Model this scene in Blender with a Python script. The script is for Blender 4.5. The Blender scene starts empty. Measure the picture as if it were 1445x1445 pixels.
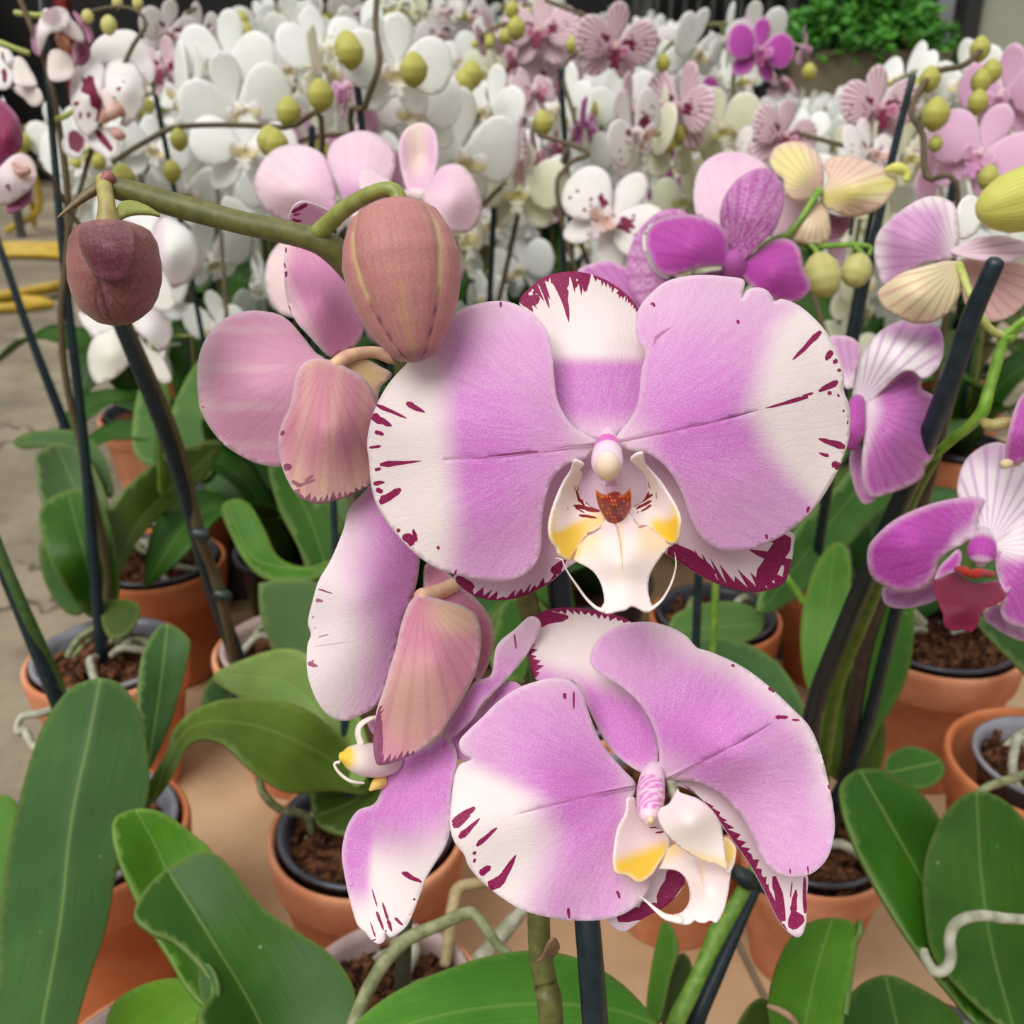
import bpy, math, random
import numpy as np
from mathutils import Vector, Matrix, Euler
from mathutils.geometry import delaunay_2d_cdt

random.seed(7)
rng = np.random.default_rng(7)
scene = bpy.context.scene
COL = scene.collection

# ------------------------------------------------------------------ camera
F = 1445.0
H = 0.58
PITCH = math.radians(24)
CAM = np.array([0.0, 0.0, H])
FW = np.array([0.0, math.cos(PITCH), -math.sin(PITCH)])
UP = np.array([0.0, math.sin(PITCH), math.cos(PITCH)])
RT = np.array([1.0, 0.0, 0.0])


def W(x, y, d):
    """point seen at (x, y) of the photograph, d metres along the view axis"""
    x = np.asarray(x, float); y = np.asarray(y, float); d = np.asarray(d, float)
    a = ((x - 722.5) / F * d)[..., None] * RT
    b = ((722.5 - y) / F * d)[..., None] * UP
    return CAM + a + b + d[..., None] * FW


def at_z(x, y, z):
    """point seen at (x, y) that lies at height z"""
    v = (722.5 - y) / F
    dz = UP[2] * v + FW[2]
    return W(x, y, (z - H) / dz)


class Crop:
    def __init__(s, ox, oy, k):
        s.o = (ox, oy); s.k = k
    def __call__(s, pts):
        p = np.array(pts, float)
        p[:, 0] = s.o[0] + p[:, 0] * s.k
        p[:, 1] = s.o[1] + p[:, 1] * s.k
        return p


S0 = Crop(0, 0, 1)
C1 = Crop(500, 360, .4983)      # main bloom
C2 = Crop(420, 680, .5536)      # lower bloom
CL = Crop(740, 600, .1937)      # main lip
CG = Crop(800, 1040, .2491)     # lower lip
CH = Crop(420, 680, .2906)
CJ = Crop(460, 1000, .2387)
CK = Crop(260, 150, .3946)
CV = Crop(80, 230, .2214)
CQ = Crop(780, 180, .3599)
CR = Crop(945, 0, .346)
CT = Crop(1100, 380, .2387)
CU = Crop(1200, 540, .2629)
CB = Crop(0, 0, .173)

# ------------------------------------------------------------------ materials
MATS = {}


def lin(c):
    return tuple(((v / 255) / 12.92 if v <= 10 else ((v / 255 + .055) / 1.055) ** 2.4) for v in c) + (1,)


class NT:
    def __init__(s, name):
        s.m = bpy.data.materials.new(name); s.m.use_nodes = True
        s.t = s.m.node_tree; s.t.nodes.clear()
        s.out = s.t.nodes.new('ShaderNodeOutputMaterial')
    def n(s, typ, **kw):
        nd = s.t.nodes.new(typ)
        for k, v in kw.items():
            if k == 'inp':
                for a, b in v.items():
                    nd.inputs[a].default_value = b
            else:
                setattr(nd, k, v)
        return nd
    def l(s, a, b):
        s.t.links.new(a, b)
    def mix(s, fac, a, b, mode='MIX'):
        nd = s.n('ShaderNodeMix', data_type='RGBA', blend_type=mode)
        for sock, v in ((nd.inputs[0], fac), (nd.inputs[6], a), (nd.inputs[7], b)):
            if hasattr(v, 'links'):
                s.l(v, sock)
            else:
                sock.default_value = v
        return nd.outputs[2]
    def math(s, op, a, b=0.0, clamp=False):
        nd = s.n('ShaderNodeMath', operation=op, use_clamp=clamp)
        for sock, v in ((nd.inputs[0], a), (nd.inputs[1], b)):
            if hasattr(v, 'links'):
                s.l(v, sock)
            else:
                sock.default_value = v
        return nd.outputs[0]
    def rng(s, v, a, b, c=0.0, d=1.0):
        nd = s.n('ShaderNodeMapRange', interpolation_type='SMOOTHSTEP', inp={1: a, 2: b, 3: c, 4: d})
        s.l(v, nd.inputs[0]); return nd.outputs[0]


def petal_mat(name, white, pink, mark, yellow=(240, 205, 80), rim=(246, 232, 238), vein=(200, 120, 170),
              vein_amt=.0, grain=.25, trans=.28, rough=.55, mottle=0.0, bump=.25, stripe=0.0, speck=420):
    if name in MATS: return MATS[name]
    T = NT(name)
    pig = T.n('ShaderNodeAttribute', attribute_name='pig')
    sep = T.n('ShaderNodeSeparateColor'); T.l(pig.outputs['Color'], sep.inputs[0])
    mk = T.n('ShaderNodeAttribute', attribute_name='mk')
    uv = T.n('ShaderNodeUVMap', uv_map='UVMap')
    tc = T.n('ShaderNodeTexCoord')
    nz = T.n('ShaderNodeTexNoise', inp={'Scale': speck * 2.4, 'Detail': 3.0, 'Roughness': .6}); T.l(tc.outputs['Object'], nz.inputs['Vector'])
    big = T.n('ShaderNodeTexNoise', inp={'Scale': 60.0, 'Detail': 2.0}); T.l(tc.outputs['Object'], big.inputs['Vector'])
    mp = T.n('ShaderNodeMapping'); mp.inputs['Scale'].default_value = (26, 2.2, 1); T.l(uv.outputs[0], mp.inputs[0])
    vn = T.n('ShaderNodeTexNoise', inp={'Scale': 3.0, 'Detail': 4.0, 'Distortion': .6}); T.l(mp.outputs[0], vn.inputs['Vector'])
    # pink pigment, broken up by a fine cell grain and streaks along the veins
    g = T.rng(nz.outputs[0], .3, .7, -grain * .8, grain * .8)
    rt = T.n('ShaderNodeTexVoronoi', feature='DISTANCE_TO_EDGE', inp={'Scale': 9.0}); mp3 = T.n('ShaderNodeMapping'); mp3.inputs['Scale'].default_value = (7, 1.6, 1); T.l(uv.outputs[0], mp3.inputs[0]); T.l(mp3.outputs[0], rt.inputs['Vector'])
    g2 = T.rng(vn.outputs[0], .3, .7, -grain * .22, grain * .22)
    r0 = T.math('MULTIPLY', sep.outputs[0], T.math('ADD', T.math('ADD', 1.0, g), g2), clamp=True)
    if mottle > 0:
        vo = T.n('ShaderNodeTexVoronoi', inp={'Scale': 900.0}); T.l(tc.outputs['Object'], vo.inputs['Vector'])
        mm = T.rng(vo.outputs['Distance'], .25, .5, 1 - mottle, 1.0)
        r0 = T.math('MULTIPLY', r0, mm)
    wcol = T.mix(T.rng(big.outputs[0], .35, .7, 0, .5), lin(white), lin(tuple(max(0, int(v * .95)) for v in white)))
    col = T.mix(r0, wcol, lin(pink))
    if vein_amt > 0 or stripe > 0:
        wv = T.n('ShaderNodeTexWave', wave_type='BANDS', bands_direction='X', inp={'Scale': 1.35, 'Distortion': 1.5, 'Detail': 2.0})
        mp2 = T.n('ShaderNodeMapping'); mp2.inputs['Scale'].default_value = (4.4, .35, 1); T.l(uv.outputs[0], mp2.inputs[0])
        T.l(mp2.outputs[0], wv.inputs['Vector'])
        vv = T.rng(wv.outputs['Fac'], .62, .95, 0, max(vein_amt, stripe))
        col = T.mix(vv, col, lin(vein))
    col = T.mix(sep.outputs[2], col, lin(yellow))
    rimf = T.math('MULTIPLY', pig.outputs['Alpha'], .55)
    col = T.mix(rimf, col, lin(rim))
    mkf = T.math('MULTIPLY', mk.outputs['Fac'], T.rng(nz.outputs[0], .25, .45, .78, 1.0), clamp=True)
    mkf = T.math('MAXIMUM', mkf, sep.outputs[1])
    col = T.mix(mkf, col, lin(mark))
    bs = T.n('ShaderNodeBsdfPrincipled', inp={'Roughness': rough})
    bs.inputs['Specular IOR Level'].default_value = .3
    bs.inputs['Sheen Weight'].default_value = .15
    T.l(col, bs.inputs['Base Color'])
    tr = T.n('ShaderNodeBsdfTranslucent'); T.l(col, tr.inputs[0])
    bp = T.n('ShaderNodeBump', inp={'Strength': bump, 'Distance': .0006})
    hs = T.math('ADD', T.math('ADD', T.math('MULTIPLY', vn.outputs[0], .6), T.math('MULTIPLY', nz.outputs[0], .3)), T.rng(rt.outputs['Distance'], 0, .12, 0, .22))
    T.l(hs, bp.inputs['Height']); T.l(bp.outputs[0], bs.inputs['Normal'])
    ms = T.n('ShaderNodeMixShader', inp={0: trans}); T.l(bs.outputs[0], ms.inputs[1]); T.l(tr.outputs[0], ms.inputs[2])
    T.l(ms.outputs[0], T.out.inputs[0])
    MATS[name] = T.m
    return T.m


def leaf_mat(name, c1, c2, rib=(150, 175, 90), rough=.42, ribw=.0013, ribf=.22):
    if name in MATS: return MATS[name]
    T = NT(name)
    tc = T.n('ShaderNodeTexCoord'); uv = T.n('ShaderNodeUVMap', uv_map='UVMap')
    nz = T.n('ShaderNodeTexNoise', inp={'Scale': 22.0, 'Detail': 4.0}); T.l(tc.outputs['Object'], nz.inputs['Vector'])
    fine = T.n('ShaderNodeTexNoise', inp={'Scale': 900.0, 'Detail': 2.0}); T.l(tc.outputs['Object'], fine.inputs['Vector'])
    dust = T.n('ShaderNodeTexVoronoi', inp={'Scale': 95.0}); T.l(tc.outputs['Object'], dust.inputs['Vector'])
    col = T.mix(T.rng(nz.outputs[0], .3, .7), lin(c1), lin(c2))
    mp = T.n('ShaderNodeMapping'); mp.inputs['Scale'].default_value = (12, 900, 1); T.l(uv.outputs[0], mp.inputs[0])
    fib = T.n('ShaderNodeTexNoise', inp={'Scale': 1.0, 'Detail': 2.0}); T.l(mp.outputs[0], fib.inputs['Vector'])
    col = T.mix(T.rng(fib.outputs[0], .35, .7, 0, .22), col, lin(tuple(int(v * .72) for v in c1)))
    sep = T.n('ShaderNodeSeparateXYZ'); T.l(uv.outputs[0], sep.inputs[0])
    ab = T.math('ABSOLUTE', sep.outputs[1])
    rb = T.rng(ab, 0.0, ribw, 1.0, 0.0)
    col = T.mix(T.math('MULTIPLY', rb, ribf), col, lin(rib))
    pig = T.n('ShaderNodeAttribute', attribute_name='pig')
    col = T.mix(T.math('MULTIPLY', pig.outputs['Alpha'], .22), col, lin((176, 190, 110)))
    spot = T.math('MULTIPLY', T.rng(dust.outputs['Distance'], .03, .12, 1, 0), T.rng(nz.outputs[0], .52, .6))
    col = T.mix(T.math('MULTIPLY', spot, .35), col, lin((175, 190, 165)))
    bs = T.n('ShaderNodeBsdfPrincipled', inp={'Roughness': rough}); T.l(col, bs.inputs['Base Color'])
    bs.inputs['Specular IOR Level'].default_value = .22
    tr = T.n('ShaderNodeBsdfTranslucent'); T.l(col, tr.inputs[0])
    bp = T.n('ShaderNodeBump', inp={'Strength': .35, 'Distance': .0012})
    hh = T.math('ADD', T.math('MULTIPLY', fib.outputs[0], .25), T.math('SUBTRACT', T.math('MULTIPLY', fine.outputs[0], .1), T.math('MULTIPLY', rb, .9)))
    T.l(hh, bp.inputs['Height']); T.l(bp.outputs[0], bs.inputs['Normal'])
    ms = T.n('ShaderNodeMixShader', inp={0: .1}); T.l(bs.outputs[0], ms.inputs[1]); T.l(tr.outputs[0], ms.inputs[2])
    T.l(ms.outputs[0], T.out.inputs[0]); MATS[name] = T.m
    return T.m


def simple_mat(name, c1, c2=None, scale=40, rough=.6, bump=.2, bdist=.002, metal=0, detail=4, spec=.5, lo=.35, hi=.65, trans=0, stretch=None):
    if name in MATS: return MATS[name]
    T = NT(name); tc = T.n('ShaderNodeTexCoord')
    nz = T.n('ShaderNodeTexNoise', inp={'Scale': float(scale), 'Detail': float(detail)})
    if stretch:
        mp = T.n('ShaderNodeMapping'); mp.inputs['Scale'].default_value = stretch
        T.l(tc.outputs['Object'], mp.inputs[0]); T.l(mp.outputs[0], nz.inputs['Vector'])
    else:
        T.l(tc.outputs['Object'], nz.inputs['Vector'])
    col = T.mix(T.rng(nz.outputs[0], lo, hi), lin(c1), lin(c2 or c1))
    bs = T.n('ShaderNodeBsdfPrincipled', inp={'Roughness': rough, 'Metallic': metal}); T.l(col, bs.inputs['Base Color'])
    bs.inputs['Specular IOR Level'].default_value = spec
    bp = T.n('ShaderNodeBump', inp={'Strength': bump, 'Distance': bdist}); T.l(nz.outputs[0], bp.inputs['Height']); T.l(bp.outputs[0], bs.inputs['Normal'])
    if trans:
        tr = T.n('ShaderNodeBsdfTransparent'); tr.inputs[0].default_value = (.9, .9, .92, 1)
        ms = T.n('ShaderNodeMixShader', inp={0: trans}); T.l(bs.outputs[0], ms.inputs[1]); T.l(tr.outputs[0], ms.inputs[2])
        T.l(ms.outputs[0], T.out.inputs[0])
    else:
        T.l(bs.outputs[0], T.out.inputs[0])
    MATS[name] = T.m
    return T.m


# ------------------------------------------------------------------ object helpers
def new_mesh(name, verts, faces, mat=None, pig=None, mk=None, uv=None, mats=None, midx=None):
    me = bpy.data.meshes.new(name)
    me.from_pydata([tuple(map(float, v)) for v in verts], [], [tuple(int(i) for i in f) for f in faces])
    n = len(me.vertices)
    a = me.attributes.new('pig', 'FLOAT_COLOR', 'POINT')
    if pig is not None:
        a.data.foreach_set('color', np.asarray(pig, np.float32).reshape(-1))
    else:
        a.data.foreach_set('color', np.zeros(n * 4, np.float32))
    if mk is not None:
        b = me.attributes.new('mk', 'FLOAT', 'FACE'); b.data.foreach_set('value', np.asarray(mk, np.float32))
    if uv is not None:
        u = me.uv_layers.new(name='UVMap')
        idx = np.zeros(len(me.loops), np.int32); me.loops.foreach_get('vertex_index', idx)
        u.data.foreach_set('uv', np.asarray(uv, np.float32)[idx].reshape(-1))
    me.polygons.foreach_set('use_smooth', [True] * len(me.polygons))
    for m in (mats or ([mat] if mat else [])):
        me.materials.append(m)
    if midx is not None:
        me.polygons.foreach_set('material_index', midx)
    me.update()
    return me


def link(name, me, parent=None):
    o = bpy.data.objects.new(name, me); COL.objects.link(o)
    if parent is not None: o.parent = parent
    return o


def thing(name, label, cat, loc, group=None):
    o = bpy.data.objects.new(name, None); COL.objects.link(o)
    o.location = tuple(map(float, loc)); o.empty_display_size = .03
    o['label'] = label; o['category'] = cat
    if group: o['group'] = group
    return o


def tag(o, label, cat, group=None):
    o['label'] = label; o['category'] = cat
    if group: o['group'] = group
    return o


def rootloc(o):
    while o.parent is not None: o = o.parent
    return np.array(o.location)


def sm(a, b, x):
    t = np.clip((np.asarray(x, float) - a) / (b - a), 0, 1)
    return t * t * (3 - 2 * t)


def cr_closed(p, k=6):
    p = np.asarray(p, float); n = len(p); out = []
    for i in range(n):
        a, b, c, d = p[(i - 1) % n], p[i], p[(i + 1) % n], p[(i + 2) % n]
        for j in range(k):
            t = j / k
            out.append(.5 * (2 * b + (c - a) * t + (2 * a - 5 * b + 4 * c - d) * t * t + (3 * b - a - 3 * c + d) * t ** 3))
    return np.array(out)


def cr_open(p, k=6):
    p = np.asarray(p, float); n = len(p); out = []
    for i in range(n - 1):
        a = p[i - 1] if i else 2 * p[0] - p[1]
        b, c = p[i], p[i + 1]
        d = p[i + 2] if i + 2 < n else 2 * p[-1] - p[-2]
        for j in range(k):
            t = j / k
            out.append(.5 * (2 * b + (c - a) * t + (2 * a - 5 * b + 4 * c - d) * t * t + (3 * b - a - 3 * c + d) * t ** 3))
    out.append(p[-1])
    return np.array(out)


def tps(ctrl):
    c = np.array(ctrl, float); P = c[:, :2]; z = c[:, 2]
    s = max(1e-6, np.ptp(P, axis=0).max()); o = P.mean(0); Q = (P - o) / s; n = len(Q)
    def ker(r2): return np.where(r2 > 1e-12, .5 * r2 * np.log(np.maximum(r2, 1e-12)), 0)
    if n < 4:
        A = np.c_[np.ones(n), Q]; w = np.linalg.lstsq(A, z, rcond=None)[0]
        return lambda x, y: w[0] + w[1] * (x - o[0]) / s + w[2] * (y - o[1]) / s
    K = ker(((Q[:, None] - Q[None]) ** 2).sum(-1)) + 1e-4 * np.eye(n)
    A = np.zeros((n + 3, n + 3)); A[:n, :n] = K; A[:n, n] = 1; A[:n, n + 1:] = Q; A[n, :n] = 1; A[n + 1:, :n] = Q.T
    w = np.linalg.solve(A, np.r_[z, 0, 0, 0])
    def f(x, y):
        X = np.stack([(np.asarray(x) - o[0]) / s, (np.asarray(y) - o[1]) / s], -1)
        return ker(((X[:, None] - Q[None]) ** 2).sum(-1)) @ w[:n] + w[n] + X @ w[n + 1:]
    return f


def inside(poly, pts):
    x, y = pts[:, 0], pts[:, 1]; r = np.zeros(len(pts), bool); n = len(poly)
    for i in range(n):
        x1, y1 = poly[i]; x2, y2 = poly[(i + 1) % n]
        if y1 == y2: continue
        c = ((y1 > y) != (y2 > y)) & (x < (x2 - x1) * (y - y1) / (y2 - y1) + x1)
        r ^= c
    return r


def seg_dist(pts, poly, closed=True):
    best = np.full(len(pts), 1e18); side = np.ones(len(pts)); along = np.zeros(len(pts)); acc = 0
    n = len(poly) if closed else len(poly) - 1
    for i in range(n):
        a = poly[i]; b = poly[(i + 1) % len(poly)]; ab = b - a; L2 = (ab ** 2).sum() + 1e-12
        t = np.clip(((pts - a) @ ab) / L2, 0, 1); q = a + t[:, None] * ab
        d = ((pts - q) ** 2).sum(-1); m = d < best
        cr = ab[0] * (pts[:, 1] - a[1]) - ab[1] * (pts[:, 0] - a[0])
        best[m] = d[m]; side[m] = np.sign(cr[m]); along[m] = acc + t[m] * math.sqrt(L2)
        acc += math.sqrt(L2)
    return np.sqrt(best), side, along


def solid(V, Fc, th, toward=None):
    """give an open sheet a real thickness and a closed rim"""
    V = np.asarray(V, float); Fc = [tuple(f) for f in Fc]
    N = np.zeros_like(V)
    for f in Fc:
        a, b, c = V[f[0]], V[f[1]], V[f[2]]
        nn = np.cross(b - a, c - a)
        if len(f) == 4: nn = nn + np.cross(c - a, V[f[3]] - a)
        for i in f: N[i] += nn
    l = np.linalg.norm(N, axis=1, keepdims=True); N = N / np.maximum(l, 1e-15)
    if toward is not None:
        if (N * (toward - V)).sum() < 0:
            Fc = [tuple(reversed(f)) for f in Fc]; N = -N
    n = len(V); V2 = np.r_[V, V - N * th]
    ed = {}
    for f in Fc:
        for i in range(len(f)):
            e = (f[i], f[(i + 1) % len(f)])
            if (e[1], e[0]) in ed: ed.pop((e[1], e[0]))
            else: ed[e] = 1
    F2 = Fc + [tuple(i + n for i in reversed(f)) for f in Fc] + [(b, a, a + n, b + n) for a, b in ed]
    return V2, F2, len(ed)


def sheet_mesh(name, outline, P, mat, spacing=7, marks=(), pigf=None, thick=.0006, base=None, toward=None,
               midrib=None, k=5, rimw=7.0, uvs=1.0):
    """outline (2D) -> curved solid sheet. P(x, y) gives the 3D points; marks = [(polygon, strength)]"""
    ol = cr_closed(outline, k)
    lo, hi = ol.min(0), ol.max(0)
    gx = np.arange(lo[0], hi[0], spacing); gy = np.arange(lo[1], hi[1], spacing * .866)
    G = np.array([(x + (spacing / 2 if j % 2 else 0), y) for j, y in enumerate(gy) for x in gx])
    if len(G):
        G = G[inside(ol, G)]
        dd, _, _ = seg_dist(G, ol); G = G[dd > spacing * .45]
    verts = [Vector(p) for p in ol]; ne0 = len(ol); edges = [(i, (i + 1) % ne0) for i in range(ne0)]
    for poly, _ in marks:
        s = len(verts); m = len(poly); verts += [Vector(p) for p in poly]; edges += [(s + i, s + (i + 1) % m) for i in range(m)]
    verts += [Vector(p) for p in G]
    vo, eo, fo, ov, oe, of = delaunay_2d_cdt(verts, edges, [], 0, 1e-4)
    X = np.array([(v.x, v.y) for v in vo]); FA = np.array([tuple(f) for f in fo])
    CT = X[FA].mean(1); keep = inside(ol, CT); FA = FA[keep]; CT = CT[keep]; MK = np.zeros(len(CT))
    for poly, val in marks:
        pa = np.array(poly); MK[inside(pa, CT)] = np.maximum(MK[inside(pa, CT)], val)
    tris = [tuple(int(i) for i in f) for f in FA]; mk = [float(v) for v in MK]
    used = sorted({i for f in tris for i in f}); re = {a: b for b, a in enumerate(used)}
    X = X[used]; tris = [tuple(re[i] for i in f) for f in tris]
    V = P(X[:, 0], X[:, 1])
    d, _, _ = seg_dist(X, ol)
    pig = np.zeros((len(X), 4), np.float32)
    if pigf is not None:
        r = pigf(X[:, 0], X[:, 1])
        for i, c in enumerate(r): pig[:, i] = np.clip(c, 0, 1)
    pig[:, 3] = np.clip(1 - d / rimw, 0, 1)
    if midrib is not None:
        dm, sd, al = seg_dist(X, cr_open(midrib, 4), False)
        uv = np.stack([al * uvs, dm * sd * uvs], -1)
    else:
        b = np.array(base if base is not None else ol.mean(0)); v = X - b
        R = np.linalg.norm(ol - b, axis=1).max()
        m = ol.mean(0) - b; a0 = math.atan2(m[1], m[0])
        ang = (np.arctan2(v[:, 1], v[:, 0]) - a0 + math.pi) % (2 * math.pi) - math.pi
        uv = np.stack([ang / math.pi, np.linalg.norm(v, axis=1) / R], -1)
    V2, F2, ne = solid(V, tris, thick, toward)
    return new_mesh(name, V2, F2, mat, np.r_[pig, pig], mk + mk + [0.0] * ne, np.r_[uv, uv])


def sheet(name, crop, outline, depth, mat, parent, marks=(), pigf=None, spacing=7, thick=.0006, base=None,
          midrib=None, fold=0.0, ripple=None, k=5, rimw=6.0):
    """a petal or leaf traced in the photo: depth = [(x, y, mm)] control points in the same crop"""
    kk = crop.k; f = tps(depth); L0 = rootloc(parent)
    b = np.array(base if base is not None else depth[0][:2], float)
    R = np.linalg.norm(np.array(outline, float) - b, axis=1).max()
    mr = np.array(midrib, float) if midrib is not None else None
    mrs = cr_open(mr, 4) if mr is not None else None
    mf, mfm = 1.0, 1.0
    def P(x, y):
        d = f(x, y)
        if mrs is not None and fold:
            dm, _, _ = seg_dist(np.stack([x, y], -1), mrs, False)
            d = d - fold * (np.sqrt(dm ** 2 + 16) - 4)
        if ripple:
            a = np.arctan2(y - b[1], x - b[0]); r = np.hypot(x - b[0], y - b[1]) / R
            d = d + ripple[0] * r ** 2 * np.sin(ripple[1] * a + ripple[2])
        return W(crop.o[0] + x * kk, crop.o[1] + y * kk, d / 1000.0) - L0
    mid = np.mean([c[2] for c in depth]) / 1000
    me = sheet_mesh(name, outline, P, mat, spacing / kk, marks, pigf, thick, base if base is not None else depth[0][:2],
                    CAM - L0, midrib, k, rimw / kk, uvs=kk * mid / F)
    return link(name, me, parent)


def tube_mesh(name, pts, rad, mat, seg=10, k=5, caps=True, pigf=None, squash=1.0):
    pts = np.asarray(pts, float); rad = np.asarray(rad, float)
    q = cr_open(np.c_[pts, rad], k) if k > 1 else np.c_[pts, rad]
    C, R = q[:, :3], np.maximum(q[:, 3], 1e-5)
    if caps:   # rounded ends
        t0 = C[0] - C[1]; t0 = t0 / np.linalg.norm(t0); t1 = C[-1] - C[-2]; t1 = t1 / np.linalg.norm(t1)
        C = np.r_[[C[0] + t0 * R[0] * .7], [C[0] + t0 * R[0] * .5], C, [C[-1] + t1 * R[-1] * .5], [C[-1] + t1 * R[-1] * .7]]
        R = np.r_[R[0] * .25, R[0] * .75, R, R[-1] * .75, R[-1] * .25]
    T = np.gradient(C, axis=0); T = T / np.linalg.norm(T, axis=1, keepdims=True)
    a = np.array([0, 0, 1.0]) if abs(T[0][2]) < .9 else np.array([1.0, 0, 0])
    n = np.cross(T[0], a); n /= np.linalg.norm(n)
    V, uv = [], []; acc = 0
    for i in range(len(C)):
        n = n - T[i] * (n @ T[i]); n /= np.linalg.norm(n); b = np.cross(T[i], n)
        if i: acc += np.linalg.norm(C[i] - C[i - 1])
        for j in range(seg):
            t = 2 * math.pi * j / seg
            V.append(C[i] + R[i] * (math.cos(t) * n + squash * math.sin(t) * b)); uv.append((j / seg, acc))
    Fc = []
    m = len(C)
    for i in range(m - 1):
        for j in range(seg):
            Fc.append((i * seg + j, i * seg + (j + 1) % seg, (i + 1) * seg + (j + 1) % seg, (i + 1) * seg + j))
    Fc.append(tuple(reversed(range(seg)))); Fc.append(tuple((m - 1) * seg + j for j in range(seg)))
    pig = None
    if pigf is not None:
        t = np.repeat(np.linspace(0, 1, m), seg); ph = np.tile(np.arange(seg) / seg, m)
        pig = np.zeros((m * seg, 4), np.float32)
        for i, c in enumerate(pigf(t, ph)): pig[:, i] = c
    return new_mesh(name, V, Fc, mat, pig, None, uv)


def tube(name, crop, pts, mat, parent, seg=10, k=5, caps=True, pigf=None, squash=1.0):
    """pts = [(x, y, depth mm, radius px)] in crop coordinates"""
    L0 = rootloc(parent); p = np.array(pts, float)
    xy = crop(p[:, :2]); P = W(xy[:, 0], xy[:, 1], p[:, 2] / 1000) - L0
    return link(name, tube_mesh(name, P, p[:, 3] * crop.k * p[:, 2] / 1000 / F, mat, seg, k, caps, pigf, squash), parent)


def tube3(name, pts, rad, mat, parent, seg=8, k=4):
    return link(name, tube_mesh(name, np.asarray(pts, float) - rootloc(parent), rad, mat, seg, k), parent)


def streak(x0, y0, x1, y1, w0, w1=None, val=1.0, seed=None, n=5, jag=.35):
    """a ragged pigment dash from (x0, y0) to (x1, y1)"""
    r = random.Random(seed if seed is not None else int(x0 * 13 + y0 * 7))
    w1 = w0 * .35 if w1 is None else w1
    dx, dy = x1 - x0, y1 - y0; L = math.hypot(dx, dy); nx, ny = -dy / L, dx / L
    A, B = [], []
    for i in range(n + 1):
        t = i / n; w = (w0 + (w1 - w0) * t) * (.45 if i in (0, n) else 1) * .5
        o = (r.random() - .5) * w * jag
        A.append((x0 + dx * t + nx * (w * (1 + (r.random() - .5) * jag) + o), y0 + dy * t + ny * (w * (1 + (r.random() - .5) * jag) + o)))
        B.append((x0 + dx * t - nx * (w * (1 + (r.random() - .5) * jag) - o), y0 + dy * t - ny * (w * (1 + (r.random() - .5) * jag) - o)))
    return (A + B[::-1], val)


def fringe(edge, target, lo, hi, n=24, seed=1, out=6, val=1.0, sharp=.5, env=None):
    """a pigment band along an edge with ragged teeth pointing at target"""
    r = random.Random(seed); e = cr_open(np.array(edge, float), 8)
    s = np.r_[0, np.cumsum(np.linalg.norm(np.diff(e, axis=0), axis=1))]
    q = np.linspace(0, s[-1], n * 2 + 1); E = np.stack([np.interp(q, s, e[:, 0]), np.interp(q, s, e[:, 1])], -1)
    t = np.array(target, float); inner, outer = [], []
    for i, p in enumerate(E):
        u = t - p; u = u / np.linalg.norm(u)
        m = env(i / (len(E) - 1)) if env else math.sin(math.pi * min(1, max(.0, .08 + .92 * i / (len(E) - 1)))) ** .4
        dl = (lo * (.5 + r.random()) if i % 2 == 0 else lo + (hi - lo) * r.random() ** sharp) * m
        tan = E[min(i + 1, len(E) - 1)] - E[max(i - 1, 0)]
        inner.append(tuple(p + u * dl + tan * (r.random() - .5) * .3)); outer.append(tuple(p - u * out))
    return (outer + inner[::-1], val)


def poly(pts, val=1.0, jag=0.0, seed=0):
    return ([tuple(p) for p in pts], val)


def ellipsoid_mesh(name, c, ax, r, mat, pigf=None, nu=16, nv=20, rf=None):
    """ax: 3x3 rows (side, front, up); r: radii; rf(theta from top 0..pi, phi)->radius factor"""
    V, P = [], []
    for i in range(nu + 1):
        th = math.pi * i / nu
        for j in range(nv):
            ph = 2 * math.pi * j / nv
            k = rf(th, ph) if rf else 1
            l = (math.sin(th) * math.cos(ph) * k, math.sin(th) * math.sin(ph) * k, math.cos(th))
            V.append(np.array(c) + l[0] * r[0] * ax[0] + l[1] * r[1] * ax[1] + l[2] * r[2] * ax[2])
            P.append((th, ph))
    Fc = []
    for i in range(nu):
        for j in range(nv):
            Fc.append((i * nv + j, (i + 1) * nv + j, (i + 1) * nv + (j + 1) % nv, i * nv + (j + 1) % nv))
    pig = np.zeros((len(V), 4), np.float32)
    P = np.array(P)
    if pigf is not None:
        for i, q in enumerate(pigf(P[:, 0], P[:, 1])): pig[:, i] = q
    return new_mesh(name, V, Fc, mat, pig, None, np.stack([P[:, 1] / math.pi, P[:, 0] / math.pi], -1))


def lathe(name, prof, mat, seg=40, mats=None, wob=0.0):
    V = []
    for i, (r, z) in enumerate(prof):
        for j in range(seg):
            t = 2 * math.pi * j / seg
            rr = r * (1 + wob * math.sin(3 * t + i * .1))
            V.append((rr * math.cos(t), rr * math.sin(t), z))
    Fc = []
    m = len(prof)
    for i in range(m - 1):
        for j in range(seg):
            Fc.append((i * seg + j, i * seg + (j + 1) % seg, (i + 1) * seg + (j + 1) % seg, (i + 1) * seg + j))
    Fc.append(tuple(reversed(range(seg)))); Fc.append(tuple((m - 1) * seg + j for j in range(seg)))
    return new_mesh(name, V, Fc, mat)


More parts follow.
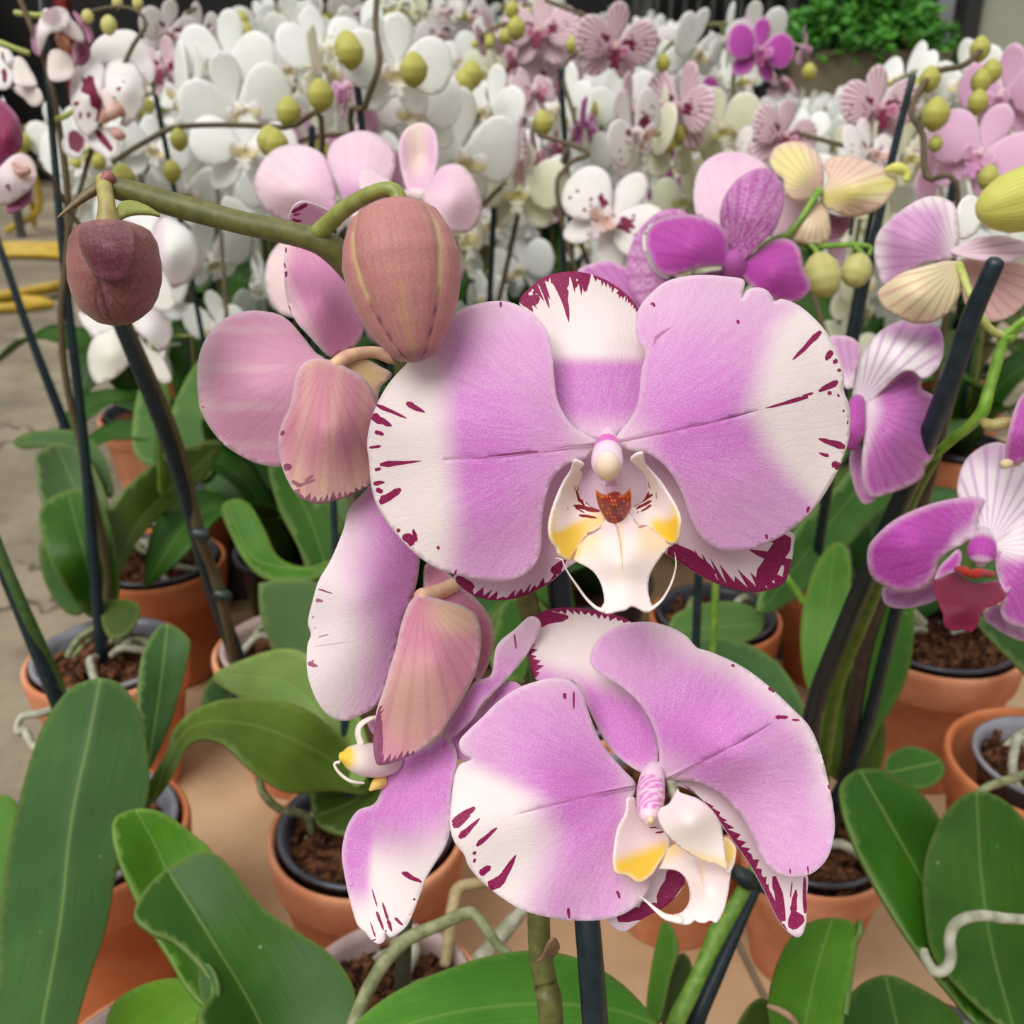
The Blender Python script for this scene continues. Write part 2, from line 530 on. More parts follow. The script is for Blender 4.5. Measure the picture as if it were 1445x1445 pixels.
def box_mesh(name, lo, hi, mat, bevel=0.0):
    x0, y0, z0 = lo; x1, y1, z1 = hi
    V = [(x0, y0, z0), (x1, y0, z0), (x1, y1, z0), (x0, y1, z0), (x0, y0, z1), (x1, y0, z1), (x1, y1, z1), (x0, y1, z1)]
    Fc = [(3, 2, 1, 0), (4, 5, 6, 7), (0, 1, 5, 4), (1, 2, 6, 5), (2, 3, 7, 6), (3, 0, 4, 7)]
    me = new_mesh(name, V, Fc, mat)
    me.polygons.foreach_set('use_smooth', [False] * len(me.polygons))
    if bevel:
        import bmesh
        bm = bmesh.new(); bm.from_mesh(me)
        bmesh.ops.bevel(bm, geom=bm.edges[:], offset=bevel, segments=2, affect='EDGES', profile=.5)
        bm.to_mesh(me); bm.free()
    return me

# ================================================================== materials in use
M_HERO = petal_mat('pink_white_petal', (250, 238, 236), (214, 122, 208), (146, 6, 82), (243, 205, 72), speck=1500, grain=.3)
M_LILAC = petal_mat('petal_outside_lilac', (246, 218, 218), (218, 138, 186), (118, 10, 82), vein=(190, 100, 160), vein_amt=.08, speck=900, grain=.15, trans=.25)
M_HEROBACK = petal_mat('petal_outside_pink_brown', (224, 186, 158), (204, 126, 158), (118, 10, 82), (236, 216, 150), vein=(168, 84, 120), vein_amt=.18, speck=900, grain=.2, trans=.2)
M_LIP = petal_mat('lip_white_yellow', (252, 240, 232), (226, 160, 200), (138, 10, 30), (246, 204, 40), grain=.12, trans=.2, speck=900, bump=.1)
M_COLUMN = petal_mat('column_pink', (250, 228, 238), (218, 92, 190), (150, 30, 110), (246, 210, 120), grain=.1, trans=.12, bump=.08, rough=.4)
M_BUD = petal_mat('bud_dusky_pink', (200, 166, 118), (184, 118, 122), (104, 42, 84), (222, 200, 140), vein=(150, 80, 88), vein_amt=.12, grain=.3, trans=.08, speck=600, rough=.45)
M_BUDDARK = petal_mat('bud_dark_maroon', (176, 122, 112), (98, 44, 56), (70, 18, 46), (170, 130, 90), grain=.25, trans=.04, rough=.36, speck=500, rim=(150, 100, 90))
M_STALK = simple_mat('flower_stalk_olive', (88, 90, 44), (108, 106, 54), scale=300, rough=.5, bump=.25, bdist=.0006)
M_STALKBR = simple_mat('flower_stalk_brown', (78, 66, 44), (100, 86, 60), scale=500, rough=.6, bump=.35, bdist=.0006)
M_STALKGR = simple_mat('flower_stalk_green', (96, 140, 44), (128, 164, 62), scale=200, rough=.45, bump=.15, bdist=.0006)
M_PEDGR = simple_mat('pedicel_pale_green', (160, 172, 84), (184, 190, 110), scale=300, rough=.45, bump=.1, bdist=.0005)
M_PEDPINK = simple_mat('pedicel_pink_cream', (214, 160, 140), (224, 190, 150), scale=300, rough=.45, bump=.1, bdist=.0005)
M_STAKE = simple_mat('stake_plastic_black', (14, 30, 38), (22, 42, 50), scale=200, rough=.42, bump=.08, bdist=.0004)
M_CLIP = simple_mat('clip_dark', (22, 34, 34), (34, 48, 46), rough=.4)
M_TERRA = simple_mat('terracotta', (198, 128, 92), (218, 154, 118), scale=26, rough=.85, bump=.25, bdist=.0012, detail=8, spec=.2)
M_TERRAD = simple_mat('terracotta_orange', (186, 106, 66), (204, 128, 86), scale=22, rough=.82, bump=.22, bdist=.0012, detail=8, spec=.2)
M_NURS = simple_mat('nursery_pot_grey', (120, 120, 130), (150, 150, 158), scale=30, rough=.3, bump=.1, trans=.12)
M_NURSD = simple_mat('nursery_pot_dark', (52, 52, 60), (76, 76, 86), scale=30, rough=.28, bump=.1)
M_NURSP = simple_mat('nursery_pot_pinkish_clear', (176, 150, 146), (196, 172, 168), scale=30, rough=.25, bump=.1, trans=.15)
M_BARK = simple_mat('potting_bark', (52, 32, 24), (116, 76, 52), scale=180, rough=.95, bump=1.0, bdist=.006, spec=.1)
M_ROOT = simple_mat('aerial_root_silver', (140, 140, 118), (178, 176, 156), scale=160, rough=.7, bump=.4, bdist=.001)
M_ROOTG = simple_mat('aerial_root_green', (104, 112, 72), (146, 148, 110), scale=160, rough=.65, bump=.4, bdist=.001)
LEAF = leaf_mat('leaf_green', (38, 78, 12), (54, 96, 18))
LEAF_B = leaf_mat('leaf_blue_green', (52, 86, 40), (64, 100, 48), rough=.48, ribf=.3)
LEAF_Y = leaf_mat('leaf_bright', (58, 106, 12), (76, 126, 22))
LEAF_O = leaf_mat('leaf_olive', (50, 72, 14), (66, 88, 24), rough=.38)
LEAF_D = leaf_mat('leaf_deep', (26, 58, 10), (38, 74, 16))

# ================================================================== the hero orchid
hero = thing('moth_orchid', 'large pink and white moth orchid in the foreground, its petals edged with magenta streaks', 'orchid', (0.02, 0.215, 0.0))


def flower(parent, crop, pts, mat, pigf=None, **kw):
    """the flower's own mesh is its column; petals, sepals and lip hang under it"""
    return tube('flower', crop, pts, mat, parent, seg=16, k=5, pigf=pigf, **kw)


def lapin(*b):
    return lambda x, y: np.interp(y, *b)

# ---------- main bloom
def deep(x, y, cx, cy, rx, ry, lo=.70, hi=.34):
    return lo + hi * np.exp(-((x - cx) / rx) ** 2 - ((y - cy) / ry) ** 2)

f2 = flower(hero, CL, [(604, 40, 256, 30), (604, 95, 251, 62), (604, 150, 246, 92), (604, 215, 241, 112), (603, 280, 237, 116), (606, 330, 236, 96), (610, 368, 237.5, 48), (612, 392, 238.5, 12)], M_COLUMN,
            pigf=lambda t, ph: (np.where((t > .30) & (t < .42), .95, .12), 0 * t, sm(.62, .9, t) * .28, 0 * t))
bx = ([0, 130, 300, 440, 560, 700, 850, 1000], [225, 225, 250, 262, 272, 288, 282, 270])
sheet('petal', C1, [(690, 530), (664, 512), (612, 476), (576, 410), (565, 330), (558, 250), (530, 190), (480, 150), (430, 131), (370, 133), (310, 150), (262, 182), (205, 240), (150, 305), (106, 352), (72, 405), (48, 465), (36, 530), (42, 590), (47, 650), (62, 705), (90, 752), (130, 803), (180, 852), (230, 885), (290, 906), (350, 920), (420, 926), (482, 905), (517, 868), (530, 820), (532, 755), (542, 690), (563, 632), (604, 592), (652, 578)],
      [(690, 530, 252), (600, 530, 249), (40, 560, 262), (430, 131, 258), (420, 926, 252), (330, 480, 247), (150, 300, 257), (180, 850, 259), (300, 720, 249), (530, 820, 249), (560, 280, 251)],
      M_HERO, f2, base=(690, 530), ripple=(1.0, 9, .4), thick=.0007,
      marks=[streak(148, 418, 200, 446, 20, 8), streak(62, 424, 148, 462, 14, 7), streak(46, 456, 106, 484, 30, 10), streak(58, 500, 84, 508, 14, 10), streak(42, 545, 76, 541, 9, 8), streak(72, 594, 192, 583, 20, 3),
             streak(58, 608, 76, 604, 12, 8), streak(54, 648, 86, 643, 14, 8), streak(62, 662, 80, 672, 14, 14), streak(72, 702, 132, 662, 26, 18), streak(120, 778, 130, 782, 14, 10), streak(136, 796, 172, 812, 20, 34), streak(172, 812, 168, 776, 20, 6),
             streak(236, 824, 240, 834, 9, 7), streak(414, 132, 415, 148, 9, 5), streak(284, 906, 290, 890, 7, 5), ([(690, 532), (520, 556), (380, 572), (250, 580), (380, 577), (520, 562), (690, 541)], .3), ([(520, 553), (420, 562), (350, 575), (420, 568), (520, 559)], .8)],
      pigf=lambda x, y: (sm(lapin(*bx)(x, y) - 60 - 90 * sm(350, 180, y), lapin(*bx)(x, y) + 55, x) * deep(x, y, 350, 570, 150, 210) * (.95 - .5 * sm(560, 660, x) - .25 * sm(260, 140, y)), 0 * x, 0 * x))
bx2 = ([50, 140, 200, 330, 440, 560, 640, 760, 850], [1500, 1260, 1190, 1150, 1120, 1180, 1240, 1370, 1420])
sheet('petal', C1, [(735, 530), (752, 500), (790, 450), (806, 400), (812, 330), (824, 276), (802, 240), (797, 195), (806, 150), (838, 110), (880, 76), (940, 59), (1000, 56), (1060, 61), (1098, 67), (1106, 80), (1101, 104), (1099, 122), (1112, 100), (1140, 91), (1168, 99), (1184, 118), (1190, 131), (1212, 124), (1255, 140), (1300, 176), (1340, 222), (1370, 280), (1386, 335), (1387, 384), (1400, 420), (1405, 460), (1401, 520), (1386, 570), (1365, 620), (1330, 680), (1290, 732), (1240, 776), (1180, 812), (1120, 834), (1060, 839), (1010, 823), (976, 790), (950, 740), (932, 685), (905, 630), (870, 588), (830, 562), (780, 552)],
      [(735, 530, 252), (800, 520, 250), (1400, 480, 262), (1000, 57, 260), (1060, 838, 254), (1050, 430, 247), (1300, 180, 261), (1290, 730, 258), (1100, 640, 249), (940, 720, 251), (812, 300, 253), (900, 300, 250)],
      M_HERO, f2, base=(735, 530), ripple=(1.0, 8, 1.4), k=5,
      marks=[streak(1322, 216, 1242, 296, 20, 8), streak(1352, 270, 1336, 298, 22, 12), streak(1368, 296, 1356, 306, 12, 12), streak(1376, 322, 1370, 330, 12, 10), streak(1370, 358, 1315, 386, 20, 12), streak(1300, 390, 1268, 400, 8, 6), streak(1285, 402, 1164, 434, 16, 5),
             streak(1340, 392, 1352, 390, 12, 10), streak(1374, 396, 1368, 400, 8, 8), streak(1388, 440, 1382, 442, 7, 6), streak(1398, 468, 1396, 480, 5, 4), streak(1390, 545, 1315, 520, 24, 10), streak(1344, 570, 1316, 560, 12, 6), streak(1376, 598, 1352, 590, 24, 18),
             streak(1288, 712, 1282, 730, 10, 6), streak(1166, 790, 1170, 805, 9, 6), streak(842, 134, 852, 146, 11, 6), streak(1084, 184, 1090, 194, 10, 8), ([(740, 524), (890, 496), (1010, 470), (1164, 434), (1010, 476), (890, 502), (740, 534)], .45),
             ([(846, 262), (850, 232), (870, 216), (905, 200), (874, 224), (856, 240)], .55)],
      pigf=lambda x, y: ((1 - sm(lapin(*bx2)(x, y) - 60, lapin(*bx2)(x, y) + 60, x)) * deep(x, y, 990, 470, 190, 170) * (.95 - .55 * (1 - sm(770, 900, x)) * sm(420, 520, y) - .2 * sm(260, 100, y)), 0 * x, 0 * x))
sheet('sepal', C1, [(690, 520), (640, 505), (590, 460), (560, 400), (545, 320), (530, 240), (498, 180), (466, 132), (500, 90), (545, 59), (610, 46), (670, 54), (725, 77), (775, 114), (807, 156), (838, 235), (842, 330), (822, 420), (780, 480), (735, 515)],
      [(700, 520, 254), (610, 46, 266), (540, 270, 263), (840, 270, 263), (690, 280, 258), (470, 132, 268), (806, 156, 268)],
      M_HERO, f2, base=(705, 560), thick=.0008,
      marks=[fringe([(466, 134), (500, 92), (545, 62), (610, 49), (670, 58)], (640, 300), 5, 64, 12, 21, env=lambda t: 1.0), streak(476, 140, 524, 118, 30, 30), streak(490, 130, 506, 158, 14, 4), streak(505, 108, 520, 100, 12, 8), streak(532, 76, 552, 150, 20, 5), streak(556, 74, 600, 66, 24, 24), streak(575, 80, 606, 84, 30, 26), streak(588, 84, 608, 190, 34, 3), streak(606, 56, 668, 64, 16, 26), streak(660, 58, 652, 104, 24, 8), streak(632, 74, 626, 92, 14, 8),
             fringe([(676, 58), (722, 80), (770, 114), (803, 156), (806, 180)], (700, 400), 3, 24, 16, 5), streak(744, 104, 762, 116, 9, 9), streak(776, 128, 802, 140, 10, 12)],
      pigf=lambda x, y: (.86 * sm(275, 318, y) * (1 - .55 * sm(420, 520, y)), 0 * x, 0 * x))
sheet('sepal', C1, [(735, 535), (660, 540), (600, 570), (545, 640), (518, 720), (500, 790), (380, 870), (285, 905), (298, 935), (345, 967), (405, 978), (475, 967), (545, 933), (600, 887), (655, 850), (712, 780), (742, 650)],
      [(700, 560, 256), (285, 905, 270), (475, 967, 266), (600, 880, 260), (560, 720, 262)], M_HERO, f2, base=(700, 560),
      marks=[fringe([(292, 912), (300, 938), (345, 968), (405, 979), (475, 967), (545, 933), (590, 897)], (640, 640), 8, 46, 15, 11), streak(288, 912, 338, 944, 22, 26), streak(560, 900, 600, 862, 30, 10)],
      pigf=lambda x, y: (.3 + 0 * x, 0 * x, 0 * x))
sheet('sepal', C1, [(715, 535), (790, 540), (870, 580), (950, 680), (990, 745), (1040, 790), (1130, 800), (1238, 784), (1243, 830), (1236, 880), (1216, 930), (1165, 951), (1110, 953), (1040, 936), (970, 902), (910, 862), (868, 835), (790, 780), (730, 720), (705, 640)],
      [(755, 565, 256), (1240, 800, 270), (1110, 952, 268), (890, 850, 260), (900, 650, 262), (1050, 850, 264)], M_HERO, f2, base=(755, 565),
      marks=[fringe([(886, 842), (930, 878), (1000, 920), (1070, 944), (1130, 955), (1190, 945), (1222, 915)], (900, 640), 20, 100, 13, 6), streak(1228, 795, 1150, 935, 50, 60), streak(1222, 870, 1120, 835, 40, 8), streak(900, 820, 1020, 905, 30, 40), streak(1210, 800, 1170, 812, 20, 6), streak(1232, 860, 1222, 920, 30, 20)],
      pigf=lambda x, y: (.18 + 0 * x, 0 * x, 0 * x))

# lip of the main bloom
Z0 = lambda x: 0 * x
sheet('lip', CL, [(660, 560), (560, 740), (470, 800), (400, 870), (335, 965), (370, 990), (430, 1020), (495, 1062), (545, 1130), (572, 1210), (580, 1285), (556, 1335), (580, 1364), (620, 1366), (680, 1350), (740, 1340), (772, 1318), (800, 1316), (830, 1328), (880, 1354), (915, 1354), (940, 1326), (922, 1290), (905, 1220), (905, 1140), (930, 1060), (980, 980), (1040, 900), (1092, 858), (1010, 820), (900, 740), (820, 700)],
      [(660, 560, 246), (660, 730, 242), (700, 1000, 233), (690, 1340, 230), (350, 965, 241), (1080, 860, 241), (560, 1330, 232), (920, 1340, 232), (580, 1150, 236), (900, 1150, 236)], M_LIP, f2, base=(680, 700), spacing=3.5, rimw=3,
      marks=[([(664, 735), (686, 735), (704, 840), (716, 1000), (728, 1140), (712, 1000), (694, 850)], .35), streak(440, 805, 500, 775, 26, 16, .6), streak(480, 800, 580, 740, 10, 6, .4), streak(830, 745, 905, 725, 26, 10, .6), streak(790, 680, 830, 730, 14, 10, .5), streak(650, 700, 672, 740, 30, 12, .5)],
      pigf=lambda x, y: (.10 + .2 * sm(120, 0, np.abs(y - 740)), 0 * x, .75 * sm(430, 330, x + .35 * (y - 960)) + .35 * sm(1040, 850, y) * sm(80, 200, np.abs(x - 690)) + .28 * sm(30, 8, np.abs(x - 700 - .05 * (y - 800))) * sm(1280, 800, y)))
sheet('side_lobe', CL, [(355, 268), (385, 262), (435, 292), (402, 330), (424, 370), (404, 430), (412, 500), (450, 560), (500, 600), (548, 622), (590, 680), (560, 738), (470, 792), (420, 850), (350, 955), (330, 985), (262, 948), (240, 895), (210, 855), (190, 800), (187, 720), (204, 630), (245, 520), (290, 420), (338, 340)],
      [(355, 268, 236), (430, 292, 237), (188, 720, 236), (262, 948, 237), (350, 955, 240), (548, 622, 246), (410, 480, 246), (560, 738, 244), (340, 640, 245), (300, 820, 240)], M_LIP, f2, base=(590, 660), spacing=3.2, rimw=4,
      marks=[streak(358, 585, 550, 625, 24, 44), streak(398, 655, 526, 676, 24, 16), streak(396, 530, 440, 595, 20, 14), streak(378, 470, 402, 560, 14, 22), streak(365, 440, 372, 480, 8, 6), streak(386, 440, 392, 480, 8, 8), streak(440, 560, 520, 600, 10, 26), streak(370, 600, 440, 640, 16, 8), streak(312, 600, 320, 615, 12, 10, .6), streak(420, 540, 430, 560, 8, 8), streak(455, 795, 500, 780, 22, 16, .6)],
      pigf=lambda x, y: (.10 + 0 * x, 0 * x, .95 * sm(700, 790, y + .5 * (x - 300)) * sm(640, 560, x) * (1 - .35 * sm(330, 520, x)) + .5 * sm(250, 205, x) * sm(480, 620, y)))
sheet('side_lobe', CL, [(772, 262), (802, 222), (835, 208), (866, 212), (882, 290), (930, 350), (990, 420), (1042, 500), (1092, 580), (1126, 660), (1129, 750), (1116, 832), (1080, 862), (1010, 838), (960, 790), (900, 740), (820, 735), (765, 700), (768, 620), (800, 590), (855, 560), (890, 500), (892, 430), (870, 370), (830, 320)],
      [(772, 262, 237), (866, 212, 235), (1128, 700, 236), (1080, 862, 239), (768, 620, 246), (885, 480, 246), (820, 735, 244), (980, 640, 245)], M_LIP, f2, base=(740, 660), spacing=3.2, rimw=4,
      marks=[streak(935, 505, 772, 592, 24, 46), streak(925, 550, 815, 608, 22, 22), streak(925, 580, 850, 630, 20, 14), streak(905, 485, 890, 540, 14, 18), streak(885, 405, 888, 470, 8, 12), streak(902, 410, 912, 460, 6, 6), streak(860, 540, 800, 580, 10, 20), streak(835, 632, 818, 636, 8, 6), streak(960, 490, 962, 540, 10, 8, .6), streak(840, 740, 905, 735, 26, 12, .6)],
      pigf=lambda x, y: (.10 + 0 * x, 0 * x, .95 * sm(630, 740, y) * sm(880, 960, x) + .5 * sm(1030, 1100, x) * sm(480, 600, y)))
MC = petal_mat('callus_orange_red', (178, 40, 18), (136, 12, 14), (228, 120, 24), grain=.2, trans=.05, mottle=.0, speck=500, bump=.5, rough=.4, rim=(220, 130, 40))
sheet('callus', CL, [(523, 510), (560, 532), (600, 506), (640, 487), (690, 486), (714, 520), (770, 480), (778, 570), (770, 620), (738, 665), (712, 722), (660, 730), (608, 702), (570, 650), (540, 590)],
      [(523, 510, 238), (770, 480, 238), (650, 580, 236), (660, 728, 243), (550, 600, 243), (770, 620, 243), (660, 487, 240)], MC, f2, base=(650, 600), spacing=2.6, thick=.0014, rimw=2,
      marks=[streak(600 + 22 * i + (j % 2) * 11, 510 + 30 * j, 606 + 22 * i + (j % 2) * 11, 530 + 30 * j, 13, 9, .9, seed=i * 7 + j) for i in range(6) for j in range(7) if abs(i - 2.5) * 18 + j * 8 < 100 and (i * 5 + j * 3) % 4 < 2] + [streak(540, 530, 560, 560, 9, 6), streak(560, 570, 575, 600, 9, 6), streak(760, 510, 745, 540, 9, 6), streak(755, 560, 748, 590, 9, 6)],
      pigf=lambda x, y: (sm(.42, .2, np.abs(x - 655) / 260) * .9, 0 * x, 0 * x))
ellip = None
tube('anther_cap', CL, [(604, 240, 235.4, 74), (604, 290, 234.2, 92), (605, 342, 234.8, 76)], M_LIP, f2, seg=16, pigf=lambda t, ph: (.15 + 0 * t, 0 * t, .3 * sm(.2, .6, t), 0 * t))
tube('throat', CL, [(640, 360, 243, 46), (640, 420, 246, 52), (642, 490, 246, 50)], M_COLUMN, f2, pigf=lambda t, ph: (.35 + 0 * t, np.where((t > .5) & (t < .62), .9, 0) * (np.abs(ph - .25) < .2), 0 * t, 0 * t))
tube('tendril', CL, [(575, 1352, 231, 22), (520, 1328, 231, 18), (450, 1262, 231, 15), (380, 1165, 230, 12), (325, 1085, 229, 10), (290, 1020, 228, 8), (275, 982, 228, 7), (230, 968, 228, 4)], M_LIP, f2, seg=8, squash=.6)
tube('tendril', CL, [(905, 1345, 231, 22), (950, 1320, 231, 17), (1005, 1268, 231, 13), (1055, 1185, 230, 11), (1088, 1100, 230, 9), (1104, 1020, 229, 7), (1100, 955, 229, 4)], M_LIP, f2, seg=8, squash=.6)

# ---------- lower right bloom
spots = [((.45 + .05 * (i % 3) + .03 * i) % 1, (.17 * i) % 1) for i in range(30)]
def colpig(t, ph):
    r = np.zeros_like(t) + .15
    r = np.where((t > .32) & (t < .8) & (np.sin(t * 90) * np.sin(ph * 50 + t * 20) > .1), .9, r)
    return (r, 0 * t, sm(.9, .97, t) * .4, 0 * t)
f3 = flower(hero, CG, [(500, 170, 258, 40), (485, 220, 254, 66), (478, 280, 250, 78), (474, 340, 246, 80), (468, 400, 242, 74), (465, 450, 239, 58), (468, 478, 238, 34)], M_COLUMN, pigf=colpig)
tube('anther_cap', CG, [(472, 456, 237.5, 22), (474, 474, 236.5, 20)], M_LIP, f3, pigf=lambda t, ph: (0 * t, 0 * t, .4 + 0 * t, 0 * t))
bw = ([500, 700, 760, 800, 900, 1000, 1120], [380, 395, 520, 600, 640, 610, 560])
sheet('petal', C2, [(862, 772), (832, 735), (792, 690), (762, 640), (738, 575), (724, 533), (694, 506), (650, 500), (610, 508), (560, 526), (510, 560), (470, 600), (432, 636), (412, 662), (418, 690), (443, 706), (432, 712), (412, 722), (400, 750), (393, 800), (388, 868), (398, 915), (424, 950), (436, 980), (462, 1012), (485, 1032), (520, 1060), (570, 1090), (630, 1108), (700, 1118), (770, 1117), (830, 1102), (872, 1072), (898, 1030), (900, 985), (880, 940), (855, 890), (848, 830)],
      [(862, 772, 257), (800, 780, 255), (392, 800, 248), (610, 508, 258), (700, 1118, 243), (620, 800, 246), (480, 620, 254), (470, 1010, 243), (890, 1000, 246)], M_HERO, f3, base=(868, 775), ripple=(1.2, 10, .9),
      marks=[streak(394, 868, 452, 830, 18, 16), streak(396, 878, 440, 850, 22, 8), streak(412, 908, 464, 858, 20, 6), streak(456, 928, 508, 882, 14, 8), streak(446, 948, 456, 944, 10, 6), streak(448, 970, 454, 960, 8, 6), streak(464, 1000, 492, 980, 20, 14), streak(490, 1036, 520, 1010, 30, 26), streak(508, 1034, 556, 952, 26, 8), streak(690, 1086, 692, 1114, 10, 6), streak(814, 1042, 822, 1062, 9, 6), streak(680, 538, 682, 554, 10, 6), streak(704, 534, 704, 580, 6, 4),
             ([(866, 772), (750, 795), (640, 822), (540, 852), (640, 828), (750, 801), (866, 781)], .35)],
      pigf=lambda x, y: (np.clip(sm(lapin(*bw)(x, y) - 70, lapin(*bw)(x, y) + 90, x), 0, 1) * deep(x, y, 690, 800, 140, 170) * (.95 - .5 * sm(800, 870, x)) * (1 - .25 * sm(560, 500, y)), 0 * x, 0 * x))
by = ([740, 900, 1000, 1100, 1200, 1280, 1370], [200, 380, 440, 490, 560, 640, 780])
sheet('petal', C2, [(925, 758), (912, 748), (922, 700), (908, 630), (872, 565), (822, 520), (770, 490), (745, 455), (760, 408), (800, 375), (850, 359), (900, 357), (950, 370), (990, 392), (1018, 422), (1050, 432), (1110, 458), (1160, 488), (1212, 530), (1262, 578), (1306, 625), (1334, 690), (1352, 760), (1366, 830), (1369, 890), (1355, 950), (1330, 984), (1300, 1002), (1250, 1006), (1212, 990), (1182, 955), (1160, 905), (1128, 850), (1080, 800), (1020, 768), (968, 762)],
      [(925, 758, 256), (1000, 720, 253), (760, 420, 262), (900, 358, 262), (1150, 485, 262), (1366, 830, 250), (1280, 1004, 242), (1120, 700, 247), (950, 520, 255), (1180, 950, 247), (1080, 800, 254), (1300, 620, 257)], M_HERO, f3, base=(920, 762), ripple=(1.0, 8, 2.0),
      marks=[streak(1218, 600, 1250, 600, 12, 8), streak(1260, 606, 1280, 608, 6, 5), streak(1200, 524, 1216, 536, 10, 8), streak(1106, 466, 1114, 470, 8, 6), streak(1160, 488, 1170, 492, 5, 4), streak(1352, 772, 1358, 784, 6, 6), streak(1300, 980, 1302, 1000, 5, 4), streak(1255, 985, 1256, 1000, 5, 4), streak(1338, 700, 1344, 716, 5, 4),
             ([(925, 762), (1020, 715), (1100, 672), (1215, 612), (1100, 678), (1020, 722), (925, 772)], .35)],
      pigf=lambda x, y: (np.clip(np.where(x + .75 * (y - 700) > 0, sm(lapin(*by)(x, x) - 90, lapin(*by)(x, x) + 60, y), 1), 0, 1) * deep(x, y, 1010, 640, 170, 140) * (.95 - .5 * (1 - sm(0, 130, np.hypot(x - 925, y - 760)))) * (1 - .55 * sm(1280, 1350, x) * sm(980, 700, y)), 0 * x, 0 * x))
sheet('sepal', C2, [(892, 745), (852, 728), (792, 675), (742, 580), (715, 522), (690, 505), (640, 508), (606, 502), (592, 450), (578, 376), (600, 345), (640, 325), (700, 320), (770, 329), (850, 358), (835, 420), (850, 480), (880, 560), (914, 640), (920, 700), (908, 742)],
      [(892, 745, 258), (578, 376, 282), (700, 320, 280), (850, 358, 274), (740, 580, 268), (900, 600, 264), (720, 430, 273), (840, 640, 262)], M_HERO, f3, base=(900, 770),
      marks=[fringe([(606, 500), (590, 450), (580, 400), (578, 376)], (760, 420), 14, 36, 8, 8), fringe([(600, 352), (640, 328), (700, 321), (770, 331), (846, 356)], (760, 480), 5, 22, 14, 4), streak(604, 350, 690, 344, 46, 14), streak(600, 372, 650, 350, 20, 8)],
      pigf=lambda x, y: (.95 * sm(470, 560, y - .3 * (x - 760)) * (1 - .5 * sm(690, 750, y)), 0 * x, 0 * x))
sheet('sepal', C2, [(960, 770), (995, 762), (1060, 775), (1140, 850), (1190, 920), (1250, 985), (1298, 1000), (1298, 1060), (1296, 1125), (1280, 1160), (1250, 1146), (1222, 1110), (1190, 1042), (1150, 970), (1100, 900), (1060, 842), (1010, 790)],
      [(960, 770, 259), (1298, 1010, 254), (1280, 1160, 248), (1100, 900, 257), (1190, 920, 258)], M_HERO, f3, base=(940, 760),
      marks=[fringe([(990, 775), (1030, 812), (1062, 845), (1100, 902), (1150, 972), (1190, 1044), (1222, 1112), (1250, 1147)], (1250, 900), 10, 34, 18, 3), streak(1170, 985, 1225, 1110, 14, 20), streak(1214, 1005, 1238, 1120, 18, 26), streak(1280, 1100, 1255, 1138, 46, 30), streak(1270, 1040, 1262, 1100, 8, 20), streak(1292, 1008, 1294, 1100, 10, 12), streak(1260, 1020, 1256, 1060, 4, 3)],
      pigf=lambda x, y: (.12 + .5 * sm(1140, 1160, y), 0 * x, 0 * x))
sheet('sepal', C2, [(900, 830), (860, 880), (860, 960), (880, 1020), (830, 1095), (792, 1112), (802, 1132), (835, 1146), (882, 1112), (932, 1086), (970, 1050), (987, 1010), (950, 960), (950, 900)],
      [(900, 830, 258), (802, 1132, 250), (987, 1010, 254), (880, 1020, 255)], M_HERO, f3, base=(900, 800),
      marks=[streak(975, 985, 925, 1085, 60, 44), streak(935, 1085, 815, 1115, 30, 36), streak(885, 1100, 880, 1070, 40, 12)], pigf=lambda x, y: (.15 + .4 * sm(1120, 1150, y), 0 * x, 0 * x))
sheet('side_lobe', CG, [(344, 352), (365, 342), (388, 348), (398, 400), (425, 452), (490, 500), (560, 545), (582, 600), (560, 660), (520, 722), (482, 780), (412, 822), (350, 786), (280, 766), (266, 690), (275, 600), (295, 510), (336, 430)],
      [(344, 352, 246), (266, 690, 238), (412, 822, 238), (582, 600, 246), (425, 452, 248), (410, 640, 243)], M_LIP, f3, base=(560, 600), spacing=3.2, marks=[streak(466, 512, 532, 514, 9, 12), streak(500, 542, 548, 538, 10, 12)],
      pigf=lambda x, y: (.22 + 0 * x, 0 * x, .95 * sm(600, 700, y + .35 * (x - 400))))
sheet('lip', CG, [(560, 640), (640, 600), (720, 640), (820, 680), (935, 720), (936, 738), (925, 800), (915, 880), (890, 980), (850, 1050), (812, 1040), (780, 1052), (740, 1046), (720, 1036), (690, 1056), (640, 1056), (590, 1040), (600, 1008), (650, 990), (688, 940), (693, 870), (670, 800), (620, 755), (540, 745), (520, 740)],
      [(560, 640, 245), (936, 730, 238), (850, 1050, 226), (640, 1050, 228), (690, 870, 234), (540, 745, 243), (800, 850, 229)], M_LIP, f3, base=(650, 640), spacing=3.2,
      marks=[([(720, 690), (745, 700), (775, 800), (770, 870), (755, 800)], .12)], pigf=lambda x, y: (.10 + 0 * x, 0 * x, .6 * sm(760, 640, y + .5 * (x - 560)) + .25 * sm(30, 5, np.abs(x - 765)) * sm(900, 760, y)))
sheet('side_lobe', CG, [(888, 572), (925, 582), (955, 620), (958, 650), (945, 710), (915, 764), (885, 740), (880, 660)], [(888, 572, 240), (958, 650, 238), (915, 764, 234), (885, 740, 236)], M_LIP, f3, spacing=3, pigf=lambda x, y: (0 * x, 0 * x, .8 * sm(760, 690, y)))
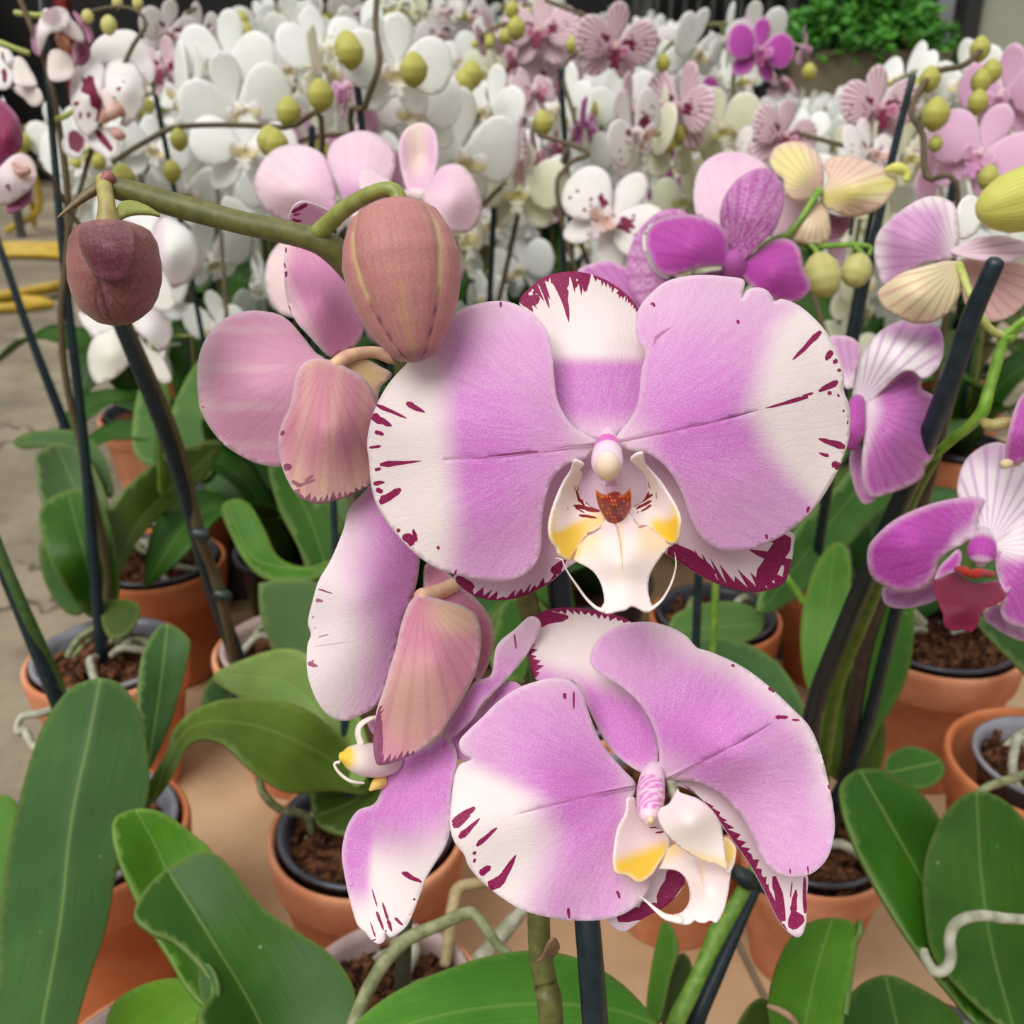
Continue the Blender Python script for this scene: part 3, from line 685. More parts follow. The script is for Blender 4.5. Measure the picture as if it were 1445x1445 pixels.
sheet('side_lobe', CG, [(627, 293), (640, 312), (690, 330), (745, 350), (812, 402), (850, 450), (876, 510), (890, 600), (902, 700), (910, 752), (850, 722), (770, 702), (690, 660), (622, 610), (570, 560), (530, 500), (512, 440), (530, 402), (575, 378), (605, 330)],
      [(627, 293, 235), (512, 440, 233), (910, 752, 229), (876, 510, 232), (700, 480, 226), (620, 610, 230)], M_LIP, f3, base=(700, 500), spacing=3.2,
      pigf=lambda x, y: (.3 * sm(560, 330, y), 0 * x, .9 * sm(590, 690, y - .28 * (x - 640))))
tube('tendril', CG, [(640, 1035, 228, 30), (560, 1018, 228, 24), (500, 975, 229, 15), (450, 930, 230, 8), (418, 905, 230, 4)], M_LIP, f3, seg=8, squash=.5)

# ---------- left bloom seen from the side
f4 = flower(hero, CH, [(760, 500, 288, 36), (700, 530, 286, 40), (640, 552, 283, 44), (600, 560, 281, 44)], M_PEDPINK)
sheet('petal', CH, [(500, -60), (400, -40), (330, 40), (250, 130), (222, 230), (165, 370), (102, 480), (72, 580), (50, 680), (64, 742), (46, 800), (46, 920), (70, 1010), (112, 1092), (170, 1146), (240, 1160), (310, 1132), (380, 1086), (450, 950), (510, 700), (565, 545), (590, 420), (600, 250), (600, 50)],
      [(580, 540, 284), (60, 700, 270), (240, 1158, 272), (500, -60, 284), (330, 560, 270), (580, 250, 283), (200, 250, 276)], M_HERO, f4, base=(585, 540), ripple=(1.3, 7, .5),
      marks=[streak(100, 520, 168, 542, 9, 6), streak(88, 575, 125, 580, 22, 10, .8), streak(72, 655, 76, 660, 9, 8), streak(100, 755, 150, 740, 8, 5, .7), streak(80, 800, 260, 775, 12, 4, .25), streak(50, 880, 98, 895, 30, 12, .85), streak(70, 872, 78, 868, 9, 8), streak(76, 710, 90, 708, 8, 6, .5)],
      pigf=lambda x, y: (np.clip(.15 + .8 * sm(200, 560, x + .25 * np.abs(y - 800) - 60 * sm(500, 200, y)), 0, 1) - .1, 0 * x, 0 * x))
sheet('sepal', CH, [(615, 560), (612, 480), (618, 405), (660, 395), (710, 420), (790, 500), (870, 570), (930, 650), (956, 750), (940, 850), (902, 940), (872, 962), (840, 900), (760, 760), (680, 640)],
      [(615, 560, 284), (618, 405, 292), (956, 750, 292), (872, 962, 290), (760, 640, 284)], M_HEROBACK, f4, base=(610, 560), marks=[fringe([(612, 540), (609, 480), (616, 410)], (800, 500), 3, 8, 6, 4, val=.8)], pigf=lambda x, y: (.9 + 0 * x, 0 * x, 0 * x))
sheet('petal', CJ, [(330, 300), (400, 290), (450, 280), (600, 220), (690, 155), (742, 190), (772, 262), (772, 322), (752, 420), (738, 520), (736, 700), (702, 820), (640, 920), (592, 1000), (562, 1080), (512, 1210), (470, 1292), (385, 1350), (350, 1322), (346, 1368), (312, 1390), (268, 1368), (230, 1320), (205, 1300), (178, 1262), (140, 1130), (112, 1000), (94, 880), (102, 780), (132, 680), (190, 600), (272, 570), (312, 520), (336, 420)],
      [(690, 155, 279), (350, 330, 279), (94, 880, 272), (312, 1390, 262), (480, 1290, 264), (738, 520, 268), (430, 700, 268), (250, 800, 273)], M_HERO, f4, base=(600, 120), ripple=(.8, 7, .2),
      marks=[streak(450, 968, 566, 1028, 34, 20), streak(272, 1068, 302, 1168, 8, 10), streak(300, 1200, 340, 1310, 22, 14), streak(334, 1145, 368, 1250, 10, 20), streak(366, 1250, 390, 1318, 30, 12), streak(345, 1310, 360, 1320, 8, 8), streak(406, 1236, 456, 1282, 22, 12), streak(515, 1124, 530, 1130, 16, 10), streak(262, 1262, 292, 1350, 7, 12), streak(272, 1372, 296, 1362, 12, 8), streak(490, 1215, 498, 1220, 7, 5), streak(690, 222, 712, 196, 8, 5, .6), streak(135, 1050, 170, 1040, 5, 4, .6)],
      pigf=lambda x, y: (.9 * np.clip(sm(1000, 600, y + .4 * np.maximum(0, x - 500)) + .9 * sm(290, 220, x) * sm(1250, 1000, y), 0, 1), 0 * x, 0 * x))
sheet('sepal', CH, [(592, 540), (625, 552), (700, 572), (800, 602), (868, 650), (892, 760), (872, 900), (832, 1000), (762, 1120), (692, 1222), (600, 1300), (500, 1350), (430, 1372), (385, 1370), (368, 1300), (370, 1200), (386, 1100), (420, 1000), (448, 900), (478, 800), (500, 700), (540, 590)],
      [(592, 540, 280), (892, 760, 278), (385, 1370, 264), (600, 1300, 266), (370, 1200, 267), (650, 850, 262), (500, 720, 272)], M_HEROBACK, f4, base=(600, 545), ripple=(.3, 8, 0),
      marks=[fringe([(400, 1090), (382, 1150), (368, 1220), (366, 1300), (385, 1372), (430, 1374), (500, 1352), (570, 1318)], (640, 900), 14, 80, 14, 2, val=.85), streak(395, 1120, 390, 1350, 30, 60, .8)],
      pigf=lambda x, y: (np.clip(.82 - .5 * sm(260, 60, np.hypot(x - 560, (y - 1080) * .8)) - .55 * sm(170, 30, np.hypot((x - 780) * .8, y - 630)), 0, 1), 0 * x, .25 * sm(170, 30, np.hypot((x - 780) * .8, y - 630))))
sheet('petal', CH, [(700, 1240), (740, 1150), (800, 1060), (860, 970), (940, 935), (965, 800), (1050, 720), (1130, 655), (1180, 700), (1120, 830), (1040, 930), (1000, 975), (900, 1070), (850, 1150), (790, 1210), (750, 1240)],
      [(700, 1240, 276), (1130, 655, 274), (860, 970, 276), (1000, 975, 278), (900, 1060, 272)], M_HERO, f4, base=(700, 1230), marks=[streak(1052, 738, 1062, 812, 10, 8, .9)], pigf=lambda x, y: (.35 + .5 * sm(700, 1000, y), 0 * x, 0 * x))
sheet('sepal', CH, [(750, 1230), (860, 1130), (930, 1050), (1000, 975), (1065, 975), (1085, 1010), (1010, 1050), (920, 1110), (870, 1200), (850, 1290), (860, 1350), (780, 1345), (765, 1290)],
      [(750, 1230, 279), (1070, 990, 280), (800, 1340, 276)], M_HERO, f4, pigf=lambda x, y: (1 + 0 * x, 0 * x + .12, 0 * x))
tube('lip', CJ, [(380, 300, 279, 100), (300, 305, 276, 118), (210, 300, 273, 112), (140, 290, 271, 80), (105, 285, 270, 40)], M_LIP, f4, seg=18, squash=.8, pigf=lambda t, ph: (.22 * (1 - sm(.5, .7, t)), 0 * t, .95 * sm(.6, .85, t), 0 * t))
tube('side_lobe', CJ, [(310, 48, 277, 16), (260, 60, 275, 20), (205, 95, 274, 24), (190, 145, 274, 30), (205, 200, 274, 36)], M_LIP, f4, seg=10, squash=.5)
tube('column', CJ, [(262, 70, 279, 22), (280, 110, 279, 26), (300, 140, 279, 24)], M_COLUMN, f4, seg=10, pigf=lambda t, ph: (.5 + 0 * t, 0 * t, 0 * t, 0 * t))
tube('tendril', CJ, [(80, 315, 270, 10), (52, 325, 270, 9), (60, 355, 270, 9), (95, 395, 270, 10), (150, 430, 270, 10), (225, 440, 271, 6)], M_LIP, f4, seg=8)
tube('side_lobe', CJ, [(330, 430, 276, 40), (295, 450, 274, 34), (262, 480, 273, 10)], M_LIP, f4, seg=10, pigf=lambda t, ph: (0 * t, 0 * t, .8 + 0 * t, 0 * t))

# ---------- upper left bloom seen from behind
f1 = flower(hero, CK, [(790, 905, 285, 22), (740, 896, 284, 26), (680, 880, 282, 22), (620, 884, 279, 22), (575, 900, 277, 26), (540, 925, 276, 26)], M_PEDPINK)
sheet('petal', CK, [(500, 905), (470, 880), (430, 830), (380, 772), (340, 745), (300, 735), (230, 731), (150, 755), (90, 810), (56, 880), (45, 960), (52, 1060), (64, 1100), (92, 1150), (140, 1208), (200, 1250), (270, 1280), (350, 1288), (380, 1240), (400, 1150), (420, 1050), (440, 950)],
      [(500, 905, 280), (45, 960, 288), (300, 735, 290), (340, 1286, 284), (240, 1000, 276), (120, 1180, 286)], M_LILAC, f1, base=(500, 905), ripple=(.5, 9, 0),
      marks=[streak(60, 1072, 74, 1078, 8, 6, .6), streak(130, 1196, 140, 1208, 8, 5, .8)],
      pigf=lambda x, y: (.72 - .25 * sm(.5, 1, np.sin((y - 900) / 22)) * sm(450, 250, x) - .3 * sm(130, 60, x), 0 * x, 0 * x))
sheet('sepal', CK, [(520, 895), (490, 870), (440, 815), (400, 770), (368, 700), (356, 600), (362, 500), (380, 455), (450, 470), (540, 540), (600, 650), (642, 750), (636, 820), (600, 868), (548, 892)],
      [(520, 895, 280), (356, 600, 284), (380, 455, 290), (642, 750, 286), (500, 680, 276), (600, 640, 288)], M_LILAC, f1, base=(520, 895),
      marks=[streak(362, 505, 364, 525, 10, 6), streak(366, 590, 362, 612, 12, 8), streak(372, 712, 392, 770, 8, 6), streak(402, 790, 440, 828, 12, 5), streak(358, 560, 362, 580, 6, 5)],
      pigf=lambda x, y: (.95 - .35 * sm(600, 470, y) - .5 * sm(60, 10, np.abs(x - (345 + .5 * np.maximum(0, y - 620)))), 0 * x, 0 * x))
sheet('petal', CK, [(378, 412), (384, 375), (402, 352), (432, 343), (480, 358), (525, 382), (540, 420), (470, 450), (420, 430)],
      [(378, 412, 284), (432, 343, 280), (540, 420, 292)], M_HERO, f1, marks=[streak(384, 380, 440, 350, 12, 16), streak(386, 405, 420, 412, 10, 10), streak(390, 390, 415, 384, 8, 6)], pigf=lambda x, y: (.5 + 0 * x, 0 * x, 0 * x))
sheet('sepal', CK, [(560, 930), (600, 905), (650, 905), (700, 930), (745, 960), (700, 1010), (690, 1100), (660, 1060), (620, 980)], [(560, 930, 277), (745, 960, 284), (690, 1100, 281)], M_HEROBACK, f1,
      pigf=lambda x, y: (.25 + .3 * sm(1000, 1060, y), 0 * x, .7 * sm(120, 30, np.hypot(x - 650, y - 950))))
sheet('sepal', CK, [(500, 903), (450, 905), (415, 930), (395, 980), (384, 1040), (372, 1085), (348, 1135), (335, 1200), (345, 1272), (370, 1340), (410, 1396), (470, 1421), (540, 1411), (610, 1386), (665, 1348), (690, 1280), (680, 1180), (690, 1060), (650, 980), (600, 945), (550, 918)],
      [(500, 903, 275), (335, 1200, 272), (470, 1420, 268), (690, 1240, 276), (520, 1150, 262), (430, 980, 272), (650, 1000, 275)], M_HEROBACK, f1, base=(510, 900), ripple=(.3, 9, 0),
      marks=[streak(346, 1165, 358, 1172, 20, 16, .85), streak(355, 1290, 385, 1288, 26, 20, .85), streak(384, 1340, 420, 1360, 16, 12, .75), streak(400, 1360, 470, 1335, 14, 10, .6), streak(430, 1340, 462, 1320, 10, 12, .6), fringe([(395, 1372), (430, 1408), (470, 1423), (540, 1413), (610, 1388), (650, 1360)], (540, 1200), 8, 40, 12, 3, val=.75)],
      pigf=lambda x, y: (np.clip(.78 - .3 * sm(.2, 1, np.sin((x + .12 * y) / 17)) - .4 * sm(1200, 1380, y) * (x > 0), 0, 1), 0 * x, .2 * sm(960, 910, y)))

# ---------- buds
def bud(parent, name, crop, top, tip, wpx, dmm, mat, prof, seams, seamw=.06, twist=0, mkseam=.9, nu=26, nv=48, flat=.9, pig=None, depthtilt=0):
    """ovoid bud hanging from top to tip (crop px); seams = azimuths (0 = towards camera)"""
    L0 = rootloc(parent); a, b = crop([top, tip])
    A = W(a[0], a[1], dmm / 1000) - L0; B = W(b[0], b[1], (dmm + depthtilt) / 1000) - L0
    axis = (B - A); Ln = np.linalg.norm(axis); axis /= Ln
    side = np.cross(axis, FW); side /= np.linalg.norm(side); front = np.cross(side, axis)
    if front @ FW > 0: front = -front
    rm = wpx * crop.k * dmm / 1000 / F / 2
    V, PG = [], []
    for i in range(nu + 1):
        t = i / nu; rr = np.interp(t, prof[0], prof[1])
        tt = min(max((t - .0) / .04, 0), 1)
        for j in range(nv):
            ph = 2 * math.pi * j / nv + twist * t
            dmin = min(abs((ph - s - (w * t) + math.pi) % (2 * math.pi) - math.pi) for s, w in seams)
            sx = math.exp(-(dmin / .16) ** 2)
            r = rm * rr * (1 - .05 * sx + .02 * math.cos(3 * ph))
            p = A + axis * Ln * t + r * (math.sin(ph) * side + flat * math.cos(ph) * front)
            V.append(p)
            s2 = math.exp(-(dmin / seamw) ** 2)
            PG.append(pig(t, ph, s2) if pig else (.9 - s2 * .5, s2 * mkseam * (t > .45), 0, 0))
    Fc = [(i * nv + j, (i + 1) * nv + j, (i + 1) * nv + (j + 1) % nv, i * nv + (j + 1) % nv) for i in range(nu) for j in range(nv)]
    Fc.append(tuple(range(nv))); Fc.append(tuple(reversed([nu * nv + j for j in range(nv)])))
    uv = [((j / nv) * 2 - 1, i / nu) for i in range(nu + 1) for j in range(nv)]
    return link(name, new_mesh(name, V, Fc, mat, PG, None, uv), parent)

r_ = random.Random(3)
def bpig(t, ph, s):
    pp = (ph + math.pi) % (2 * math.pi) - math.pi
    return (.88 - .35 * sm(.25, .0, abs(pp)) * sm(.4, .8, t) - .6 * s * (t < .7), s * sm(.5, .75, t) * (.55 + .45 * math.sin(t * 60 + pp * 9)) + .35 * sm(.93, 1, t), .5 * s * (.2 < t < .66), 0)
b1 = bud(hero, 'flower_bud', CK, (742, 338), (828, 912), 424, 246, M_BUD,
         ([0, .02, .05, .1, .24, .38, .54, .66, .8, .91, .97, 1], [.14, .36, .56, .74, .93, 1, .95, .86, .68, .48, .34, .1]), [(-.98, .35), (1.02, -.38), (3.1, 0)], pig=bpig, seamw=.06, nv=132, nu=40, depthtilt=-2)
tube('pedicel', CK, [(480, 452, 262, 33), (520, 415, 259, 32), (570, 370, 255, 30), (640, 325, 250, 28), (705, 298, 247, 26), (748, 300, 246, 27), (764, 322, 246, 30), (766, 352, 246, 34)], M_STALKGR if 0 else simple_mat('pedicel_olive', (128, 138, 66), (150, 156, 84), scale=260, rough=.45, bump=.12, bdist=.0005), b1, seg=14)
b2 = bud(hero, 'flower_bud', CV, (350, 375), (375, 1035), 585, 255, M_BUDDARK,
         ([0, .03, .07, .19, .4, .55, .72, .84, .93, .98, 1], [.3, .55, .78, .93, 1, 1, .9, .75, .52, .34, .1]), [(.55, -.9), (-.2, .3), (2.2, 0), (-1.5, .5)], mkseam=.8, nv=132, nu=36, seamw=.04, depthtilt=1,
         pig=lambda t, ph, s: (.55 - .45 * sm(.2, -1.2, (ph + math.pi) % (2 * math.pi) - math.pi) * sm(.15, .4, t) + .2 * t, .8 * s, 0, 0))
sheet('sepal', CV, [(300, 362), (230, 375), (160, 400), (137, 450), (145, 530), (175, 610), (220, 680), (270, 730), (330, 747), (400, 745), (460, 700), (492, 620), (498, 530), (488, 440), (460, 385), (400, 362)],
      [(340, 362, 249.5), (137, 460, 245.6), (498, 530, 244), (340, 747, 243.2), (320, 550, 241.2), (200, 640, 244.2), (450, 690, 243.3), (320, 450, 243)], M_BUDDARK, b2, base=(330, 360), thick=.0012, pigf=lambda x, y: (.92 + .08 * sm(450, 700, y), .3 * sm(520, 660, y), 0 * x))
M_PED2 = simple_mat('pedicel_yellow_brown', (150, 134, 80), (170, 160, 96), scale=260, rough=.45, bump=.12, bdist=.0005)
tube('pedicel', CV, [(298, 110, 259, 52), (305, 160, 257, 50), (315, 230, 255, 52), (322, 300, 254, 58), (330, 385, 254, 80)], M_PED2, b2, seg=14)

# ---------- stalk, bracts, stake
tube('flower_stalk', S0, [(148, 262, 260, 14), (175, 268, 261, 16), (250, 290, 262, 17), (340, 314, 262, 16), (430, 334, 263, 17), (470, 352, 265, 20), (505, 395, 270, 17), (545, 460, 277, 16), (600, 560, 288, 15), (680, 700, 298, 15), (745, 850, 304, 15), (768, 1050, 305, 15), (760, 1300, 302, 16), (770, 1390, 302, 17), (778, 1445, 302, 18), (800, 1800, 350, 18), (770, 2200, 430, 18)], M_STALK, hero, seg=18,
     pigf=None)
tube('bract', CV, [(330, 100, 260, 42), (270, 150, 259, 52), (180, 210, 258, 42), (90, 280, 257, 28), (10, 345, 256, 8)], simple_mat('bract_brown_green', (96, 84, 50), (124, 100, 66), scale=120, rough=.5), hero, seg=10, squash=.7)
tube('bract', CV, [(330, 95, 258, 50), (300, 115, 257, 30), (260, 140, 257, 10)], simple_mat('node_pink_brown', (150, 86, 84), (160, 104, 90), scale=120, rough=.5), hero, seg=10)
sheet('bract', CV, [(372, 340), (380, 290), (410, 250), (450, 236), (500, 240), (560, 262), (620, 296), (660, 330), (600, 320), (520, 318), (450, 330), (400, 355)], [(372, 340, 254), (450, 236, 257), (660, 330, 259)], simple_mat('bract_green', (140, 146, 70), (160, 164, 92), scale=120, rough=.5), hero, thick=.001)
sheet('bract', S0, [(765, 1352), (775, 1330), (786, 1326), (790, 1338), (782, 1350), (768, 1358), (758, 1357)], [(765, 1352, 297), (788, 1330, 294), (758, 1357, 297)], simple_mat('bract_dry', (142, 110, 84), (170, 140, 110), scale=120, rough=.8), hero, thick=.0006, spacing=4)
tube('support_stake', S0, [(778, 700, 310, 17), (795, 900, 307, 17.5), (820, 1200, 300, 18), (840, 1445, 296, 19), (870, 1900, 350, 19), (840, 2220, 430, 19)], M_STAKE, hero, seg=16, k=3)

# ================================================================== the setting
def floor_mat():
    T = NT('concrete_floor'); tc = T.n('ShaderNodeTexCoord')
    a = T.n('ShaderNodeTexNoise', inp={'Scale': 3.2, 'Detail': 8.0, 'Roughness': .62}); T.l(tc.outputs['Object'], a.inputs['Vector'])
    b = T.n('ShaderNodeTexNoise', inp={'Scale': 60.0, 'Detail': 6.0, 'Roughness': .7}); T.l(tc.outputs['Object'], b.inputs['Vector'])
    st = T.n('ShaderNodeTexNoise', inp={'Scale': 9.0, 'Detail': 4.0, 'Distortion': 1.0}); T.l(tc.outputs['Object'], st.inputs['Vector'])
    vo = T.n('ShaderNodeTexVoronoi', feature='DISTANCE_TO_EDGE', inp={'Scale': 3.1, 'Randomness': 1.0})
    wp = T.n('ShaderNodeVectorMath', operation='ADD')
    sc = T.n('ShaderNodeVectorMath', operation='SCALE', inp={'Scale': .22}); T.l(st.outputs['Color'], sc.inputs[0])
    T.l(tc.outputs['Object'], wp.inputs[0]); T.l(sc.outputs[0], wp.inputs[1]); T.l(wp.outputs[0], vo.inputs['Vector'])
    col = T.mix(T.rng(a.outputs[0], .35, .68), lin((116, 105, 88)), lin((156, 144, 122)))
    col = T.mix(T.rng(st.outputs[0], .56, .72, 0, .5), col, lin((104, 92, 76)))
    col = T.mix(T.rng(b.outputs[0], .45, .75, 0, .25), col, lin((96, 86, 72)))
    crack = T.rng(vo.outputs['Distance'], .0, .03, 1, 0)
    col = T.mix(T.math('MULTIPLY', crack, T.rng(a.outputs[0], .45, .55)), col, lin((78, 68, 56)))
    bs = T.n('ShaderNodeBsdfPrincipled', inp={'Roughness': .85}); T.l(col, bs.inputs['Base Color'])
    bp = T.n('ShaderNodeBump', inp={'Strength': .4, 'Distance': .004}); T.l(b.outputs[0], bp.inputs['Height']); T.l(bp.outputs[0], bs.inputs['Normal'])
    T.l(bs.outputs[0], T.out.inputs[0]); return T.m


def struct(o):
    o['kind'] = 'structure'; return o

struct(link('floor', box_mesh('floor', (-6, -1.5, -.08), (7, 5.6, 0), floor_mat())))
M_BOARD = simple_mat('tan_board', (182, 150, 112), (204, 174, 136), scale=9, rough=.8, bump=.08, bdist=.002, detail=8)
# thin tan boards the pots stand on; their left edge runs along the aisle
RD = np.array([-.185, 1.0]); RD = RD / np.linalg.norm(RD); RN = np.array([RD[1], -RD[0]])
ORG = np.array([-.50, .80])


def fpt(u, v):   # u to the right of the aisle edge, v away from the camera
    p = ORG + RN * u + RD * v
    return p


def board(u0, u1, v0, v1, z):
    c = [fpt(u0, v0), fpt(u1, v0), fpt(u1, v1), fpt(u0, v1)]
    V = [(p[0], p[1], 0.0005) for p in c] + [(p[0], p[1], z) for p in c]
    me = new_mesh('board', V, [(3, 2, 1, 0), (4, 5, 6, 7), (0, 1, 5, 4), (1, 2, 6, 5), (2, 3, 7, 6), (3, 0, 4, 7)], M_BOARD)
    me.polygons.foreach_set('use_smooth', [False] * 6)
    return link('board', me)
tag(board(.13, .60, -.62, .55, .003), 'tan board on the floor under the front left pots', 'board', 'tan boards under the pots')
tag(board(.606, 1.6, -.90, .55, .003), 'tan board on the floor under the front right pots', 'board', 'tan boards under the pots')

M_DARK = simple_mat('wall_gloom_black', (16, 15, 14), (26, 24, 22), scale=3, rough=.9)  # gloom of the unlit interior put into the wall colour
struct(link('wall_back', box_mesh('wall_back', (-6, 5.45, 0), (1.95, 5.6, 3.0), M_DARK)))
struct(link('wall_left', box_mesh('wall_left', (-6, -1.5, 0), (-5.85, 5.45, 3.0), M_DARK)))
M_GREY = simple_mat('grey_green_panel', (142, 144, 128), (156, 158, 142), scale=2, rough=.7, bump=.05)
dr = struct(link('door_1', box_mesh('door_1', (1.93, 4.70, 0), (3.5, 4.76, 2.3), M_GREY, .006)))
link('door_frame', box_mesh('door_frame', (1.86, 4.66, 0), (1.925, 4.80, 2.34), simple_mat('door_frame_dark', (40, 42, 42), rough=.5), .004), dr)
link('door_rail', box_mesh('door_rail', (2.1, 4.680, 1.0), (3.4, 4.699, 1.10), M_GREY, .003), dr)
struct(link('wall_right', box_mesh('wall_right', (4.6, -1.5, 0), (4.75, 5.45, 3.0), simple_mat('wall_grey', (128, 126, 116), (140, 138, 128), scale=2, rough=.9))))

M_RED = simple_mat('red_paint', (110, 20, 16), (128, 28, 22), scale=10, rough=.5)
p = thing('steel_post', 'dark red steel post standing in the gloom at the back left', 'post', (-1.93, 4.9, 0))
link('shaft', box_mesh('shaft', (-.025, -.025, .01), (.025, .025, 2.6), M_RED, .004), p)
link('base_plate', box_mesh('base_plate', (-.07, -.07, 0), (.07, .07, .012), M_RED, .002), p)

# storage rack behind the blooms
M_RACK = simple_mat('rack_metal', (52, 54, 54), (70, 72, 70), rough=.5, scale=20)
rk = thing('storage_rack', 'dark metal rack with barred shelves against the back wall', 'rack', (1.2, 5.1, 0))
for x in (-.62, .0, .60):
    for y in (-.2, .2):
        link('upright', box_mesh('upright', (x - .02, y - .02, 0), (x + .02, y + .02, 1.6), M_RACK, .003), rk)
for z in (.27, .60, .86, 1.2):
    for y in (-.2, .2):
        link('rail', box_mesh('rail', (-.64, y - .015, z - .02), (.62, y + .015, z + .02), M_RACK, .003), rk)
    for k in range(13):
        x = -.58 + k * .097
        link('bar', box_mesh('bar', (x - .008, -.2, z - .006), (x + .008, .2, z + .006), M_RACK), rk)
for k in range(12):
    x = .04 + k * .048
    link('grille_bar', box_mesh('grille_bar', (x - .007, -.222, .05), (x + .007, -.206, .56), M_RACK), rk)
for k in range(9):
    x = -.58 + k * .06
    link('grille_bar', box_mesh('grille_bar', (x - .007, -.222, .62), (x + .007, -.206, 1.2), M_RACK), rk)
M_CRATE = simple_mat('orange_brown_wood', (150, 84, 52), (176, 108, 70), scale=12, rough=.8)


def crate(x, z, wd, h, lab):
    c = thing('crate', lab, 'crate', (1.2 + x, 5.08, z))
    for k in range(3):
        zz = h * k / 3
        link('slat', box_mesh('slat', (-wd / 2, -.15, zz + .006), (wd / 2, -.135, zz + h / 3 - .006), M_CRATE, .002), c)
        link('slat', box_mesh('slat', (-wd / 2, .135, zz + .006), (wd / 2, .15, zz + h / 3 - .006), M_CRATE, .002), c)
    for s in (-1, 1):
        link('end_board', box_mesh('end_board', (s * wd / 2 - .01, -.135, 0), (s * wd / 2 + .01, .135, h), M_CRATE, .002), c)
    link('bottom', box_mesh('bottom', (-wd / 2, -.135, 0), (wd / 2, .135, .012), M_CRATE), c)
crate(.33, .622, .44, .13, 'orange-brown wooden crate on the lower shelf beside the leafy planter')
crate(.33, .882, .44, .2, 'orange-brown wooden crate on the upper shelf of the rack')
crate(-.36, .882, .42, .18, 'brown wooden crate at the left end of the rack')

pl = thing('planter', 'brown trough planter with bushy bright green foliage at the back', 'planter', (1.38, 4.42, 0))
M_PL = simple_mat('planter_brown', (106, 94, 76), (122, 110, 90), scale=8, rough=.8)
V = []
for z, sx_, sy_ in ((.34, .26, .09), (.60, .31, .12), (.60, .29, .10), (.55, .285, .095)):
    V += [(-sx_, -sy_, z), (sx_, -sy_, z), (sx_, sy_, z), (-sx_, sy_, z)]
Fc = [(3, 2, 1, 0)] + [(i * 4 + j, i * 4 + (j + 1) % 4, i * 4 + 4 + (j + 1) % 4, i * 4 + 4 + j) for i in range(3) for j in range(4)] + [(12, 13, 14, 15)]
me = new_mesh('trough', V, Fc, M_PL); me.polygons.foreach_set('use_smooth', [False] * len(me.polygons)); link('trough', me, pl)
for x in (-.2, .2):
    link('stand_leg', box_mesh('stand_leg', (x - .02, -.08, 0), (x + .02, .08, .345), M_RACK, .003), pl)
M_FOL = simple_mat('foliage_green', (40, 104, 22), (84, 152, 44), scale=14, rough=.5)
rr = random.Random(5); V, Fc = [], []
for i in range(1300):
    a = rr.random() * 6.283; rad = rr.random() ** .5; x = rad * math.cos(a) * .33; y = rad * math.sin(a) * .16
    z = .57 + (1 - rad ** 2 * .75) * .32 * rr.random() ** .5 - .05 * rad * rr.random()
    dx, dy, dz = rr.gauss(0, 1), rr.gauss(0, 1), rr.gauss(.2, .7); L = math.sqrt(dx * dx + dy * dy + dz * dz); l = .05 + .04 * rr.random()
    u = np.array([dx, dy, dz]) / L * l; v = np.cross(u, (rr.gauss(0, 1), rr.gauss(0, 1), rr.gauss(0, 1))); v = v / (np.linalg.norm(v) + 1e-9) * l * .2
    n = np.cross(u, v); n = n / (np.linalg.norm(n) + 1e-9) * .0012
    c = np.array([x, y, z]); b = len(V)
    for s in (-1, 1):
        V += [tuple(c + s * n), tuple(c + u * .5 + v + s * n), tuple(c + u + s * n), tuple(c + u * .5 - v + s * n)]
    Fc += [(b, b + 1, b + 2, b + 3), (b + 7, b + 6, b + 5, b + 4)] + [(b + (j + 1) % 4, b + j, b + 4 + j, b + 4 + (j + 1) % 4) for j in range(4)]
link('foliage', new_mesh('foliage', V, Fc, M_FOL), pl)

# yellow hose on the aisle floor
M_HOSE = simple_mat('hose_yellow', (178, 146, 42), (196, 164, 56), scale=30, rough=.45)
def fl(x, y, z=.014):
    return tuple(at_z(x, y, z))
hp = []
for i in range(60):   # coil seen at the left edge
    t = i / 59; a = t * 5.2 * math.pi
    c = at_z(12, 392, .014); hp.append((c[0] - .12 + (.34 + .05 * t) * math.cos(a), c[1] + (.36 + .07 * t) * math.sin(a), .014 + .022 * t))
hp += [fl(60, 424), fl(-20, 436), fl(-200, 430)]
hs = link('garden_hose', tube_mesh('garden_hose', hp, [.0125] * len(hp), M_HOSE, 10, 3)); tag(hs, 'yellow garden hose coiled on the concrete floor at the left', 'hose')
c = at_z(30, 330, .014)
hs2 = [(c[0] - .05, c[1] + .25, .014), (c[0] + .02, c[1] + .1, .12), (c[0] - .02, c[1], .26), (c[0] + .02, c[1] - .02, .30), (c[0] + .08, c[1], .26), (c[0] + .07, c[1] + .05, .10), (c[0] - .08, c[1] + .1, .014)]
tap = thing('hose_reel', 'small dark hose hanger with a loop of yellow hose', 'hose reel', (c[0], c[1], 0))
link('post', box_mesh('post', (-.012, -.012, 0), (.012, .012, .30), M_RACK, .002), tap)
link('hose_loop', tube_mesh('hose_loop', np.array(hs2) - np.array([c[0], c[1], 0]) + np.array([0, -.03, .0]), [.011] * 7, M_HOSE, 10, 8), tap)
link('arm', tube_mesh('arm', [(0, 0, .285), (0, -.06, .285), (0, -.075, .30)], [.007] * 3, M_RACK, 8, 2), tap)
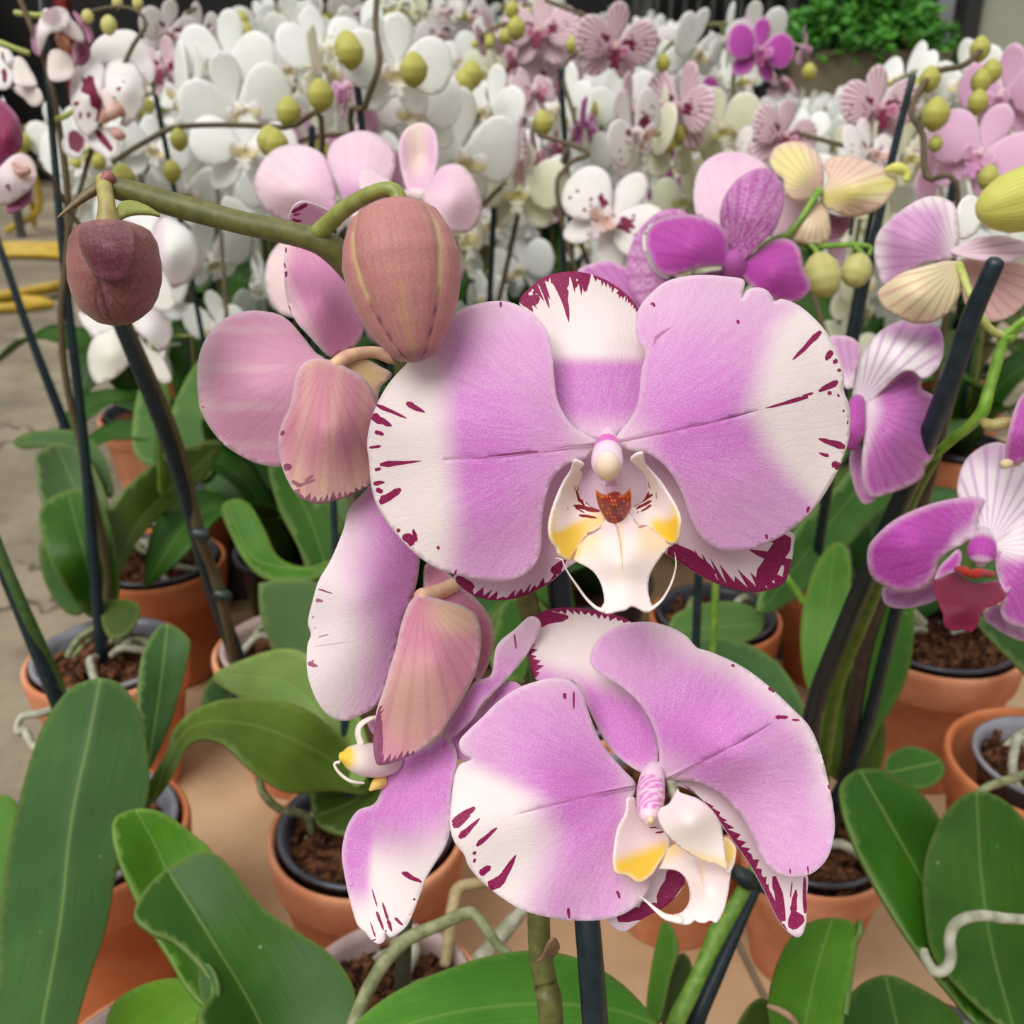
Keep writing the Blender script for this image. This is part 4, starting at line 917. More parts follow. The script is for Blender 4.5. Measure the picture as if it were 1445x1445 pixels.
# dark machinery shapes in the gloom at the back left
cb = thing('cabinet', 'dark metal cabinet in the gloom beyond the aisle', 'cabinet', (-3.0, 5.1, 0))
MDC = simple_mat('cabinet_black', (22, 22, 24), (30, 30, 32), rough=.6)
link('body', box_mesh('body', (-.5, -.2, .05), (.5, .2, 1.1), MDC, .006), cb)
for s in (-1, 1):
    dd = link('cabinet_door', box_mesh('cabinet_door', (s * .25 - .24, -.222, .08), (s * .25 + .24, -.201, 1.07), MDC, .003), cb)
    link('handle', box_mesh('handle', (s * .05 - .008, -.245, .5), (s * .05 + .008, -.224, .66), M_RACK, .002), dd)
for x in (-.45, .45):
    link('foot', box_mesh('foot', (x - .03, -.15, 0), (x + .03, .15, .05), MDC), cb)

# ================================================================== pots near the camera
def lathe_at(name, prof, mat, parent, off=(0, 0, 0), seg=44):
    me = lathe(name, prof, mat, seg)
    o = link(name, me, parent); o.location = off
    return o

POTMESH = {}
def clay_pot(name, label, xy, R=.066, Hh=.125, mat=None, z0=.0035, group=None):
    mat = mat or M_TERRA
    o = thing(name, label, 'pot', (xy[0], xy[1], z0), group)
    key = (R, Hh, mat.name)
    if key not in POTMESH:
        rh = Hh * .26; t = .0055
        prof = [(R * .60, 0), (R * .66, .0), (R * .67, .002), (R * .9, Hh - rh - .002), (R * .935, Hh - rh), (R * .955, Hh - rh + .003), (R * .995, Hh - .006), (R * .99, Hh - .002), (R * .965, Hh), (R * .93, Hh - .001), (R * .905, Hh - .005), (R * .87, Hh - rh), (R * .6, .012), (R * .1, .011)]
        body = lathe('wall', prof, mat, 48)
        POTMESH[key] = body
    link('pot_body', POTMESH[key], o)
    return o


def soil_disc(name, parent, r, z, c, seed, mat=None):
    """lumpy bark surface: chips packed over a low mound"""
    r_ = random.Random(seed); V, Fc = [], []
    n = 28
    V.append((c[0], c[1], z + .004))
    for i in range(1, 8):
        for j in range(n):
            a = 2 * math.pi * j / n; rr = r * i / 7
            V.append((c[0] + rr * math.cos(a), c[1] + rr * math.sin(a), z + .006 * r_.random() + .004 * (1 - i / 7)))
    for j in range(n): Fc.append((0, 1 + j, 1 + (j + 1) % n))
    for i in range(6):
        for j in range(n): Fc.append((1 + i * n + j, 1 + (i + 1) * n + j, 1 + (i + 1) * n + (j + 1) % n, 1 + i * n + (j + 1) % n))
    for k in range(70):
        a = r_.random() * 6.283; q = r * .92 * r_.random() ** .5; s = .003 + .006 * r_.random()
        cc = np.array([c[0] + q * math.cos(a), c[1] + q * math.sin(a), z + .006]); e = Euler((r_.random() * 3, r_.random() * 3, r_.random() * 3)).to_matrix()
        b = len(V)
        for x in (-1, 1):
            for y in (-1, 1):
                for zz in (-1, 1):
                    v = e @ Vector((x * s, y * s * (.4 + .3 * r_.random()), zz * s * .35)); V.append(tuple(cc + np.array(v)))
        Fc += [(b, b + 1, b + 3, b + 2), (b + 4, b + 6, b + 7, b + 5), (b, b + 4, b + 5, b + 1), (b + 2, b + 3, b + 7, b + 6), (b, b + 2, b + 6, b + 4), (b + 1, b + 5, b + 7, b + 3)]
    me = new_mesh(name, V, Fc, mat or M_BARK); me.polygons.foreach_set('use_smooth', [False] * len(me.polygons))
    return link(name, me, parent)


def nursery(parent, R=.058, Hh=.118, z0=.02, mat=None, tilt=(0, 0)):
    prof = [(R * .5, 0), (R * .60, 0), (R * .62, .003), (R * .94, Hh - .004), (R * 1.03, Hh - .003), (R * 1.03, Hh), (R * .97, Hh), (R * .91, Hh - .006), (R * .60, .004), (R * .1, .004)]
    o = link('nursery_pot', lathe('nursery_pot', prof, mat or M_NURS, 44), parent)
    o.location = (0, 0, z0); o.rotation_euler = (tilt[0], tilt[1], 0)
    return o


def roots(parent, n, R, z, seed, mats, c=(0, 0)):
    r_ = random.Random(seed)
    for i in range(n):
        a = r_.random() * 6.283; b = a + r_.uniform(.6, 2.2); r0 = .012
        p = [(c[0] + r0 * math.cos(a), c[1] + r0 * math.sin(a), z + .02), (c[0] + R * .5 * math.cos(a + .2), c[1] + R * .5 * math.sin(a + .2), z + .022 + .01 * r_.random()),
             (c[0] + R * .85 * math.cos(b * .5 + a * .5), c[1] + R * .85 * math.sin(b * .5 + a * .5), z + .012), (c[0] + R * .8 * math.cos(b), c[1] + R * .8 * math.sin(b), z - .004)]
        link('aerial_root', tube_mesh('aerial_root', p, [.003, .0032, .003, .002], mats[i % len(mats)], 8, 5), parent)


def potted(px, py, label_pot, label, R=.066, Hh=.125, tmat=None, nmat=None, seed=1, rt=4, name='moth_orchid', z=None, cat='orchid', xy=None, pot=True, inner=None):
    """clay pot (a thing of its own) whose rim centre is seen at (px, py), and the orchid standing in it"""
    q = at_z(px, py, Hh + .0035) if xy is None else (xy[0], xy[1], 0)
    if pot: clay_pot('terracotta_pot', label_pot, q, R, Hh, tmat)
    o = thing(name, label, cat, (q[0], q[1], .0035))
    ir = inner or R * .86
    nursery(o, ir, Hh * .93, .0125, nmat)
    zz = Hh * .93 + .0125
    soil_disc('potting_bark', o, ir * .93, zz - .018, (0, 0), seed)
    if rt: roots(o, rt, ir * .95, zz - .018, seed, [M_ROOT, M_ROOTG])
    return o


def leaf(parent, outline, depth, mat, midrib=None, fold=.0, thick=.0022, crop=S0, ripple=None, spacing=9, name='leaf'):
    return sheet(name, crop, outline, depth, mat, parent, midrib=midrib if midrib is not None else None, fold=fold, thick=thick, spacing=spacing, ripple=ripple, rimw=4)

# --- the hero's own pot stands below the picture; its leaf spreads along the bottom edge
clay_pot('terracotta_pot', 'terracotta pot of the large pink and white orchid', (0.02, 0.215), .066, .125)
nursery(hero, .057, .118, .018); soil_disc('potting_bark', hero, .053, .118, (0, 0), 77)
leaf(hero, [(470, 1500), (500, 1445), (560, 1398), (640, 1364), (700, 1347), (760, 1341), (820, 1354), (880, 1390), (930, 1450), (960, 1540), (900, 1600), (700, 1640), (520, 1600)],
     [(500, 1445, 360), (740, 1341, 392), (930, 1450, 385), (700, 1640, 330), (720, 1450, 366), (520, 1600, 330)], leaf_mat('leaf_dusty', (56, 112, 22), (78, 134, 40), rough=.42),
     midrib=[(700, 1660), (640, 1500), (560, 1420), (520, 1400)] if 0 else [(960, 1460), (850, 1422), (700, 1420), (560, 1450), (470, 1500)], fold=-.03)

# --- front left: strap leaves of the plant whose pot rim shows in the bottom left corner
nA = potted(228, 1535, 'terracotta pot in the bottom left corner under overlapping green leaves', 'orchid with two folded glossy leaves crossing the bottom left of the picture', seed=11, nmat=M_NURSP, tmat=M_TERRA)
leaf(nA, [(160, 1165), (170, 1148), (200, 1141), (235, 1150), (275, 1180), (300, 1205), (330, 1280), (330, 1380), (300, 1420), (270, 1400), (240, 1350), (215, 1310), (185, 1250), (165, 1200)],
     [(200, 1141, 500), (160, 1170, 492), (330, 1380, 470), (240, 1350, 470), (280, 1200, 508)], LEAF_Y, midrib=[(190, 1142), (230, 1220), (290, 1400)], fold=.12)
leaf(nA, [(190, 1290), (205, 1255), (240, 1222), (280, 1203), (305, 1206), (330, 1230), (370, 1280), (420, 1315), (465, 1345), (495, 1385), (502, 1430), (495, 1500), (400, 1520), (300, 1480), (282, 1430), (300, 1400), (290, 1370), (250, 1330), (215, 1315)],
     [(190, 1290, 440), (300, 1206, 462), (420, 1315, 458), (502, 1430, 440), (400, 1520, 415), (290, 1370, 428), (350, 1380, 436), (300, 1480, 405)], LEAF, midrib=[(240, 1235), (300, 1330), (360, 1430), (400, 1530)], fold=.1, thick=.0024)
leaf(nA, [(282, 1365), (292, 1360), (303, 1375), (308, 1400), (300, 1420), (285, 1410), (280, 1390)], [(282, 1365, 428), (308, 1400, 420), (285, 1410, 422)], LEAF_B, thick=.002, spacing=5)
leaf(nA, [(150, 1440), (165, 1410), (205, 1388), (250, 1380), (290, 1392), (330, 1425), (350, 1460), (340, 1540), (200, 1560), (140, 1500)],
     [(150, 1440, 468), (250, 1380, 490), (350, 1460, 470), (250, 1560, 450)], leaf_mat('leaf_lime', (86, 134, 26), (104, 150, 40)), midrib=[(330, 1420), (250, 1450), (150, 1520)], fold=.05)

# --- big upright strap leaf at the left edge
nB = potted(118, 1170, 'terracotta pot behind the large upright leaf at the left edge', 'orchid with a long upright strap leaf and grey midrib at the left edge', seed=12, tmat=M_TERRAD, nmat=M_NURS)
leaf(nB, [(146, 957), (172, 967), (195, 1000), (207, 1050), (211, 1110), (200, 1150), (176, 1190), (163, 1240), (150, 1310), (130, 1370), (110, 1440), (90, 1510), (10, 1540), (-14, 1470), (-4, 1380), (0, 1290), (8, 1220), (22, 1150), (40, 1080), (62, 1020), (95, 975), (120, 961)],
     [(146, 957, 545), (211, 1110, 520), (40, 1080, 525), (80, 1200, 500), (10, 1540, 410), (90, 1510, 415), (120, 1300, 475), (0, 1290, 480)], LEAF_B, midrib=[(141, 958), (125, 1040), (100, 1160), (85, 1300), (60, 1440), (45, 1530)], fold=-.14, thick=.0026)
leaf(nB, [(-60, 1160), (-20, 1130), (10, 1122), (26, 1145), (20, 1200), (8, 1290), (0, 1400), (5, 1450), (-60, 1460)], [(10, 1122, 560), (-60, 1160, 550), (5, 1450, 500), (-60, 1460, 500)], LEAF_Y, thick=.002)
leaf(nB, [(236, 880), (267, 902), (264, 935), (252, 985), (238, 1030), (222, 1065), (208, 1086), (199, 1045), (196, 985), (200, 930), (214, 896)],
     [(236, 880, 640), (267, 902, 636), (208, 1086, 590), (196, 985, 606), (235, 980, 622)], LEAF_B, midrib=[(236, 880), (224, 980), (208, 1084)], fold=.03)
tube('aerial_root', S0, [(80, 1070, 590, 6), (50, 1056, 600, 6), (34, 1030, 610, 6), (24, 1035, 610, 5), (30, 1012, 612, 5), (60, 1006, 615, 6), (92, 994, 620, 5)], M_ROOT, nB, seg=8)
tube('support_stake', S0, [(-60, 660, 560, 9), (0, 790, 575, 10), (82, 992, 610, 11), (118, 1090, 640, 11), (122, 1170, 655, 11)], M_STAKE, nB, seg=12, k=3)
tube('flower_stalk', S0, [(-60, 590, 545, 6), (-10, 750, 565, 7), (30, 850, 580, 8), (66, 930, 600, 8), (100, 1020, 620, 8), (118, 1140, 650, 8)], simple_mat('stalk_dark_green', (52, 84, 34), (70, 100, 46), rough=.5, scale=200), nB, seg=10, k=4)

# --- centre left pot under the side bloom
nC = potted(518, 1168, 'terracotta pot below the side-facing pink bloom', 'orchid with arched olive leaves and pale pink blooms behind the front buds', seed=13, R=.064, nmat=M_NURSD, tmat=M_TERRA, rt=3)
leaf(nC, [(440, 1090), (470, 1080), (520, 1070), (548, 1100), (552, 1150), (530, 1175), (490, 1180), (450, 1165), (438, 1130)], [(440, 1100, 660), (552, 1120, 650), (490, 1180, 640), (500, 1100, 665)], LEAF_O, midrib=[(540, 1090), (500, 1130), (450, 1150)], fold=.05)
leaf(nC, [(300, 955), (345, 930), (400, 915), (440, 928), (480, 970), (510, 1020), (520, 1080), (500, 1110), (460, 1060), (400, 1010), (340, 985)], [(400, 915, 690), (300, 955, 700), (510, 1090, 640), (430, 990, 670)], leaf_mat('leaf_pale_olive', (92, 122, 50), (116, 142, 70)), midrib=[(330, 950), (420, 970), (500, 1080)], fold=.06)
leaf(nC, [(284, 1000), (292, 965), (312, 950), (345, 950), (380, 965), (400, 990), (350, 1000), (310, 1010)], [(284, 1000, 690), (345, 950, 710), (400, 990, 700)], LEAF_D)
leaf(nC, [(205, 1140), (198, 1125), (215, 1095), (235, 1060), (245, 1030), (270, 1005), (310, 988), (360, 985), (410, 992), (450, 1012), (485, 1048), (515, 1090), (520, 1120), (470, 1116), (415, 1120), (380, 1105), (348, 1080), (320, 1052), (290, 1042), (265, 1052), (250, 1080), (228, 1120)],
     [(205, 1140, 560), (250, 1040, 580), (350, 985, 620), (515, 1090, 650), (415, 1120, 610), (300, 1042, 590), (420, 1050, 618), (250, 1080, 566)], leaf_mat('leaf_olive_under', (70, 96, 24), (92, 118, 38), rough=.45), midrib=[(215, 1130), (262, 1030), (340, 1020), (430, 1050), (510, 1100)], fold=.05)
tube('aerial_root', S0, [(366, 1098, 620, 5), (372, 1120, 618, 6), (395, 1142, 625, 6), (430, 1150, 640, 6), (440, 1175, 650, 5)], M_ROOTG, nC, seg=8)
tube('support_stake', S0, [(458, 455, 610, 4), (470, 700, 630, 5), (485, 1000, 652, 6), (500, 1180, 662, 6)], M_STAKE, nC, seg=10, k=3)
# its pale pink blooms
M_PALE = petal_mat('petal_pale_pink', (250, 232, 232), (226, 152, 214), (170, 60, 150), (240, 214, 160), vein=(214, 150, 196), vein_amt=.09, grain=.12, speck=500)
pf = flower(nC, CK, [(600, 470, 585, 22), (612, 430, 575, 24), (620, 395, 566, 20)], M_PALE)
sheet('petal', CK, [(570, 420), (545, 370), (540, 280), (510, 190), (460, 150), (390, 135), (320, 155), (270, 210), (248, 290), (290, 370), (350, 412), (440, 440), (520, 440)], [(570, 410, 575), (250, 290, 590), (390, 135, 600), (380, 300, 570), (350, 412, 590)], M_PALE, pf, base=(590, 420), spacing=8, pigf=lambda x, y: (.2 + .4 * sm(400, 560, x), 0 * x, 0 * x), rimw=9)
sheet('petal', CK, [(600, 430), (575, 370), (545, 280), (511, 190), (530, 130), (590, 95), (650, 88), (715, 115), (755, 175), (745, 250), (710, 310), (660, 350), (630, 400)], [(600, 430, 570), (650, 88, 590), (511, 190, 580), (755, 175, 585), (630, 260, 560)], M_PALE, pf, base=(605, 430), spacing=8, pigf=lambda x, y: (.3 + .6 * sm(180, 360, y) * sm(720, 560, x), 0 * x, 0 * x))
sheet('side_lobe', CK, [(625, 260), (650, 225), (700, 240), (745, 280), (690, 315), (640, 305)], [(625, 260, 556), (745, 280, 560), (690, 315, 552)], M_PALE, pf, spacing=6, pigf=lambda x, y: (.2 + 0 * x, 0 * x, 0 * x))
pf2 = flower(nC, CK, [(760, 330, 590, 18), (810, 315, 580, 22), (850, 320, 574, 24)], M_PALE)
sheet('sepal', CK, [(835, 325), (800, 300), (776, 220), (770, 130), (795, 78), (850, 58), (895, 88), (906, 170), (892, 250), (865, 315)], [(840, 325, 575), (850, 58, 588), (776, 180, 580), (906, 170, 580), (840, 180, 590)], M_PALE, pf2, base=(845, 330), spacing=7, pigf=lambda x, y: (.55 - .5 * sm(60, 10, np.abs(x - 830)) * sm(300, 180, y), 0 * x, .3 * sm(60, 10, np.abs(x - 830)) * sm(300, 180, y)))
sheet('petal', CK, [(850, 330), (880, 270), (915, 220), (965, 205), (1010, 225), (1050, 290), (1066, 355), (1052, 415), (1012, 452), (960, 452), (920, 430), (885, 375)], [(850, 330, 572), (965, 205, 582), (1066, 355, 580), (1012, 452, 574), (960, 330, 562)], M_PALE, pf2, base=(850, 330), spacing=7, pigf=lambda x, y: (.28 + .45 * sm(960, 880, x) * sm(320, 250, y), 0 * x, 0 * x))
pf3 = flower(nC, CK, [(420, 560, 600, 18), (400, 600, 592, 22), (392, 640, 588, 22)], M_PALE)
sheet('petal', CK, [(420, 480), (360, 478), (320, 510), (295, 560), (288, 620), (300, 680), (325, 725), (365, 750), (420, 740), (440, 600)], [(420, 600, 588), (288, 620, 600), (365, 750, 595), (360, 478, 604)], M_PALE, pf3, base=(420, 600), spacing=7, pigf=lambda x, y: (.1 + 0 * x, 0 * x, .1 + 0 * x))
tube('flower_stalk', CK, [(790, 330, 600, 16), (640, 430, 612, 16), (560, 480, 620, 16), (560, 760, 640, 15), (600, 1400, 660, 15), (620, 2300, 668, 15)], M_STALKBR, nC, seg=10)

# --- pot with pinkish liner at bottom centre
nD = potted(548, 1402, 'terracotta pot with a pinkish clear liner at the bottom centre', 'bare orchid stump with a thick silvery aerial root at the bottom centre', seed=14, R=.052, Hh=.11, nmat=M_NURSP, rt=2)
tube('flower_stalk', S0, [(572, 1300, 520, 10), (570, 1350, 525, 11), (566, 1420, 540, 12)], simple_mat('stump_dark', (46, 52, 34), (64, 66, 44), rough=.7, scale=120), nD, seg=12)
tube('aerial_root', S0, [(720, 1348, 430, 6), (700, 1330, 432, 7), (672, 1292, 436, 8), (655, 1290, 436, 9), (620, 1305, 434, 9), (575, 1325, 430, 10), (545, 1355, 424, 10), (520, 1395, 418, 10), (505, 1430, 412, 10), (488, 1470, 405, 10)], M_ROOTG, hero, seg=10)
tube('aerial_root', S0, [(690, 1245, 600, 7), (650, 1252, 590, 9), (640, 1275, 585, 9), (634, 1320, 578, 9), (628, 1360, 570, 8)], simple_mat('root_tan', (150, 132, 92), (176, 156, 116), rough=.7, scale=160), nD, seg=10)
tube('aerial_root', S0, [(742, 1280, 610, 8), (720, 1305, 600, 11), (690, 1340, 590, 12), (650, 1385, 575, 12)], M_ROOT, nD, seg=10)

# --- left aisle plants
M_SPOT = petal_mat('petal_white_magenta_blotch', (248, 244, 240), (226, 190, 214), (128, 10, 62), (214, 140, 60), grain=.15, speck=500, trans=.3, rough=.6)
M_MAG = petal_mat('petal_deep_magenta', (236, 214, 226), (134, 16, 76), (110, 8, 60), (220, 150, 90), grain=.15, speck=500, rim=(200, 140, 180), trans=.2)
nE = potted(150, 925, 'terracotta pot with a pale grey liner and bark beside the aisle', 'orchid beside the aisle with white blooms splashed with dark magenta', seed=15, tmat=M_TERRA, nmat=M_NURS, rt=6)
leaf(nE, [(55, 735), (64, 708), (95, 692), (130, 694), (152, 730), (166, 790), (168, 840), (150, 872), (122, 868), (98, 838), (70, 792)], [(55, 735, 830), (110, 692, 850), (166, 820, 840), (122, 868, 840), (110, 780, 815)], LEAF, midrib=[(95, 693), (118, 780), (140, 870)], fold=.15)
leaf(nE, [(56, 770), (72, 770), (95, 808), (118, 845), (112, 868), (90, 862), (68, 832), (57, 800)], [(56, 770, 870), (118, 845, 860), (90, 862, 865)], LEAF_B)
leaf(nE, [(50, 650), (62, 632), (90, 626), (120, 640), (142, 680), (152, 720), (150, 780), (100, 760), (62, 720)], [(50, 650, 880), (90, 626, 905), (152, 720, 870), (100, 760, 870)], leaf_mat('leaf_grey_green', (58, 84, 42), (72, 98, 54)), midrib=[(80, 630), (110, 700), (140, 780)], fold=.1)
leaf(nE, [(18, 622), (40, 610), (80, 606), (118, 612), (145, 640), (160, 690), (150, 700), (130, 660), (100, 636), (60, 630), (30, 632)], [(18, 622, 915), (80, 606, 920), (160, 690, 900), (100, 636, 910)], LEAF_B)
leaf(nE, [(142, 850), (160, 846), (188, 848), (197, 860), (190, 882), (168, 900), (148, 892)], [(142, 850, 830), (197, 860, 825), (168, 900, 810)], LEAF_O, spacing=6)
leaf(nE, [(146, 810), (140, 760), (150, 720), (185, 680), (230, 645), (280, 625), (310, 625), (300, 660), (262, 700), (225, 730), (190, 770), (168, 815)], [(150, 810, 850), (150, 720, 870), (300, 640, 960), (225, 730, 890), (200, 700, 880)], LEAF_O, midrib=[(158, 815), (200, 730), (300, 638)], fold=.12)
tube('support_stake', S0, [(58, 0, 700, 4.5), (75, 200, 715, 5), (95, 420, 740, 6), (118, 620, 775, 7), (133, 800, 810, 8), (144, 930, 840, 8)], M_STAKE, nE, seg=12, k=3)
tube('flower_stalk', S0, [(20, -20, 690, 4), (45, 40, 695, 4), (70, 110, 700, 4), (92, 240, 715, 5), (96, 340, 728, 5), (86, 440, 740, 5), (94, 540, 760, 5), (122, 660, 790, 6), (150, 800, 830, 7), (150, 880, 845, 7)], M_STALKBR, nE, seg=10)
sp = flower(nE, CB, [(860, 760, 690, 40), (900, 860, 680, 50), (915, 930, 672, 50)], M_SPOT, pigf=lambda t, ph: (.4 * t, 0 * t, .5 * t, 0 * t))
sheet('petal', CB, [(850, 860), (850, 700), (850, 560), (820, 510), (740, 478), (650, 510), (590, 600), (568, 750), (588, 900), (625, 1030), (700, 1112), (760, 1080), (800, 1000), (830, 920)], [(850, 800, 690), (568, 750, 700), (740, 478, 705), (700, 1112, 690), (700, 780, 680)], M_SPOT, sp, base=(850, 850), spacing=6,
      marks=[([(665, 620), (700, 640), (720, 612), (762, 622), (772, 680), (800, 760), (836, 830), (820, 920), (800, 1000), (778, 995), (795, 900), (740, 862), (728, 780), (680, 760), (655, 740), (675, 690)], 1), streak(606, 860, 640, 830, 40, 30), streak(655, 910, 655, 975, 36, 24, .8), streak(722, 915, 722, 965, 40, 24, .9), streak(790, 1040, 800, 1000, 20, 10)])
sheet('petal', CB, [(850, 860), (850, 700), (862, 560), (905, 500), (1000, 478), (1080, 500), (1140, 570), (1185, 680), (1180, 830), (1120, 940), (1040, 1030), (980, 1010), (1000, 920), (950, 850)], [(850, 850, 690), (1185, 700, 700), (1000, 478, 708), (1040, 1030, 690), (1020, 720, 682)], M_SPOT, sp, base=(850, 850), spacing=6,
      marks=[streak(850, 800, 945, 800, 46, 20), streak(955, 740, 985, 710, 36, 30, .9), streak(1000, 660, 1020, 670, 26, 20, .6), streak(850, 780, 900, 770, 26, 20)])
sheet('sepal', CB, [(800, 540), (740, 450), (750, 370), (830, 290), (960, 245), (1080, 250), (1170, 330), (1235, 450), (1265, 580), (1230, 680), (1150, 640), (1000, 520)], [(850, 700, 715), (750, 370, 722), (1080, 250, 730), (1265, 580, 722)], M_SPOT, sp, base=(850, 760), spacing=7)
sheet('sepal', CB, [(690, 1120), (650, 1070), (600, 1045), (540, 1090), (503, 1160), (520, 1240), (580, 1285), (650, 1285), (690, 1200)], [(690, 1120, 696), (503, 1160, 704), (620, 1285, 700)], M_SPOT, sp, spacing=6, marks=[([(600, 1060), (560, 1085), (555, 1150), (570, 1215), (640, 1250), (682, 1200), (688, 1130), (640, 1075)], .95)])
sheet('sepal', CB, [(760, 1060), (715, 1110), (705, 1160), (760, 1220), (830, 1260), (890, 1300), (950, 1240), (980, 1130), (920, 1050), (850, 1030)], [(850, 1000, 692), (705, 1160, 694), (890, 1300, 690), (980, 1130, 692)], M_SPOT, sp, spacing=6, marks=[([(770, 1070), (800, 1055), (840, 1090), (880, 1140), (925, 1210), (905, 1245), (860, 1200), (810, 1150)], 1)])
tube('lip', CB, [(840, 990, 686, 30), (880, 940, 680, 50), (950, 900, 676, 60), (1000, 930, 680, 30)], M_SPOT, sp, seg=12, pigf=lambda t, ph: (.5 + 0 * t, 0 * t, .6 + 0 * t, 0 * t))
tube('side_lobe', CB, [(930, 1060, 682, 30), (970, 1100, 678, 46), (1010, 1110, 682, 20)], M_SPOT, sp, seg=12, pigf=lambda t, ph: (.8 + 0 * t, 0 * t, .5 + 0 * t, 0 * t))
sp = flower(nE, CB, [(380, 100, 700, 30), (430, 160, 690, 60), (470, 200, 684, 60)], M_SPOT)
sheet('sepal', CB, [(320, 160), (370, 90), (450, 55), (530, 70), (570, 130), (560, 210), (480, 260), (400, 280), (350, 400), (320, 420), (300, 330), (305, 230)], [(450, 55, 690), (320, 420, 672), (570, 160, 686), (420, 180, 668)], M_SPOT, sp, spacing=6, pigf=lambda x, y: (0 * x, .75 * sm(110, 60, np.hypot(x - 420, y - 130)) * .8, 0 * x))
sheet('petal', CB, [(560, 130), (600, 170), (650, 220), (690, 290), (685, 340), (620, 330), (540, 280), (500, 230), (520, 160)], [(540, 180, 682), (690, 290, 690), (600, 320, 684)], M_SPOT, sp, spacing=6, pigf=lambda x, y: (.1 + 0 * x, 0 * x, .15 + 0 * x))
sheet('petal', CB, [(600, 90), (680, 150), (745, 230), (765, 310), (730, 350), (700, 260), (640, 180)], [(600, 90, 694), (765, 310, 698), (700, 260, 690)], M_MAG, sp, spacing=6, pigf=lambda x, y: (.9 + 0 * x, 0 * x, 0 * x))
sheet('petal', CB, [(290, 200), (320, 230), (310, 330), (330, 440), (300, 450), (260, 400), (255, 290)], [(290, 200, 694), (300, 450, 690), (255, 300, 698)], M_MAG, sp, spacing=6, pigf=lambda x, y: (.7 + 0 * x, 0 * x, 0 * x))
tube('lip', CB, [(480, 300, 684, 30), (510, 340, 680, 50), (530, 380, 680, 46)], M_SPOT, sp, seg=12, pigf=lambda t, ph: (.3 + 0 * t, .3 * t, .8 + 0 * t, 0 * t))
sheet('sepal', CB, [(400, 430), (470, 400), (560, 440), (600, 520), (590, 620), (500, 660), (410, 650), (385, 560)], [(400, 430, 690), (590, 620, 684), (400, 640, 684)], M_SPOT, sp, spacing=7, pigf=lambda x, y: (0 * x, 0 * x, .12 + 0 * x))
sheet('sepal', CB, [(600, 350), (700, 350), (740, 430), (700, 520), (610, 520), (590, 430)], [(600, 350, 702), (740, 430, 706), (610, 520, 700)], M_MAG, sp, spacing=7, pigf=lambda x, y: (.9 * sm(600, 640, x), 0 * x, 0 * x))
sp = flower(nE, CB, [(60, 430, 690, 30), (90, 520, 684, 40)], M_SPOT)
sheet('petal', CB, [(110, 480), (160, 460), (210, 500), (250, 570), (290, 640), (290, 700), (130, 690), (110, 600)], [(110, 480, 684), (290, 680, 680), (130, 690, 676)], M_SPOT, sp, spacing=7, pigf=lambda x, y: (0 * x, 0 * x, .12 + 0 * x))
sheet('petal', CB, [(105, 700), (290, 705), (345, 790), (330, 850), (260, 868), (190, 800), (120, 750)], [(105, 700, 686), (345, 790, 680), (260, 868, 684)], M_SPOT, sp, spacing=7, pigf=lambda x, y: (0 * x, 0 * x, .12 + 0 * x))
sheet('sepal', CB, [(-80, 400), (0, 380), (80, 420), (120, 500), (110, 640), (60, 720), (0, 728), (-80, 690)], [(0, 380, 690), (110, 600, 684), (0, 728, 684)], M_SPOT, sp, spacing=7, marks=[([(10, 420), (80, 440), (110, 480), (90, 540), (40, 520), (10, 470)], .9), streak(30, 560, 40, 680, 50, 30)])
for (x0, y0, x1, y1, x2, y2) in ((70, 20, 52, 22, 22, 18), (40, 75, 20, 68, 0, 60), (80, 168, 92, 164, 100, 158)):
    tube('pedicel', S0, [(x0, y0, 700, 4), (x1, y1, 697, 4), (x2, y2, 694, 4)], M_PEDGR, nE, seg=8)
for (x, y, rx, dm) in ((123, 24, 9, 700), (153, 36, 12, 700), (194, 5, 8, 705), (165, 4, 8, 704)):
    bud(nE, 'flower_bud', S0, (x, y - rx * 1.2), (x + 1, y + rx * 1.2), rx * 1.9, dm, petal_mat('bud_green', (196, 196, 110), (170, 130, 110), (120, 60, 80), (230, 226, 140), vein=(140, 150, 60), vein_amt=.4, grain=.2, trans=.1, speck=300),
        ([0, .1, .3, .6, .85, 1], [.2, .6, .95, 1, .65, .1]), [(0, 0), (2.1, 0), (4.2, 0)], nu=12, nv=18, pig=lambda t, ph, s: (.15 + .3 * s, 0, .4, 0))
tube('flower_stalk', S0, [(96, 330, 726, 4), (130, 210, 715, 3.5), (180, 80, 705, 3.5), (205, 36, 703, 3), (190, 14, 702, 2.5), (160, 10, 702, 2.5), (126, 16, 700, 2)], M_STALKBR, nE, seg=8)

nF = potted(222, 790, 'orange terracotta pot with a dark liner and silvery roots, behind the pale-lined pot', 'orchid with small white blooms hanging behind the dark round bud', seed=16, tmat=M_TERRAD, nmat=M_NURSD, rt=7)
clayx = potted(244, 712, 'orange terracotta pot just behind the pot with silvery roots', 'orchid behind the pot with silvery roots, broad green leaves', seed=17, tmat=M_TERRAD, nmat=M_NURS, rt=3)
leaf(clayx, [(190, 640), (188, 590), (200, 540), (225, 520), (240, 560), (240, 620), (225, 660)], [(190, 640, 1080), (225, 520, 1130), (235, 640, 1090)], leaf_mat('leaf_mid_grey_green', (66, 104, 42), (84, 122, 54)))
leaf(clayx, [(230, 640), (250, 560), (290, 500), (330, 520), (340, 580), (320, 640), (280, 680)], [(230, 640, 1090), (290, 500, 1150), (340, 600, 1120), (280, 680, 1090)], leaf_mat('leaf_mid_grey_green', (0, 0, 0), (0, 0, 0)))
